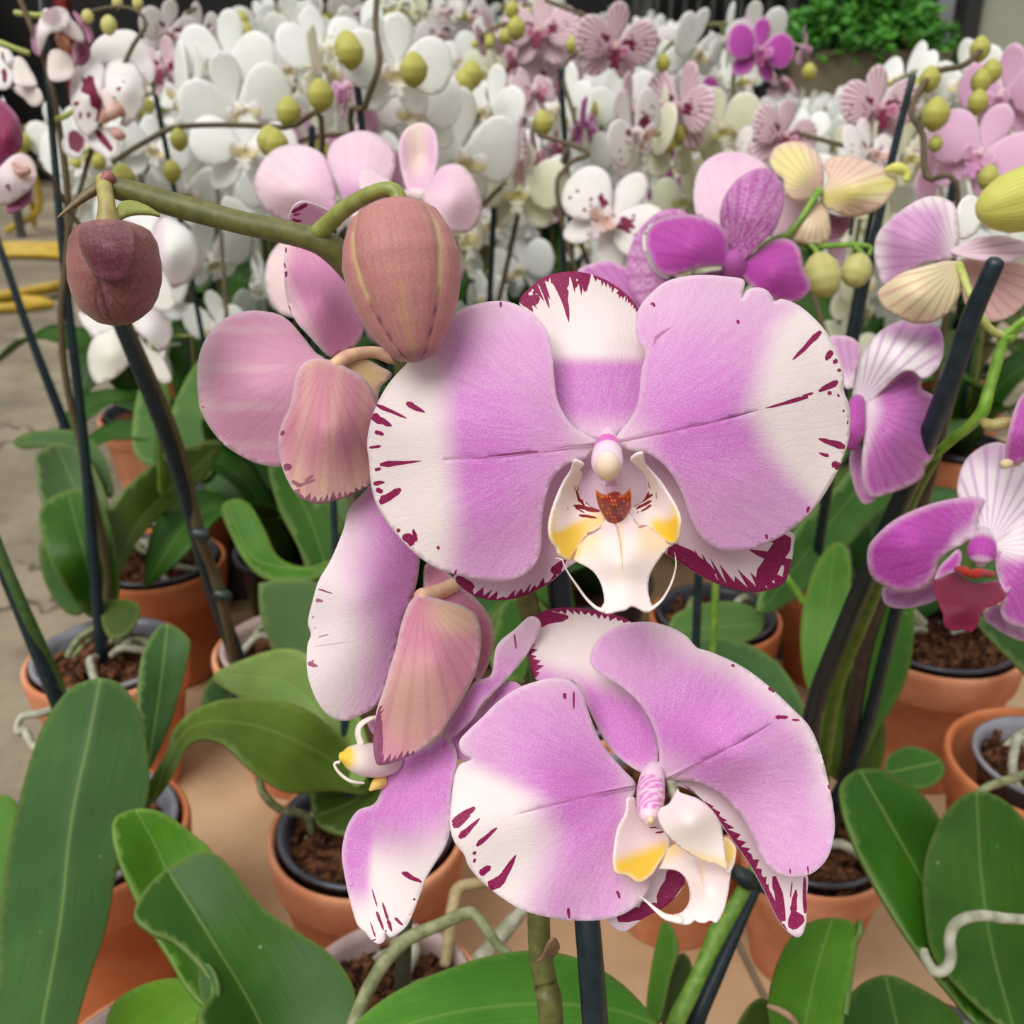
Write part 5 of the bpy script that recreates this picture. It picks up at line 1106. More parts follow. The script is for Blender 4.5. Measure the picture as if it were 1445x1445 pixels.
leaf(clayx, [(300, 700), (280, 660), (300, 620), (350, 610), (385, 640), (380, 690), (340, 710)], [(300, 700, 1090), (350, 610, 1120), (385, 660, 1100)], LEAF)
M_WHITE = petal_mat('petal_white', (250, 250, 246), (236, 206, 226), (150, 30, 90), (232, 220, 130), vein=(236, 226, 226), vein_amt=.1, grain=.1, speck=300, trans=.34, rough=.6)
wf = flower(nF, CV, [(560, 440, 700, 20), (600, 520, 692, 26), (620, 600, 688, 26)], M_WHITE)
sheet('petal', CV, [(605, 520), (620, 440), (650, 375), (700, 345), (790, 385), (870, 455), (908, 550), (908, 640), (862, 740), (790, 783), (735, 796), (690, 700), (640, 600)], [(605, 520, 690), (700, 345, 698), (908, 600, 700), (735, 796, 694), (720, 560, 682)], M_WHITE, wf, base=(610, 530), spacing=7, pigf=lambda x, y: (.75 * sm(640, 560, y - .2 * (x - 600)) * sm(720, 640, x) + .25 * sm(600, 700, y), 0 * x, 0 * x))
sheet('petal', CV, [(600, 520), (560, 470), (500, 400), (425, 360), (500, 325), (580, 318), (655, 345), (625, 430)], [(600, 520, 694), (425, 360, 700), (655, 345, 702)], M_WHITE, wf, base=(600, 520), spacing=7)
sheet('sepal', CV, [(620, 620), (670, 680), (715, 760), (752, 880), (742, 920), (700, 946), (640, 935), (575, 905), (580, 800), (600, 700)], [(620, 620, 692), (750, 900, 688), (575, 905, 690)], M_WHITE, wf, base=(620, 620), spacing=7, pigf=lambda x, y: (0 * x, 0 * x, .1 + 0 * x))
wf = flower(nF, CV, [(380, 1040, 720, 10), (370, 1100, 712, 12), (400, 1170, 706, 14), (440, 1190, 704, 14)], M_PEDGR)
sheet('petal', CV, [(420, 1010), (380, 1010), (300, 990), (200, 975), (140, 948), (150, 1000), (180, 1050), (240, 1106), (320, 1080)], [(420, 1010, 704), (140, 948, 710), (240, 1106, 706)], M_WHITE, wf, base=(420, 1010), spacing=7)
sheet('sepal', CV, [(385, 1030), (320, 1070), (240, 1110), (205, 1180), (196, 1260), (215, 1350), (258, 1408), (340, 1385), (410, 1340), (475, 1255), (440, 1150), (400, 1090)], [(385, 1030, 702), (196, 1260, 704), (258, 1408, 700), (475, 1255, 698), (330, 1220, 690)], M_WHITE, wf, base=(385, 1040), midrib=[(385, 1030), (330, 1200), (258, 1405)], fold=.0015, spacing=7, pigf=lambda x, y: (.12 * sm(300, 420, x), 0 * x, .12 + 0 * x))
sheet('petal', CV, [(420, 1010), (500, 960), (560, 915), (640, 935), (710, 1000), (742, 1080), (710, 1165), (662, 1205), (600, 1150), (520, 1080)], [(420, 1010, 702), (640, 930, 704), (742, 1080, 704), (662, 1205, 698), (580, 1050, 692)], M_WHITE, wf, base=(430, 1010), spacing=7, pigf=lambda x, y: (.3 * sm(.3, .9, np.sin((x - y) / 34)) + .1, 0 * x, 0 * x))
sheet('sepal', CV, [(470, 1060), (520, 1100), (590, 1180), (660, 1222), (720, 1340), (728, 1388), (685, 1406), (610, 1370), (550, 1290), (500, 1180)], [(470, 1060, 704), (728, 1388, 700), (500, 1180, 704)], M_WHITE, wf, base=(470, 1060), spacing=7, pigf=lambda x, y: (.05 + 0 * x, 0 * x, .12 + 0 * x))
tube('flower_stalk', S0, [(205, 345, 705, 3), (214, 420, 720, 4), (222, 560, 800, 5), (228, 700, 900, 5), (226, 800, 990, 6)], M_STALKGR, nF, seg=8)
tube('support_stake', S0, [(218, 330, 800, 4), (222, 560, 860, 4), (226, 800, 1000, 5)], M_STAKE, nF, seg=8, k=3)

# --- leaning stake left of centre with its pot
nG = potted(412, 912, 'terracotta pot behind the arched olive leaves, left of centre', 'orchid on a long dark leaning stake, magenta blooms at the left edge', seed=18, nmat=M_NURSP, rt=5)
leaf(nG, [(365, 830), (372, 822), (420, 818), (470, 830), (495, 870), (490, 930), (440, 930), (395, 925), (370, 880)], [(365, 830, 800), (495, 870, 800), (395, 925, 780)], leaf_mat('leaf_matte_grey', (74, 102, 54), (84, 112, 62), rough=.6))
leaf(nG, [(312, 718), (330, 704), (352, 712), (372, 745), (392, 785), (430, 800), (470, 790), (460, 812), (410, 822), (372, 815), (345, 790), (326, 755)], [(312, 718, 860), (372, 760, 850), (470, 800, 830), (372, 815, 830)], LEAF_Y, midrib=[(320, 712), (360, 790), (460, 805)], fold=.06)
leaf(nG, [(378, 655), (400, 640), (430, 660), (460, 700), (490, 760), (500, 850), (480, 870), (445, 850), (425, 780), (395, 720)], [(378, 655, 900), (430, 660, 900), (490, 860, 830), (430, 760, 860)], LEAF, midrib=[(395, 650), (440, 740), (480, 865)], fold=.08)
leaf(nG, [(440, 700), (470, 690), (500, 720), (510, 800), (490, 860), (470, 800)], [(440, 700, 880), (500, 720, 880), (490, 860, 850)], leaf_mat('leaf_matte_grey', (0, 0, 0), (0, 0, 0)))
tube('support_stake', S0, [(120, 340, 560, 8), (170, 460, 585, 9.5), (228, 600, 630, 10), (262, 700, 670, 10), (300, 830, 730, 11), (356, 980, 800, 11), (392, 1010, 830, 10)], M_STAKE, nG, seg=12, k=3)
tube('flower_stalk', S0, [(128, 340, 570, 5), (182, 460, 594, 6), (246, 610, 640, 7), (268, 700, 672, 8), (282, 755, 690, 9), (298, 800, 712, 7), (312, 840, 728, 9), (322, 890, 748, 6), (336, 950, 780, 6), (370, 1010, 820, 6)], M_STALKBR, nG, seg=10)
for (x, y) in ((281, 752), (312, 838)):
    dm = 686 if y < 800 else 726
    tube('tie_clip', S0, [(x - 5, y, dm - 3, 10), (x + 9, y + 4, dm - 3, 9)], M_CLIP, nG, seg=10, k=1)
mf = flower(nG, CB, [(150, 1400, 556, 60), (160, 1380, 550, 60)], M_MAG, pigf=lambda t, ph: (.4 + 0 * t, 0 * t, .3 + 0 * t, 0 * t))
sheet('petal', CB, [(-140, 760), (-60, 780), (20, 820), (90, 880), (150, 960), (185, 1080), (180, 1200), (120, 1260), (60, 1300), (0, 1420), (-120, 1500), (-200, 1100)], [(0, 1400, 556), (20, 820, 566), (185, 1100, 560), (-180, 1100, 560), (60, 1100, 548)], M_MAG, mf, base=(0, 1400), spacing=7, pigf=lambda x, y: (1 - .5 * sm(1300, 1420, y) * sm(60, 0, x), 0 * x, 0 * x))
sheet('sepal', CB, [(180, 1250), (100, 1270), (20, 1340), (-60, 1450), (-100, 1600), (0, 1680), (90, 1660), (180, 1600), (250, 1540), (300, 1450), (290, 1350), (240, 1280)], [(180, 1250, 552), (290, 1400, 548), (0, 1680, 552), (100, 1450, 540)], M_SPOT, mf, base=(140, 1400), spacing=7, pigf=lambda x, y: (.3 + 0 * x, 0 * x, .3 * sm(160, 60, np.hypot(x - 200, y - 1380))), marks=[streak(60, 1500, 80, 1560, 40, 20, .8), streak(-20, 1480, -60, 1560, 40, 30)])
tube('lip', CB, [(120, 1350, 546, 30), (170, 1400, 540, 40), (230, 1390, 540, 30)], M_SPOT, mf, seg=12, pigf=lambda t, ph: (.4 + 0 * t, .5 * (np.sin(ph * 25) > .3), .5 + 0 * t, 0 * t))
sheet('sepal', CB, [(60, 1640), (140, 1590), (240, 1520), (255, 1600), (210, 1680), (140, 1720), (60, 1740)], [(60, 1640, 552), (255, 1560, 550), (100, 1730, 552)], M_MAG, mf, spacing=7, pigf=lambda x, y: (.95 + 0 * x, 0 * x, 0 * x))
tube('pedicel', CB, [(420, 1440, 575, 14), (330, 1370, 568, 14), (240, 1280, 560, 16)], M_STALKBR, nG, seg=8)
tube('flower_stalk', CB, [(420, 1440, 575, 16), (560, 1700, 590, 18), (740, 1966, 600, 20)], M_STALKBR, nG, seg=8)
tube('support_stake', S0, [(-30, 270, 1050, 4), (0, 350, 1060, 5), (45, 480, 1085, 6), (92, 602, 1120, 7), (110, 660, 1140, 6)], M_STAKE, nF, seg=10, k=3)

# ================================================================== right-hand plants
M_STRIPE = petal_mat('petal_orchid_purple_striped', (250, 242, 246), (196, 84, 190), (150, 10, 84), (226, 130, 40), vein=(188, 110, 190), stripe=.45, grain=.12, speck=700, rim=(250, 236, 240))
M_PURP = petal_mat('petal_orchid_purple', (250, 240, 244), (190, 66, 176), (148, 8, 80), (226, 130, 40), vein=(150, 40, 140), vein_amt=.22, grain=.15, speck=800, rim=(252, 236, 240))
M_CREAM = petal_mat('petal_back_cream_striped', (238, 226, 182), (222, 168, 178), (160, 40, 100), (222, 214, 104), vein=(206, 140, 140), stripe=.5, grain=.1, speck=500, trans=.22, rim=(240, 220, 200))
M_MOTT = petal_mat('petal_mottled_purple', (246, 226, 240), (178, 50, 160), (150, 20, 110), (220, 200, 140), vein=(170, 60, 150), vein_amt=.5, grain=.4, speck=420, mottle=.55, rim=(222, 150, 212))
M_CRIM = petal_mat('lip_crimson', (140, 10, 64), (96, 3, 38), (90, 0, 34), (224, 120, 20), grain=.15, speck=600, trans=.03, rim=(150, 20, 76), vein_amt=.0)
M_BUDY = petal_mat('bud_yellow_green', (206, 204, 96), (170, 156, 62), (130, 90, 60), (222, 222, 120), vein=(140, 134, 46), stripe=.5, grain=.2, trans=.1, speck=300, rough=.45, rim=(206, 204, 110))

nH = potted(1150, 1190, 'small terracotta pot half hidden behind the lower right petals', 'orchid with thick leaning black stake and white-edged purple blooms at the right', seed=21, R=.050, Hh=.10, nmat=M_NURSD, tmat=M_TERRA, rt=5)
tube('support_stake', S0, [(1404, 372, 372, 13), (1370, 450, 384, 14), (1338, 545, 400, 15), (1292, 660, 430, 14), (1240, 775, 470, 13.5), (1190, 890, 530, 13.5), (1146, 1010, 600, 13), (1140, 1130, 660, 12)], M_STAKE, nH, seg=14, k=3)
tube('support_stake', S0, [(1362, 480, 470, 8), (1330, 600, 510, 9), (1290, 760, 560, 9), (1250, 920, 610, 9), (1212, 1060, 650, 9), (1165, 1150, 680, 9)], M_STAKE, nH, seg=12, k=3)
tube('flower_stalk', S0, [(1345, 520, 480, 8), (1310, 680, 530, 9), (1262, 800, 570, 10), (1225, 900, 610, 11), (1205, 1000, 640, 12), (1196, 1090, 668, 12), (1170, 1180, 690, 9)], simple_mat('stalk_dark_purple', (52, 40, 36), (70, 56, 44), rough=.55, scale=120), nH, seg=12)
tube('flower_stalk', S0, [(1322, 640, 440, 8), (1290, 700, 455, 8), (1262, 770, 480, 9), (1220, 870, 540, 10), (1180, 970, 600, 11), (1160, 1100, 660, 10)], simple_mat('stalk_olive_green', (86, 112, 36), (104, 128, 48), rough=.5, scale=120), nH, seg=12)
leaf(nH, [(1150, 800), (1180, 765), (1200, 790), (1196, 880), (1180, 960), (1160, 1000), (1136, 960), (1130, 880)], [(1180, 765, 720), (1130, 880, 700), (1160, 1000, 680), (1196, 880, 690)], LEAF_Y, midrib=[(1178, 770), (1166, 880), (1160, 995)], fold=.05)
leaf(nH, [(1212, 860), (1235, 830), (1265, 800), (1286, 830), (1290, 900), (1275, 970), (1240, 1030), (1212, 1075), (1200, 1010)], [(1265, 800, 720), (1212, 1075, 680), (1290, 900, 715), (1200, 1000, 690)], LEAF, midrib=[(1262, 805), (1250, 930), (1215, 1060)], fold=.08)
leaf(nH, [(1160, 1000), (1200, 940), (1230, 960), (1250, 1030), (1240, 1090), (1205, 1110), (1165, 1080)], [(1200, 940, 705), (1165, 1080, 670), (1240, 1090, 690)], LEAF_O)
tube('flower_stalk', CT, [(1445, 300, 400, 20), (1385, 350, 402, 22), (1330, 395, 404, 30), (1305, 480, 405, 32), (1270, 600, 406, 33), (1235, 720, 407, 34), (1200, 840, 408, 38), (1120, 930, 414, 32), (1030, 1000, 422, 30), (900, 1110, 434, 28)], simple_mat('stalk_bright_green', (106, 150, 40), (128, 170, 56), rough=.45, scale=200), nH, seg=14)
tube('bract', CT, [(1210, 905, 404, 30), (1250, 925, 400, 40), (1320, 910, 398, 38), (1370, 905, 397, 30)], M_PED2, nH, seg=10)
# front-facing bloom with the crimson lip
f5 = flower(nH, CU, [(715, 800, 404, 34), (712, 850, 398, 60), (706, 900, 392, 74), (702, 940, 390, 66), (700, 968, 390, 30)], M_PURP, pigf=lambda t, ph: (.2 + .8 * sm(.3, .5, t) * sm(.8, .7, t), 0 * t, 0 * t, 0 * t))
sheet('sepal', CU, [(720, 880), (670, 830), (665, 760), (660, 700), (610, 660), (575, 605), (578, 520), (600, 450), (640, 390), (720, 335), (800, 320), (860, 350), (940, 420), (1010, 500), (990, 640), (920, 760), (840, 840), (770, 880)],
      [(730, 860, 402), (575, 600, 414), (720, 335, 420), (1010, 500, 418), (760, 600, 404)], M_STRIPE, f5, base=(740, 880), spacing=7, pigf=lambda x, y: (.35 * sm(500, 330, y) + .05, 0 * x, 0 * x))
hp_ = lambda x, y, ol: 0
sheet('petal', CU, [(700, 880), (650, 840), (600, 870), (540, 900), (480, 950), (450, 1040), (400, 1095), (330, 1125), (250, 1120), (180, 1090), (120, 1050), (92, 980), (94, 890), (130, 830), (230, 740), (370, 672), (500, 632), (630, 612), (700, 614), (722, 640), (690, 700), (680, 780)],
      [(700, 860, 400), (92, 980, 396), (300, 1125, 388), (700, 620, 404), (350, 850, 382), (500, 632, 402)], M_PURP, f5, base=(720, 870), spacing=7, rimw=9, pigf=lambda x, y: (.95 * sm(560, 470, x + .9 * (y - 820) * (y > 700) * 0 + 0) * 0 + .92 * (1 - sm(-90, 40, (x - 560) * .55 + (y - 800) * .8 - 60)) * (1 - sm(640, 710, x) * .3) + .9 * sm(560, 480, x), 0 * x, 0 * x))
sheet('sepal', CU, [(600, 980), (470, 1050), (380, 1090), (250, 1110), (178, 1100), (176, 1165), (215, 1203), (300, 1212), (400, 1192), (480, 1160), (560, 1120)], [(600, 980, 402), (176, 1140, 406), (300, 1212, 404)], M_STRIPE, f5, base=(680, 940), spacing=7, pigf=lambda x, y: (.75 + 0 * x, 0 * x, 0 * x))
sheet('petal', CU, [(740, 880), (790, 850), (860, 790), (940, 690), (1020, 600), (1120, 620), (1160, 900), (1120, 1200), (1020, 1320), (930, 1318), (850, 1290), (805, 1230), (815, 1150), (800, 1060), (785, 980)],
      [(740, 880, 400), (1120, 620, 410), (1160, 1000, 398), (930, 1315, 388), (900, 1000, 386)], M_PURP, f5, base=(730, 880), spacing=7, rimw=9, pigf=lambda x, y: (.92 * sm(900, 1000, y) + .5 * sm(900, 1000, x) * sm(950, 850, y), 0 * x, 0 * x))
sheet('sepal', CU, [(740, 1060), (710, 1240), (760, 1200), (820, 1200), (850, 1288), (940, 1325), (1040, 1330), (1020, 1400), (930, 1390), (840, 1355), (770, 1310), (715, 1250)], [(740, 1060, 404), (1030, 1400, 406), (715, 1250, 404)], M_STRIPE, f5, base=(720, 960), spacing=7, pigf=lambda x, y: (.7 + 0 * x, 0 * x, 0 * x))
sheet('side_lobe', CU, [(455, 1050), (480, 985), (530, 935), (575, 895), (598, 920), (592, 970), (570, 1010), (520, 1030), (480, 1050)], [(455, 1050, 386), (575, 895, 392), (592, 970, 390)], M_PURP, f5, spacing=5, pigf=lambda x, y: (1 + 0 * x, 0 * x, 0 * x))
sheet('side_lobe', CU, [(785, 1000), (780, 940), (800, 900), (850, 960), (880, 1040), (850, 1120), (815, 1100)], [(785, 1000, 390), (850, 1120, 384), (850, 960, 392)], M_PURP, f5, spacing=5, pigf=lambda x, y: (.9 + 0 * x, 0 * x, 0 * x))
sheet('lip', CU, [(445, 1062), (500, 1045), (560, 1018), (610, 1045), (660, 1068), (720, 1072), (790, 1060), (815, 1100), (838, 1142), (790, 1185), (740, 1205), (700, 1240), (690, 1290), (650, 1340), (610, 1325), (560, 1332), (510, 1310), (495, 1240), (470, 1170), (455, 1110)],
      [(445, 1062, 384), (838, 1142, 380), (640, 1060, 388), (600, 1335, 372), (620, 1180, 372)], M_CRIM, f5, base=(640, 1050), spacing=5, pigf=lambda x, y: (.85 - .4 * sm(1280, 1340, y), 0 * x, 0 * x))
tube('callus', CU, [(575, 1000, 388, 18), (610, 1010, 384, 26), (640, 1025, 383, 22), (670, 1025, 382, 28), (700, 1020, 383, 24), (760, 1030, 388, 20)], MC, f5, seg=10, pigf=lambda t, ph: (.35 * (np.sin(t * 40 + ph * 20) > .3), 0 * t, 0 * t, 0 * t))
# bloom at the right picture edge above it
f6 = flower(nH, CU, [(900, 430, 392, 20), (860, 425, 388, 30), (825, 440, 386, 26)], M_CREAM)
sheet('petal', CU, [(835, 440), (828, 380), (838, 310), (855, 230), (890, 120), (935, 50), (1020, 0), (1100, 60), (1110, 250), (1020, 390), (930, 425), (880, 440)], [(850, 430, 386), (935, 50, 392), (1100, 200, 388), (960, 250, 380)], M_PURP, f6, base=(850, 440), spacing=6, rimw=7, pigf=lambda x, y: (.95 + 0 * x, .15 + 0 * x, 0 * x))
# side bloom, white with a purple lower petal
f7 = flower(nH, CT, [(470, 770, 428, 40), (450, 820, 420, 56), (440, 900, 414, 66), (440, 960, 412, 60), (430, 1040, 414, 40)], M_PURP, pigf=lambda t, ph: (.95 + 0 * t, .2 * t, 0 * t, 0 * t))
sheet('petal', CT, [(480, 800), (436, 790), (440, 720), (452, 640), (480, 520), (560, 400), (640, 335), (740, 300), (850, 312), (930, 332), (965, 390), (972, 480), (950, 560), (905, 620), (850, 645), (800, 605), (745, 600), (680, 640), (600, 720), (530, 785)],
      [(480, 800, 424), (452, 640, 426), (740, 300, 430), (972, 480, 418), (700, 500, 408), (600, 720, 416)], M_STRIPE, f7, base=(470, 800), spacing=6, pigf=lambda x, y: (.65 * sm(430, 310, y - .25 * (x - 600)) + .3 * sm(820, 950, x), 0 * x, 0 * x))
sheet('petal', CT, [(430, 760), (440, 700), (400, 705), (360, 650), (335, 560), (312, 470), (296, 402), (360, 392), (430, 405), (476, 450), (482, 500), (455, 600)], [(430, 760, 428), (296, 402, 436), (482, 450, 434)], M_PURP, f7, base=(440, 760), spacing=6, pigf=lambda x, y: (.6 * sm(700, 560, y), 0 * x, 0 * x))
sheet('petal', CT, [(480, 830), (500, 800), (560, 740), (620, 680), (700, 615), (760, 590), (820, 615), (842, 650), (842, 705), (905, 742), (930, 800), (934, 900), (932, 1010), (905, 1120), (858, 1170), (850, 1225), (780, 1275), (700, 1310), (560, 1352), (520, 1320), (490, 1240), (488, 1100), (500, 980)],
      [(480, 830, 422), (760, 590, 420), (934, 900, 424), (560, 1352, 412), (850, 1225, 420), (640, 950, 404)], M_PURP, f7, base=(475, 820), spacing=6, rimw=9, ripple=(.6, 9, 0), pigf=lambda x, y: (.85 * sm(20, 110, (x - 500) * .7 + np.abs(y - 830) * .25), 0 * x, 0 * x))
sheet('sepal', CT, [(450, 1000), (425, 1060), (412, 1150), (438, 1280), (478, 1372), (520, 1388), (570, 1352), (520, 1300), (500, 1200), (490, 1080)], [(450, 1000, 424), (412, 1150, 428), (520, 1388, 422), (500, 1150, 424)], M_PURP, f7, base=(450, 1000), spacing=6, pigf=lambda x, y: (.75 + 0 * x, .1 + 0 * x, 0 * x))
# cream and pink bloom from behind, upper right
f8 = flower(nH, CR, [(1362, 1372, 404, 17), (1310, 1345, 402, 17), (1260, 1280, 400, 16), (1225, 1200, 402, 15), (1200, 1130, 406, 16), (1180, 1080, 410, 18)], M_PEDGR)
sheet('petal', CR, [(1165, 1050), (1178, 990), (1178, 920), (1165, 840), (1105, 803), (1030, 808), (930, 868), (855, 940), (832, 1020), (846, 1100), (876, 1165), (950, 1120), (1060, 1070)], [(1165, 1050, 414), (1105, 803, 430), (832, 1020, 424), (880, 1165, 420), (1000, 960, 408)], M_PURP, f8, base=(1170, 1050), spacing=6, pigf=lambda x, y: (.62 * sm(0, 90, np.minimum(x - 830, y - 800) * 1.0) * sm(1170, 1080, x), 0 * x, 0 * x))
sheet('sepal', CR, [(1190, 1070), (1120, 1065), (1060, 1080), (950, 1112), (880, 1160), (848, 1195), (868, 1250), (930, 1292), (1000, 1320), (1080, 1312), (1150, 1262), (1188, 1190), (1200, 1120)], [(1190, 1070, 412), (848, 1195, 406), (1000, 1320, 402), (1190, 1190, 406), (1020, 1200, 394)], M_CREAM, f8, base=(1190, 1070), spacing=6, pigf=lambda x, y: (.4 * sm(1250, 1310, y) + .25 * sm(950, 870, x), 0 * x, 0 * x))
sheet('sepal', CR, [(1150, 1025), (1200, 990), (1260, 968), (1350, 960), (1440, 982), (1500, 1010), (1440, 1045), (1380, 1065), (1300, 1062), (1220, 1050)], [(1150, 1025, 412), (1300, 965, 416), (1500, 1010, 420), (1300, 1062, 408)], M_STRIPE, f8, base=(1150, 1030), spacing=6, pigf=lambda x, y: (.18 + 0 * x, 0 * x, .12 + 0 * x))
sheet('petal', CR, [(1185, 1060), (1300, 1062), (1400, 1064), (1470, 1100), (1480, 1180), (1430, 1260), (1370, 1300), (1300, 1312), (1230, 1280), (1195, 1190)], [(1185, 1060, 420), (1480, 1150, 430), (1300, 1312, 424), (1330, 1180, 426)], M_CREAM, f8, base=(1190, 1060), spacing=6, pigf=lambda x, y: (.75 + 0 * x, 0 * x, 0 * x))
sheet('petal', CR, [(1165, 940), (1178, 840), (1215, 795), (1262, 810), (1275, 870), (1260, 940), (1200, 975)], [(1165, 940, 424), (1262, 810, 434), (1200, 975, 424)], M_WHITE, f8, spacing=6)
bud(nH, 'flower_bud', S0, (1512, 262), (1378, 300), 92, 400, M_BUDY, ([0, .06, .2, .45, .7, .88, .97, 1], [.3, .6, .9, 1, .88, .6, .3, .08]), [(0.3, 0), (2.3, 0), (4.3, 0)], pig=lambda t, ph, s: (.4 * s + .1, 0, .3, 0))
tube('pedicel', CR, [(1480, 1290, 412, 16), (1430, 1320, 410, 20), (1380, 1380, 404, 26)], M_STALKGR, nH, seg=10)

# mottled purple bloom group behind the top right petal of the main bloom
qH = potted(960, 1105, 'terracotta pot hidden behind the lower bloom', 'orchid with mottled deep purple blooms and cream-backed blooms behind the main bloom', seed=22, R=.06, Hh=.115, rt=3)
PD = lambda v: (lambda x, y: (v + 0 * x, 0 * x, 0 * x))
g1 = flower(qH, CQ, [(720, 600, 536, 40), (712, 560, 530, 46), (708, 520, 526, 44), (705, 500, 526, 28)], M_PURP, pigf=lambda t, ph: (.9 + 0 * t, .05 + 0 * t, 0 * t, 0 * t))
sheet('petal', CQ, [(690, 520), (600, 360), (560, 335), (553, 240), (578, 155), (640, 105), (720, 94), (800, 118), (850, 170), (840, 260), (760, 400)], [(690, 500, 560), (553, 240, 580), (720, 94, 586), (850, 170, 576), (700, 250, 570)], M_PALE, g1, base=(700, 520), spacing=7, pigf=lambda x, y: (.35 + .2 * sm(150, 110, y), 0 * x, 0 * x))
sheet('sepal', CQ, [(700, 525), (675, 480), (672, 420), (655, 370), (662, 300), (700, 228), (760, 178), (830, 158), (882, 188), (908, 250), (902, 320), (870, 400), (810, 460), (745, 522)], [(705, 520, 530), (655, 370, 536), (830, 158, 546), (908, 280, 540), (780, 330, 518)], M_MOTT, g1, base=(705, 525), spacing=6, pigf=PD(.85))
sheet('petal', CQ, [(700, 545), (692, 480), (690, 430), (650, 378), (570, 345), (480, 343), (400, 368), (364, 430), (375, 500), (418, 572), (480, 582), (560, 555), (640, 545)], [(700, 540, 528), (480, 343, 536), (364, 430, 534), (430, 580, 524), (540, 450, 512)], M_PURP, g1, base=(705, 540), spacing=6, pigf=lambda x, y: (1 + 0 * x, .12 * sm(480, 400, y), 0 * x))
sheet('sepal', CQ, [(700, 560), (640, 560), (560, 575), (440, 590), (370, 520), (350, 440), (370, 385), (440, 350), (525, 345), (505, 322), (440, 322), (375, 360), (320, 430), (292, 520), (300, 620), (350, 700), (450, 720), (600, 700), (680, 640)], [(700, 560, 536), (440, 322, 548), (292, 520, 544), (450, 720, 536), (500, 600, 532)], M_MOTT, g1, base=(705, 550), spacing=6, pigf=PD(.7))
sheet('petal', CQ, [(735, 560), (738, 530), (800, 480), (868, 438), (930, 440), (968, 478), (984, 555), (1014, 630), (960, 682), (900, 684), (830, 660), (765, 610)], [(735, 550, 530), (900, 436, 532), (1014, 630, 526), (900, 684, 522), (870, 560, 514)], M_PURP, g1, base=(730, 550), spacing=6, pigf=lambda x, y: (1 + 0 * x, .1 + 0 * x, 0 * x))
sheet('petal', CQ, [(100, 560), (150, 534), (210, 522), (260, 532), (302, 565), (332, 640), (352, 700), (300, 740), (180, 700), (110, 620)], [(352, 700, 546), (210, 522, 560), (100, 560, 558)], M_PURP, g1, base=(352, 720), spacing=7, pigf=PD(.8))
g2 = flower(qH, CQ, [(880, 432, 560, 12), (920, 420, 558, 13), (975, 355, 556, 13), (1030, 268, 556, 14), (1045, 250, 560, 18)], M_STALKGR)
sheet('sepal', CQ, [(1050, 262), (1000, 285), (960, 288), (912, 255), (905, 205), (870, 172), (850, 130), (872, 78), (930, 54), (1000, 64), (1050, 118), (1064, 190)], [(1050, 262, 562), (850, 130, 570), (930, 54, 576), (960, 180, 552)], M_CREAM, g2, base=(1050, 262), spacing=6, pigf=lambda x, y: (.5 * sm(60, 120, np.hypot(x - 935, y - 160)), 0 * x, .45 * sm(110, 50, np.hypot(x - 930, y - 150))))
sheet('sepal', CQ, [(1050, 262), (1078, 200), (1062, 140), (1120, 108), (1200, 118), (1290, 152), (1350, 200), (1332, 262), (1272, 322), (1180, 352), (1105, 332), (1062, 305)], [(1050, 262, 562), (1200, 118, 574), (1350, 200, 566), (1180, 352, 558), (1190, 230, 548)], M_CREAM, g2, base=(1050, 262), spacing=6, pigf=lambda x, y: (.45 * sm(20, 80, np.abs(y - 250 + .2 * (x - 1200))), 0 * x, .6 * sm(50, 10, np.abs(y - 250 + .25 * (x - 1200)))))
sheet('sepal', CQ, [(1040, 290), (990, 350), (940, 430), (960, 450), (1040, 460), (1085, 435), (1088, 370), (1070, 310)], [(1040, 290, 562), (940, 430, 560), (1085, 435, 560), (1020, 400, 554)], M_CREAM, g2, base=(1045, 285), spacing=6, pigf=PD(.2))
sheet('petal', CQ, [(1040, 280), (960, 288), (915, 260), (880, 350), (860, 420), (900, 425), (980, 350)], [(1040, 280, 570), (860, 420, 576), (915, 260, 578)], M_PALE, g2, spacing=6, pigf=PD(.25))
sheet('petal', CQ, [(1070, 330), (1120, 345), (1170, 355), (1150, 410), (1110, 435), (1088, 430), (1088, 360)], [(1070, 330, 572), (1170, 355, 576), (1100, 435, 572)], M_MAG, g2, spacing=6, pigf=PD(.8))
sheet('petal', CQ, [(1080, 440), (1140, 450), (1150, 500), (1120, 560), (1085, 500)], [(1080, 440, 590), (1150, 500, 592), (1120, 560, 590)], M_PALE, g2, spacing=7, pigf=PD(.5))
tube('flower_stalk', CQ, [(1240, 500, 560, 8), (1245, 470, 560, 9), (1190, 458, 560, 10), (1120, 462, 560, 11), (1040, 465, 560, 12), (960, 450, 562, 14), (880, 440, 568, 14), (800, 500, 580, 15), (720, 700, 600, 15), (660, 1400, 660, 15), (610, 2400, 700, 15)], M_STALKGR, qH, seg=10)
for (tx, ty, bx_, by_, wd, dm) in ((1040, 490, 1075, 665, 148, 556), (1215, 495, 1170, 625, 118, 560)):
    b = bud(qH, 'flower_bud', CQ, (tx, ty), (bx_, by_), wd, dm, petal_mat('bud_olive_cream', (206, 204, 130), (166, 154, 84), (120, 90, 70), (220, 220, 150), vein=(150, 130, 80), vein_amt=.3, grain=.2, trans=.1, speck=300, rough=.45),
            ([0, .08, .3, .6, .85, .96, 1], [.2, .55, .92, 1, .75, .4, .1]), [(0, .2), (2.1, 0), (4.2, 0)], nu=18, nv=30, pig=lambda t, ph, s: (.25 + .5 * s, 0, .1, 0))
    tube('pedicel', CQ, [(tx - 30, ty - 30, dm, 10), (tx - 12, ty - 12, dm, 11), (tx + 2, ty + 10, dm, 14)], M_STALKGR, b, seg=8)
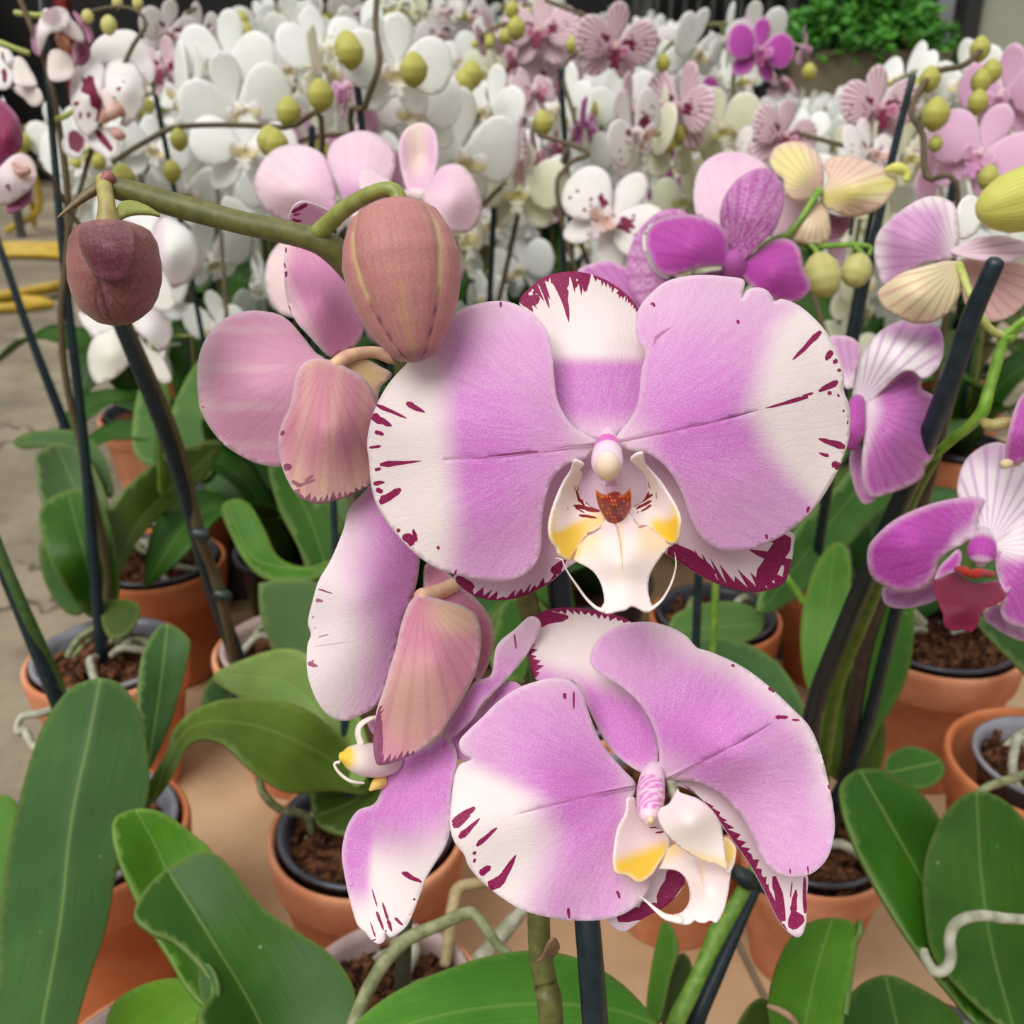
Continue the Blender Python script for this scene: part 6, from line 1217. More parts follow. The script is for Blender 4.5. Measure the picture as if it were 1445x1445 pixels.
tube('flower_bud', CQ, [(1310, 165, 562, 12), (1350, 158, 560, 22), (1385, 175, 560, 18), (1388, 205, 560, 14)], M_BUDY, qH, seg=10, pigf=lambda t, ph: (.1 + 0 * t, 0 * t, .8 + 0 * t, 0 * t))
tube('support_stake', S0, [(1000, 420, 590, 5), (990, 700, 640, 6), (975, 1090, 690, 6)], M_STAKE, qH, seg=10, k=3)
tube('support_stake', S0, [(1288, 108, 640, 5), (1262, 210, 655, 5.5), (1240, 310, 670, 6), (1215, 430, 690, 6.5), (1180, 620, 730, 7), (1150, 800, 800, 7)], M_STAKE, qH, seg=10, k=3)

# pots on the right
nI = potted(1322, 895, 'terracotta pot with a dark liner under the crimson-lipped bloom', 'orchid behind the crimson-lipped bloom, dark leaf at the right edge', seed=23, R=.072, Hh=.13, nmat=M_NURSD, tmat=M_TERRA, rt=7)
leaf(nI, [(1380, 880), (1400, 868), (1450, 880), (1520, 900), (1530, 990), (1460, 960), (1420, 925)], [(1380, 880, 760), (1530, 900, 740), (1460, 960, 730)], LEAF_D)
nJ = potted(1478, 1075, 'terracotta pot cut by the right edge with a clear liner', 'orchid in the pot at the right edge of the picture', seed=24, R=.068, Hh=.125, nmat=M_NURS, tmat=M_TERRAD, rt=5, inner=.048)
tube('aerial_root', S0, [(1380, 1118, 660, 5), (1400, 1108, 662, 6), (1430, 1098, 668, 6), (1470, 1085, 690, 6)], M_ROOTG, nJ, seg=8)
nK = potted(1185, 800, 'terracotta pot behind the long grey-green leaf', 'orchid with a long grey-green leaf slanting up behind the main bloom', seed=25, R=.062, Hh=.12, nmat=M_NURSD, tmat=M_TERRAD, rt=5)
leaf(nK, [(1070, 860), (1090, 800), (1130, 740), (1180, 690), (1220, 640), (1260, 610), (1275, 640), (1262, 700), (1225, 740), (1180, 790), (1140, 830), (1100, 860)], [(1070, 860, 730), (1260, 610, 860), (1225, 740, 830), (1110, 770, 770)], leaf_mat('leaf_dusty_green', (58, 100, 42), (74, 116, 54), rough=.5), midrib=[(1080, 855), (1160, 750), (1265, 625)], fold=.08)
tube('aerial_root', S0, [(1108, 812, 720, 5), (1135, 850, 722, 6), (1158, 885, 726, 6), (1172, 905, 730, 5)], M_STALKGR, nK, seg=8)
nL = potted(1010, 868, 'terracotta pot in the gap between the two front blooms', 'orchid with dull green leaves in the gap between the two front blooms', seed=26, R=.06, Hh=.115, nmat=M_NURSD, tmat=M_TERRAD, rt=8)
leaf(nL, [(945, 880), (960, 862), (1000, 850), (1045, 850), (1078, 868), (1070, 895), (1030, 910), (980, 915), (950, 905)], [(945, 880, 740), (1078, 868, 760), (980, 915, 720)], leaf_mat('leaf_dull_green', (68, 104, 44), (84, 120, 56)), midrib=[(1070, 880), (950, 890)], fold=.05)
leaf(nL, [(980, 905), (1020, 900), (1070, 915), (1110, 950), (1135, 1000), (1130, 1040), (1090, 1010), (1040, 970), (1000, 950)], [(980, 905, 720), (1110, 950, 690), (1130, 1040, 650), (1040, 970, 690)], LEAF_B, midrib=[(990, 920), (1060, 955), (1130, 1030)], fold=.05)
leaf(nL, [(700, 880), (712, 850), (740, 842), (760, 870), (750, 920), (735, 960), (700, 950), (690, 910)], [(700, 880, 720), (760, 870, 730), (735, 960, 690)], LEAF)
nN = potted(800, 985, 'terracotta pot hidden between the front blooms and the stake', 'orchid hidden behind the front blooms', seed=29, R=.062, Hh=.12, rt=2)
leaf(nN, [(720, 930), (690, 900), (700, 860), (740, 840), (780, 870), (790, 940), (770, 990)], [(720, 930, 720), (740, 840, 760), (780, 960, 720)], LEAF_O)

# bottom right leaves
nM = potted(1335, 1560, 'terracotta pot below the bottom right corner leaves', 'orchid with broad glossy leaves and a curled silvery root at the bottom right', seed=27, R=.064, Hh=.12, tmat=M_TERRAD)
leaf(nM, [(1186, 1120), (1192, 1098), (1215, 1085), (1250, 1088), (1290, 1110), (1320, 1145), (1345, 1200), (1360, 1270), (1380, 1330), (1400, 1380), (1410, 1440), (1380, 1445), (1340, 1400), (1300, 1350), (1260, 1290), (1225, 1230), (1198, 1170)],
     [(1200, 1090, 560), (1320, 1145, 560), (1186, 1130, 540), (1400, 1440, 480), (1260, 1290, 510), (1300, 1200, 548)], leaf_mat('leaf_glossy', (42, 90, 14), (56, 106, 22), rough=.34, ribf=.35), midrib=[(1215, 1090), (1255, 1160), (1300, 1240), (1345, 1330), (1395, 1430)], fold=-.10, thick=.0024)
leaf(nM, [(1306, 1300), (1302, 1240), (1312, 1190), (1335, 1145), (1368, 1118), (1405, 1122), (1440, 1150), (1470, 1200), (1490, 1280), (1490, 1380), (1460, 1450), (1420, 1450), (1380, 1420), (1340, 1380), (1315, 1345)],
     [(1375, 1118, 540), (1306, 1280, 505), (1490, 1280, 510), (1420, 1450, 455), (1390, 1280, 500)], LEAF, midrib=[(1378, 1120), (1384, 1230), (1400, 1340), (1430, 1450)], fold=-.08, thick=.0024)
leaf(nM, [(1250, 1085), (1256, 1065), (1282, 1053), (1312, 1060), (1332, 1078), (1328, 1098), (1300, 1112), (1268, 1104)], [(1250, 1085, 585), (1332, 1078, 590), (1290, 1112, 575)], leaf_mat('leaf_glossy', (0, 0, 0), (0, 0, 0)), spacing=6, midrib=[(1256, 1090), (1325, 1075)], fold=.05)
leaf(nM, [(1086, 1445), (1085, 1400), (1100, 1350), (1125, 1312), (1160, 1296), (1195, 1298), (1210, 1312), (1205, 1350), (1198, 1400), (1188, 1450), (1170, 1500), (1100, 1500)],
     [(1086, 1445, 440), (1160, 1296, 480), (1210, 1312, 470), (1188, 1450, 430), (1140, 1400, 446)], LEAF_Y, midrib=[(1175, 1298), (1150, 1380), (1130, 1480)], fold=-.05)
leaf(nM, [(1185, 1450), (1195, 1410), (1220, 1385), (1255, 1376), (1300, 1395), (1345, 1425), (1365, 1460), (1340, 1500), (1200, 1500)], [(1185, 1450, 470), (1255, 1376, 490), (1365, 1460, 470), (1250, 1500, 450)], LEAF, midrib=[(1250, 1378), (1262, 1430), (1280, 1500)], fold=.05)
leaf(nM, [(1200, 1340), (1212, 1312), (1210, 1296), (1204, 1330), (1196, 1390), (1190, 1430), (1194, 1400)], [(1200, 1340, 466), (1212, 1312, 468), (1190, 1430, 436)], leaf_mat('leaf_dusty_green', (0, 0, 0), (0, 0, 0)), spacing=5)
tube('aerial_root', S0, [(1460, 1298, 462, 7), (1420, 1296, 460, 7.5), (1380, 1292, 458, 8), (1350, 1302, 456, 8), (1340, 1325, 454, 8), (1342, 1350, 452, 8), (1334, 1368, 451, 8), (1318, 1370, 452, 8), (1306, 1352, 456, 7), (1304, 1342, 458, 6)], M_ROOT, nM, seg=12)
tube('bract', S0, [(1084, 1420, 432, 3), (1100, 1426, 432, 5), (1118, 1438, 430, 5), (1126, 1452, 430, 4)], simple_mat('bract_dry', (0, 0, 0)), nM, seg=8)
# green stalk on a black stake, bottom centre right
nO = potted(952, 1610, 'terracotta pot just below the bottom edge, right of centre', 'orchid with a bright green stalk clipped to a black stake near the bottom edge', seed=28, R=.055, Hh=.11)
tube('flower_stalk', S0, [(1110, 1150, 470, 9), (1080, 1200, 465, 9), (1050, 1255, 460, 10), (1024, 1300, 455, 11.5), (1012, 1318, 453, 14), (1000, 1345, 451, 12), (975, 1400, 447, 12), (950, 1455, 444, 13), (930, 1560, 460, 12)], M_STALKGR, nO, seg=12)
tube('support_stake', S0, [(1085, 1215, 480, 8), (1062, 1262, 474, 8.5), (1032, 1325, 464, 11), (1005, 1385, 458, 13), (978, 1450, 454, 14), (950, 1560, 465, 13)], M_STAKE, nO, seg=12, k=3)
tube('tie_clip', S0, [(1040, 1232, 456, 12), (1052, 1240, 454, 14), (1062, 1246, 456, 12)], M_CLIP, nO, seg=12, k=2)
tube('tie_clip', S0, [(1068, 1250, 458, 5), (1080, 1256, 456, 6), (1088, 1258, 456, 4)], M_CLIP, nO, seg=8, k=2)
leaf(nO, [(912, 1430), (918, 1370), (928, 1320), (936, 1300), (950, 1310), (956, 1340), (945, 1380), (930, 1440)], [(912, 1430, 470), (940, 1300, 500), (930, 1440, 465)], LEAF_Y, spacing=6)
leaf(nO, [(936, 1420), (945, 1370), (960, 1345), (974, 1355), (978, 1390), (965, 1450), (940, 1470)], [(936, 1420, 480), (965, 1345, 500), (950, 1470, 470)], LEAF_O, spacing=6)
leaf(nO, [(1040, 1460), (1052, 1425), (1072, 1408), (1088, 1420), (1092, 1460), (1070, 1490)], [(1040, 1460, 460), (1072, 1408, 475), (1070, 1490, 455)], LEAF_O, spacing=6)

# ================================================================== the block of orchids behind
G = {}
K1 = 1e-3


def gm(name, outline, f, mat, pigf=None, thick=.0007, spacing=3.6, base=(0, 0), marks=(), k=4):
    """generic petal in millimetres: x right, y up, f(x, y) = depth (mm, + away from the viewer)"""
    def P(x, y): return np.stack([x * K1, f(x, y) * K1, y * K1], -1)
    return sheet_mesh(name, outline, P, mat, spacing, marks, pigf, thick, base, np.array([0, -1.0, 0]), None, k, rimw=3.0)


PET = [(2, -1), (7, -7), (16, -16), (28, -20), (40, -16), (47, -4), (48, 8), (44, 20), (34, 27), (22, 26), (12, 18), (5, 8), (2, 3)]
SEP = [(-2, 2), (-7, 10), (-12, 20), (-13, 30), (-9, 39), (0, 44), (9, 39), (13, 30), (12, 20), (7, 10), (2, 2)]


def rot(pts, a):
    c, s = math.cos(a), math.sin(a); return [(x * c - y * s, x * s + y * c) for x, y in pts]


VAR = {
    'white': dict(mat=petal_mat('petal_pure_white', (254, 255, 251), (236, 206, 226), (150, 30, 90), (232, 214, 120), vein=(240, 236, 236), vein_amt=.08, grain=.1, speck=300, trans=.36, rough=.6, rim=(255, 255, 255)), p=0, lip=(.1, 0, .7)),
    'cream': dict(mat=petal_mat('petal_white_greenish', (244, 244, 226), (220, 224, 170), (150, 30, 90), (224, 214, 100), vein=(220, 224, 190), vein_amt=.15, grain=.1, speck=300, trans=.34), p=.25, lip=(0, 0, .8)),
    'blotch': dict(mat=M_SPOT, p=0, lip=(.3, .2, .6), marks=1),
    'pink': dict(mat=M_PALE, p=.55, lip=(.9, .3, .2)),
    'stripe': dict(mat=petal_mat('petal_magenta_striped', (252, 240, 240), (196, 70, 140), (124, 4, 56), (226, 150, 60), vein=(140, 20, 84), stripe=.75, grain=.15, speck=300), p=.22, lip=(.9, .9, .1), marks=1),
    'purple': dict(mat=M_PURP, p=1, lip=(1, .6, .1)),
}


def build_variant(v):
    d = VAR[v]; m = d['mat']; pf = lambda x, y: (d['p'] + 0 * x, 0 * x, 0 * x)
    mr = random.Random(len(v))
    def mk(sd):
        if not d.get('marks'): return ()
        q = random.Random(sd)
        return [streak(q.uniform(6, 12), q.uniform(-4, 6), q.uniform(16, 26), q.uniform(-8, 14), q.uniform(5, 8), 3, seed=sd + i) for i in range(3)] + [streak(x_, y_, x_ + 3, y_ + 1, 3, 2) for x_, y_ in ((q.uniform(14, 36), q.uniform(-10, 16)) for _ in range(5))]
    fR = lambda x, y: -5 * np.sin(np.clip(x / 48, 0, 1) * 2.6) + .004 * (y - 2) ** 2
    out = {}
    out['petal_r'] = gm('petal', PET, fR, m, pf, base=(2, 1), marks=mk(3))
    mir = [(-x, y) for x, y in reversed(PET)]
    out['petal_l'] = gm('petal', mir, lambda x, y: fR(-x, y), m, pf, base=(-2, 1), marks=[([(-a, b) for a, b in p_], w) for p_, w in mk(8)])
    fs = lambda x, y: 3 + .012 * x * x + .05 * np.hypot(x, y) - .0016 * np.hypot(x, y) ** 2
    out['sepal_t'] = gm('sepal', SEP, fs, m, pf)
    out['sepal_a'] = gm('sepal', rot(SEP, math.radians(142)), fs, m, pf, marks=[([(a * .9, -b) for a, b in p_], w) for p_, w in mk(5)] if d.get('marks') else ())
    out['sepal_b'] = gm('sepal', rot(SEP, math.radians(-142)), fs, m, pf)
    # lip: keel with two side lobes, one solid mesh each
    L = d['lip']
    lipo = [(-4, -2), (-9, -9), (-8, -15), (-4, -18), (-6, -23), (-3, -26), (0, -24), (3, -26), (6, -23), (4, -18), (8, -15), (9, -9), (4, -2)]
    out['lip'] = gm('lip', lipo, lambda x, y: -10 + .16 * np.abs(x) * (y > -18) * 0 - .35 * (y + 2) * (y > -14) * 1.0 + .02 * (y + 26) ** 2 * 0 - .3 * np.abs(x), m, lambda x, y: (L[0] + 0 * x, L[1] * sm(-6, -14, y), L[2] * sm(-20, -6, y)), thick=.0012, spacing=2.6)
    lob = [(2, -6), (5, -2), (10, 1), (13, -2), (13, -9), (9, -13), (4, -11)]
    out['lobe_r'] = gm('side_lobe', lob, lambda x, y: -5 - .9 * x, m, lambda x, y: (L[0] + 0 * x, 0 * x, L[2] * sm(-2, -9, y)), spacing=2.6)
    out['lobe_l'] = gm('side_lobe', [(-x, y) for x, y in reversed(lob)], lambda x, y: -5 + .9 * x, m, lambda x, y: (L[0] + 0 * x, 0 * x, L[2] * sm(-2, -9, y)), spacing=2.6)
    out['column'] = tube_mesh('flower', [(0, .022, .006), (0, .008, .002), (0, 0, 0), (0, -.006, .0), (0, -.010, -.004)], [.0016, .0024, .0036, .0038, .0026], m, 8, 2, pigf=lambda t, ph: (.15 + d['p'] * .6 + 0 * t, 0 * t, .25 * t, 0 * t))
    # one-piece copy for blooms too far away to show their parts (coarser)
    vs_, fs_, pg, mkv, uv_ = [], [], [], [], []
    for kk, me in out.items():
        o = len(vs_); n = len(me.vertices)
        vs_ += [tuple(v_.co) for v_ in me.vertices]
        c = np.zeros(n * 4, np.float32); me.attributes['pig'].data.foreach_get('color', c); pg.append(c.reshape(-1, 4))
        if 'mk' in me.attributes:
            b = np.zeros(len(me.polygons), np.float32); me.attributes['mk'].data.foreach_get('value', b)
        else: b = np.zeros(len(me.polygons), np.float32)
        mkv.append(b); fs_ += [tuple(i + o for i in p_.vertices) for p_ in me.polygons]
        uu = np.zeros((n, 2), np.float32)
        for lp, ud in zip(me.loops, me.uv_layers[0].data): uu[lp.vertex_index] = ud.uv
        uv_.append(uu)
    out['all'] = new_mesh('flower', vs_, fs_, m, np.concatenate(pg), np.concatenate(mkv), np.concatenate(uv_))
    G[v] = out
for v in VAR: build_variant(v)

M_BUDG = petal_mat('bud_bright_green', (190, 188, 92), (158, 142, 62), (140, 90, 70), (206, 204, 108), vein=(140, 132, 56), vein_amt=.4, grain=.2, trans=.12, speck=300, rough=.5)
def budmesh(r, l):
    V = []; nu, nv = 12, 16
    for i in range(nu + 1):
        t = i / nu; rr = r * np.interp(t, [0, .12, .4, .7, .9, 1], [.15, .6, 1, .9, .5, .06])
        for j in range(nv):
            p_ = 2 * math.pi * j / nv; q = rr * (1 + .06 * math.cos(3 * p_)); V.append((q * math.cos(p_), q * math.sin(p_), -l * t))
    Fc = [(i * nv + j, (i + 1) * nv + j, (i + 1) * nv + (j + 1) % nv, i * nv + (j + 1) % nv) for i in range(nu) for j in range(nv)] + [tuple(range(nv)), tuple(nu * nv + j for j in reversed(range(nv)))]
    return new_mesh('flower_bud', V, Fc, M_BUDG, [(.3 * (i / nu), 0, .3, 0) for i in range(nu + 1) for j in range(nv)], None, [(j / nv * 2 - 1, i / nu) for i in range(nu + 1) for j in range(nv)])
BUDS = [budmesh(.0095, .023), budmesh(.0072, .018), budmesh(.005, .012)]


def strap(L, wd, up, out_, seed, mat):
    """orchid leaf as a thick folded strap, from the pot centre outwards along +X"""
    r_ = random.Random(seed); n, m = 16, 6
    cl = cr_open([(.004, 0, 0), (L * .25 * out_, 0, up * .75), (L * .62 * out_, 0, up * 1.0), (L * out_, 0, up * (.55 + .3 * r_.random()))], 6); cl = cl[np.linspace(0, len(cl) - 1, n).astype(int)]
    V, uv = [], []
    for i, c in enumerate(cl):
        t = i / (n - 1); w_ = wd * .5 * (min(1, (.32 + t * 1.9)) * math.sqrt(max(0, 1 - max(0, (t - .55) / .45) ** 2.4)) + .02)
        for j in range(m + 1):
            s = (j / m) * 2 - 1
            V.append((c[0], c[1] + s * w_, c[2] + abs(s) * w_ * (.42 - .3 * t))); uv.append((t * L, s * w_))
    Fc = [(i * (m + 1) + j, (i + 1) * (m + 1) + j, (i + 1) * (m + 1) + j + 1, i * (m + 1) + j + 1) for i in range(n - 1) for j in range(m)]
    V2, F2, ne = solid(V, Fc, .002, np.array([0, 0, 5.0]))
    return new_mesh('leaf', V2, F2, mat, None, None, np.array(uv + uv))
LEAVES = [strap(.19, .062, .10, 1.0, 1, LEAF), strap(.16, .058, .13, .8, 2, LEAF_O), strap(.21, .066, .07, 1.0, 3, LEAF_B), strap(.14, .055, .11, 1.0, 4, LEAF_D), strap(.17, .06, .15, .65, 5, LEAF)]


def proto(seed):
    """stalk path, stake, bloom and bud stations of one plant"""
    r_ = random.Random(seed)
    top = r_.uniform(.42, .50); ar = r_.uniform(.06, .13); lean = r_.uniform(-.03, .03)
    pts = [(.012, .0, .10), (.012 + lean * .5, 0, top * .6), (.010 + lean, 0, top - .06), (lean, -.01, top + .01), (lean, -ar * .45, top + .055), (lean, -ar, top + .06), (lean, -ar - .05, top + .045)]
    c = cr_open(pts, 8); s = np.r_[0, np.cumsum(np.linalg.norm(np.diff(c, axis=0), axis=1))]
    def at(d): return np.array([np.interp(d, s, c[:, i]) for i in range(3)])
    st = tube_mesh('flower_stalk', c[::2], [.0026] * (len(c[::2]) - 3) + [.002, .0016, .0012], M_STALKBR if seed % 2 else M_STALK, 6, 1)
    sk = tube_mesh('support_stake', [(lean * .2, .004, .02), (lean * .7, .006, top * .6), (lean, .008, top + r_.uniform(-.02, .07))], [.0028] * 3, M_STAKE, 6, 2)
    fl_, bd, ped = [], [], []
    n = r_.choice((7, 8, 9)); d0 = s[-1] - .05
    for i in range(n):
        d = d0 - i * .037; p_ = at(d); side = 1 if i % 2 else -1
        off = np.array([side * r_.uniform(.02, .042), -.012 + r_.uniform(-.012, .012), -.012 + r_.uniform(-.006, .006)])
        yaw = side * r_.uniform(-.2, 1.15); pitch = r_.uniform(-.35, .45)
        fl_.append((p_ + off, yaw, pitch, r_.uniform(-.4, .4), r_.uniform(.8, 1.12)))
        ped.append([p_, p_ + off * .6 + np.array([0, 0, .006]), p_ + off + np.array([0, .012, .002])])
    for i in range(5):
        p_ = at(s[-1] - .056 + i * .015); side = 1 if i % 2 else -1
        bd.append((p_ + np.array([side * .013, 0, -.004]), side * .5, min(2, i // 2)))
    vs_, fs_ = [], []
    for q in ped:
        me = tube_mesh('pedicels', q, [.0014, .0013, .0015], M_PEDGR, 5, 3); o = len(vs_)
        vs_ += [tuple(v_.co) for v_ in me.vertices]; fs_ += [tuple(i + o for i in p_.vertices) for p_ in me.polygons]
    o = len(vs_); vs_ += [tuple(v_.co) for v_ in st.vertices]; nf = len(fs_); fs_ += [tuple(i + o for i in p_.vertices) for p_ in st.polygons]
    stm = new_mesh('flower_stalk', vs_, fs_, mats=[M_PEDGR, M_STALKBR if seed % 2 else M_STALK], midx=[0] * nf + [1] * (len(fs_) - nf))
    return dict(stalk=stm, stake=sk, fl=fl_, buds=bd)
PROTO = [proto(100 + i) for i in range(8)]
NURSM = lathe('nursery_pot', [(.029, 0), (.036, 0), (.037, .003), (.052, .112), (.0575, .113), (.0575, .118), (.053, .118), (.050, .111), (.036, .095), (.002, .098)], M_NURSD, 24)
BARKM = lathe('potting_bark', [(.0495, .100), (.048, .1055), (.030, .108), (.012, .106), (.002, .107)], M_BARK, 20)


def bloom(parent, v, loc, yaw, pitch, roll, sc, detail):
    g = G[v]
    if detail:
        o = link('flower', g['column'], parent)
        for a, nm in (('petal_r', 'petal'), ('petal_l', 'petal'), ('sepal_t', 'sepal'), ('sepal_a', 'sepal'), ('sepal_b', 'sepal'), ('lip', 'lip'), ('lobe_r', 'side_lobe'), ('lobe_l', 'side_lobe')):
            link(nm, g[a], o)
    else:
        o = link('flower', g['all'], parent)
    o.location = tuple(loc); o.rotation_euler = (-pitch, roll, yaw); o.scale = (sc, sc, sc)
    return o


def gplant(x, y, az, sc, v, seed, label, group, detail=False, clay=False, nleaf=4, nfl=99, flw=True, z0=0.0005, fsc=1.0):
    r_ = random.Random(seed); p_ = PROTO[seed % len(PROTO)]
    if clay:
        cr_ = clay_pot('terracotta_pot', clay, (x, y), .066, .125, M_TERRAD if seed % 2 else M_TERRA, z0=z0 + .0005, group='terracotta pots in the block of orchids')
    o = thing('moth_orchid', label, 'orchid', (x, y, z0 + (.0135 if clay else .0005)), group)
    o.rotation_euler = (0, 0, az)
    link('nursery_pot', NURSM, o); link('potting_bark', BARKM, o)
    a0 = r_.random() * 6.28
    for i in range(nleaf):
        l = link('leaf', LEAVES[(seed + i) % len(LEAVES)], o); l.location = (0, 0, .104); l.rotation_euler = (0, 0, a0 + i * 2.4 + r_.uniform(-.3, .3)); q = r_.uniform(.8, 1.15); l.scale = (q, q, q)
    if not flw: return o
    fl_use = p_['fl'][:nfl]
    st = link('flower_stalk', p_['stalk'], o); sk = link('support_stake', p_['stake'], o)
    st.scale = (1, 1, sc); sk.scale = (1, 1, sc)
    for i, (pp, yaw, pitch, roll, s) in enumerate(fl_use):
        bloom(o, v, (pp[0], pp[1], pp[2] * sc), yaw, pitch, roll, s * fsc, detail)
    for pp, tl, i in p_['buds']:
        b = link('flower_bud', BUDS[i], o); b.location = (pp[0], pp[1], pp[2] * sc); b.rotation_euler = (0, tl, 0)
    return o



def hplant(label, blooms, stalk=None, stake=None, buds=(), group=None):
    """a plant of the block whose blooms are placed one by one: (x, y, depth, yaw, pitch, roll, scale, kind)"""
    q = W(blooms[0][0], blooms[0][1], blooms[0][2]); bx0, by0 = float(q[0]), float(q[1]) + .03
    o = thing('moth_orchid', label, 'orchid', (bx0, by0, .0005), group)
    link('nursery_pot', NURSM, o); link('potting_bark', BARKM, o)
    for i in range(4):
        l = link('leaf', LEAVES[i], o); l.location = (0, 0, .104); l.rotation_euler = (0, 0, i * 1.7 + bx0 * 9)
    L0 = np.array([bx0, by0, .0005])
    for (x, y, d, yaw, pitch, roll, s, v) in blooms:
        bloom(o, v, W(x, y, d) - L0, yaw, pitch, roll, s, True)
    top = W(*(stake or (blooms[0][0], blooms[0][1], blooms[0][2] + .03))) - L0
    link('support_stake', tube_mesh('support_stake', [(0, .01, .03), tuple(top * np.array([.6, .6, .6]) + np.array([0, .01, 0])), tuple(top)], [.0028] * 3, M_STAKE, 8, 3), o)
    sp_ = [W(x, y, d) - L0 for x, y, d in stalk] if stalk else [W(b[0], b[1] - 6, b[2] + .02) - L0 for b in blooms[::-1]]
    link('flower_stalk', tube_mesh('flower_stalk', [(.012, 0, .10), (.012, .005, .28)] + [tuple(p) for p in sp_], [.0028, .0026] + [.0022] * len(sp_), M_STALKBR, 8, 5), o)
    for (x, y, d, i) in buds:
        b = link('flower_bud', BUDS[i], o); b.location = tuple(W(x, y, d) - L0)
    return o

hplant('orchid with magenta striped blooms around the black stake, top centre right', [(868, 62, .98, .15, -.1, .1, .85, 'stripe'), (893, 158, .95, 1.0, .1, 0, .8, 'stripe'), (958, 150, 1.0, -.9, .1, .2, .95, 'stripe'), (826, 175, 1.0, 1.25, 0, .4, .62, 'purple')],
       stalk=[(795, 260, .99), (812, 180, .99), (795, 95, .99), (850, 40, 1.0), (770, 0, 1.02)], stake=(791, 98, .985), buds=[(808, 50, 1.0, 1), (728, 22, 1.0, 0), (936, 75, 1.0, 1), (722, 0, 1.0, 1)])
hplant('white orchid splashed with magenta, a bloom hanging low above the front sepal', [(862, 305, .82, -.5, .5, .5, .95, 'blotch'), (895, 185, .86, .9, .1, -.5, .85, 'blotch'), (745, 215, .9, 1.4, .1, 0, .8, 'stripe'), (752, 130, .95, .8, .6, 0, .6, 'stripe')],
       stalk=[(790, 300, .88), (800, 235, .88), (830, 215, .87), (760, 190, .9)], stake=(789, 250, .9), buds=[(765, 155, .92, 0)])
hplant('orchid with deep magenta blooms against the planter, top right of centre', [(1072, 70, 1.25, .1, .3, .2, .9, 'purple'), (1048, 60, 1.3, -1.1, 0, 0, .7, 'pink'), (1135, 66, 1.35, 1.3, 0, 0, .6, 'pink'), (1100, 118, 1.3, .6, .8, .3, .7, 'stripe')],
       stalk=[(1036, 200, 1.27), (1036, 110, 1.27), (1060, 60, 1.28)], stake=(1036, 100, 1.27), buds=[(1050, 40, 1.3, 0), (1143, 88, 1.3, 0), (1022, 196, 1.2, 0)])
hplant('orchid with a dusky magenta striped bloom beside the long black stake, upper right', [(1240, 150, .85, .2, .2, 0, .75, 'stripe'), (1228, 215, .84, .5, .5, .2, .7, 'blotch'), (1105, 190, .95, .3, .2, .3, .75, 'stripe'), (1075, 205, .98, -.8, .2, 0, .6, 'blotch')], stake=(1252, 190, .87))
hplant('lilac pink orchid with a dark branching bud stalk at the upper right', [(1385, 215, .72, -.5, .3, .3, .8, 'pink'), (1418, 130, .8, -.9, 0, 0, .8, 'pink'), (1330, 215, .78, .9, .2, 0, .9, 'pink')],
       stalk=[(1352, 290, .70), (1308, 250, .70), (1302, 190, .70), (1286, 155, .70), (1316, 105, .70), (1360, 92, .71), (1385, 70, .72)], stake=(1345, 260, .72),
       buds=[(1315, 92, .70, 1), (1324, 136, .69, 0), (1386, 50, .72, 1), (1387, 96, .72, 1), (1383, 125, .72, 1), (1402, 82, .72, 1), (1398, 232, .7, 1), (1322, 190, .7, 2)])
hplant('orchid with speckled magenta blooms against the dark gap at the upper left', [(238, 42, .95, .7, -.2, .2, .6, 'blotch'), (232, 95, .93, -.4, .2, 0, .62, 'stripe'), (285, 40, 1.1, 1.1, .1, 0, .6, 'blotch')], stake=(205, 60, .98), buds=[(340, 15, 1.1, 1), (344, 30, 1.1, 0)])
hplant('greenish white orchid with large olive buds above the pale pink blooms', [(560, 95, .75, .2, .1, .1, .85, 'white'), (500, 120, .8, -1.3, 0, .2, .95, 'pink'), (590, 150, .8, -.5, .1, 0, .85, 'white'), (455, 95, .85, 1.4, .2, .3, .8, 'cream')],
       stalk=[(500, 205, .78), (515, 150, .75), (535, 90, .74), (530, 40, .74), (532, -10, .74)], stake=(499, 80, .74), buds=[(492, 48, .70, 0), (488, 42, .72, 0), (582, 72, .68, 0), (450, 110, .72, 0), (512, 40, .74, 2)])
hplant('white orchid with brownish buds on an arching stalk behind the dusky buds', [(335, 150, .85, .5, .1, -.2, 1.0, 'white'), (320, 85, .9, -.2, .1, .1, .95, 'white'), (345, 210, .84, .2, .5, .1, .9, 'white'), (268, 130, .9, -1.1, .1, .5, 1.05, 'white')],
       stalk=[(455, 200, .75), (400, 180, .76), (260, 178, .80), (205, 200, .80), (160, 228, .78)], stake=(440, 180, .8), buds=[(405, 135, .75, 0), (378, 176, .74, 0), (386, 180, .74, 0), (170, 230, .77, 0), (240, 225, .8, 1), (250, 180, .8, 1)])
hplant('tall white orchid with broad pale blooms left of the main stake', [(650, 215, .85, .5, 0, .1, 1.15, 'white'), (690, 150, .9, -.6, .1, .2, .8, 'white'), (640, 330, .85, 1.1, .3, 0, .95, 'cream'), (735, 265, .9, -.3, .2, 0, .9, 'cream')], stake=(700, 230, .9), buds=[(665, 85, .85, 0), (655, 95, .85, 0), (765, 155, .9, 0)])

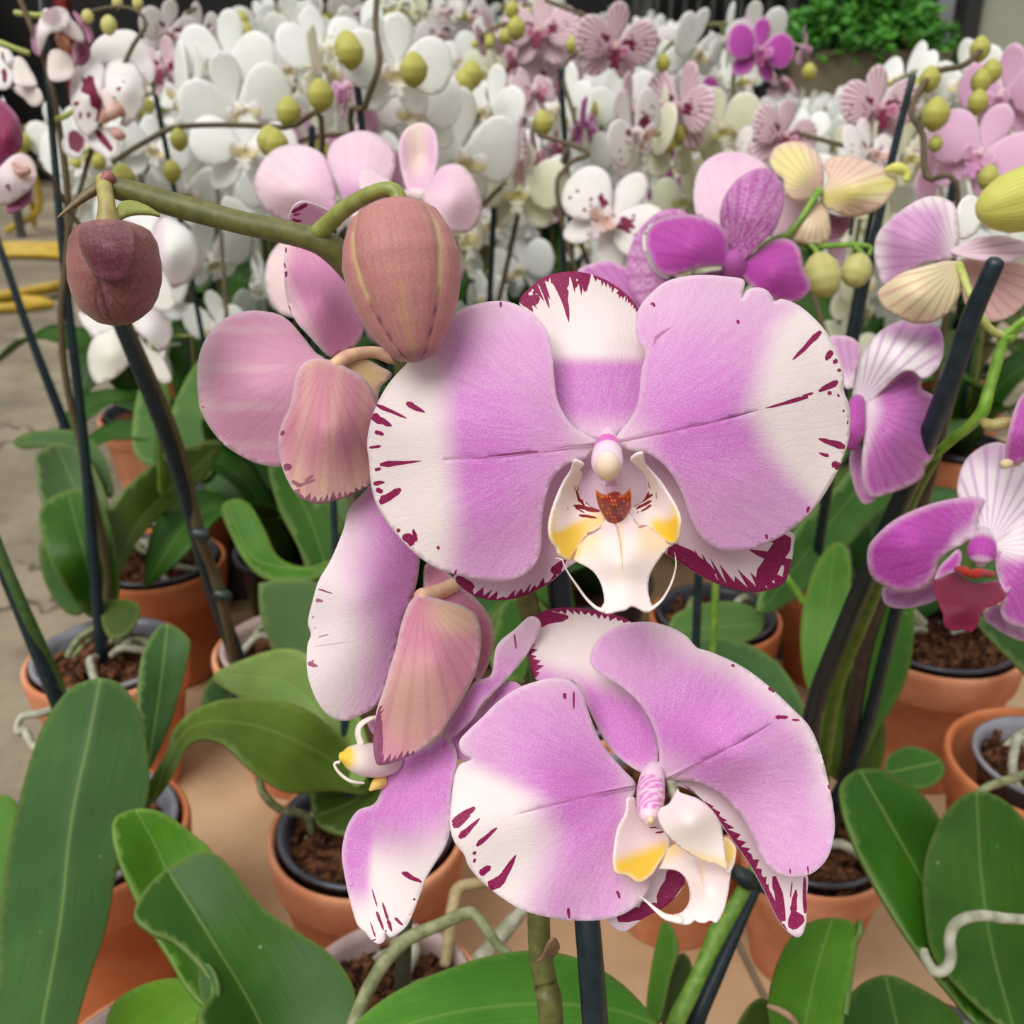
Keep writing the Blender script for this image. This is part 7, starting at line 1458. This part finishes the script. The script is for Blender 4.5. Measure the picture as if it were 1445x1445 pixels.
fr = random.Random(42)
used = [tuple(rootloc(o)[:2]) for o in COL.objects if o.parent is None and (o.name.startswith('terracotta_pot') or o.name.startswith('moth_orchid'))]
names = {'white': 'white', 'cream': 'greenish white', 'blotch': 'white and magenta blotched', 'pink': 'pale pink', 'stripe': 'magenta striped', 'purple': 'deep purple'}
count = 0
for j in range(24):
    v_ = .22 + j * .165
    for i in range(26):
        u_ = .09 + i * .175 + (.085 if j % 2 else 0)
        q = fpt(u_, v_) + np.array([fr.uniform(-.015, .015), fr.uniform(-.015, .015)])
        x, y = q
        d = y * FW[1] + (H - .5) * -FW[2]
        px = 722.5 + F * x / d
        if px < -60 or px > 1500: continue
        if min(math.hypot(x - a, y - b) for a, b in used) < .15: continue
        if y > 3.55 + (.5 if px < 900 else 0): continue
        near = y < 1.55
        if px > 1330 and y > 2.6: continue
        w_ = fr.random()
        v = 'white' if w_ < .66 else 'cream' if w_ < .78 else 'blotch' if w_ < .865 else 'pink' if w_ < .915 else 'stripe' if w_ < .965 else 'purple'
        if 500 < px < 980 and y > 1.3 and w_ > .62 and fr.random() < .3: v = 'blotch'
        if near and px < 500: v = 'white'
        far = y > 2.3
        sc = fr.uniform(.98, 1.12) if not far else (fr.uniform(1.12, 1.3) if px < 950 else fr.uniform(.98, 1.12))
        if 1000 < px and y > 1.3: sc = fr.uniform(.84, .95) if y < 1.9 else fr.uniform(.76, .85)
        if px > 1290 and y > 1.7: continue
        if px < 330: sc = min(sc, 1.0)
        nf = 99
        band = 'nearest rows' if near else 'middle rows' if not far else 'far rows'
        col_ = 'left' if px < 480 else 'centre' if px < 960 else 'right'
        lab = f'{names[v]} moth orchid in the {band} of the orchid block, {col_} part'
        gplant(x, y, fr.uniform(-1.3, 1.3) if fr.random() < .75 else fr.uniform(-3, 3), sc, v, fr.randrange(1000), lab, f'{names[v]} orchids in the {band}, {col_}',
               detail=y < 1.7, clay=(f'terracotta pot in the {band} of the orchid block, {col_} part' if y < 1.9 else False), nleaf=5 if y < 2 else 3, nfl=nf, fsc=1.05)
        used.append((x, y)); count += 1
print('field plants', count)

# ================================================================== camera, light
cam = bpy.data.cameras.new('camera'); co = bpy.data.objects.new('camera', cam); COL.objects.link(co)
co.location = tuple(CAM); co.rotation_euler = (math.pi / 2 - PITCH, 0, 0)
cam.lens = 36; cam.sensor_width = 36; cam.clip_start = .01; cam.clip_end = 100
cam.dof.use_dof = True; cam.dof.focus_distance = .255; cam.dof.aperture_fstop = 22.0
scene.camera = co
w = bpy.data.worlds.new('world'); scene.world = w; w.use_nodes = True
nt = w.node_tree; nt.nodes.clear()
out = nt.nodes.new('ShaderNodeOutputWorld'); bg = nt.nodes.new('ShaderNodeBackground'); tcw = nt.nodes.new('ShaderNodeTexCoord')
sx = nt.nodes.new('ShaderNodeSeparateXYZ'); rp = nt.nodes.new('ShaderNodeValToRGB')
nt.links.new(tcw.outputs['Generated'], sx.inputs[0]); nt.links.new(sx.outputs[2], rp.inputs[0])
rp.color_ramp.elements[0].position = .0; rp.color_ramp.elements[0].color = (.13, .135, .13, 1)
rp.color_ramp.elements[1].position = .6; rp.color_ramp.elements[1].color = (1.0, .99, .97, 1)
nt.links.new(rp.outputs[0], bg.inputs[0]); nt.links.new(bg.outputs[0], out.inputs[0])
bg.inputs[1].default_value = .95
sun = bpy.data.lights.new('sun', 'SUN'); sun.energy = 2.7; sun.angle = math.radians(38); sun.color = (1, .98, .95)
so = bpy.data.objects.new('sun', sun); COL.objects.link(so)
d = Vector((.45, .62, -1.0)); so.rotation_euler = d.to_track_quat('-Z', 'Y').to_euler()
vs = scene.view_settings
vs.view_transform = 'Standard'; vs.look = 'None'; vs.gamma = 1; vs.use_curve_mapping = False; vs.exposure = -0.06
scene.cycles.use_denoising = True
scene.cycles.max_bounces = 7
scene.cycles.use_adaptive_sampling = True
scene.cycles.adaptive_threshold = .025
scene.cycles.transparent_max_bounces = 8
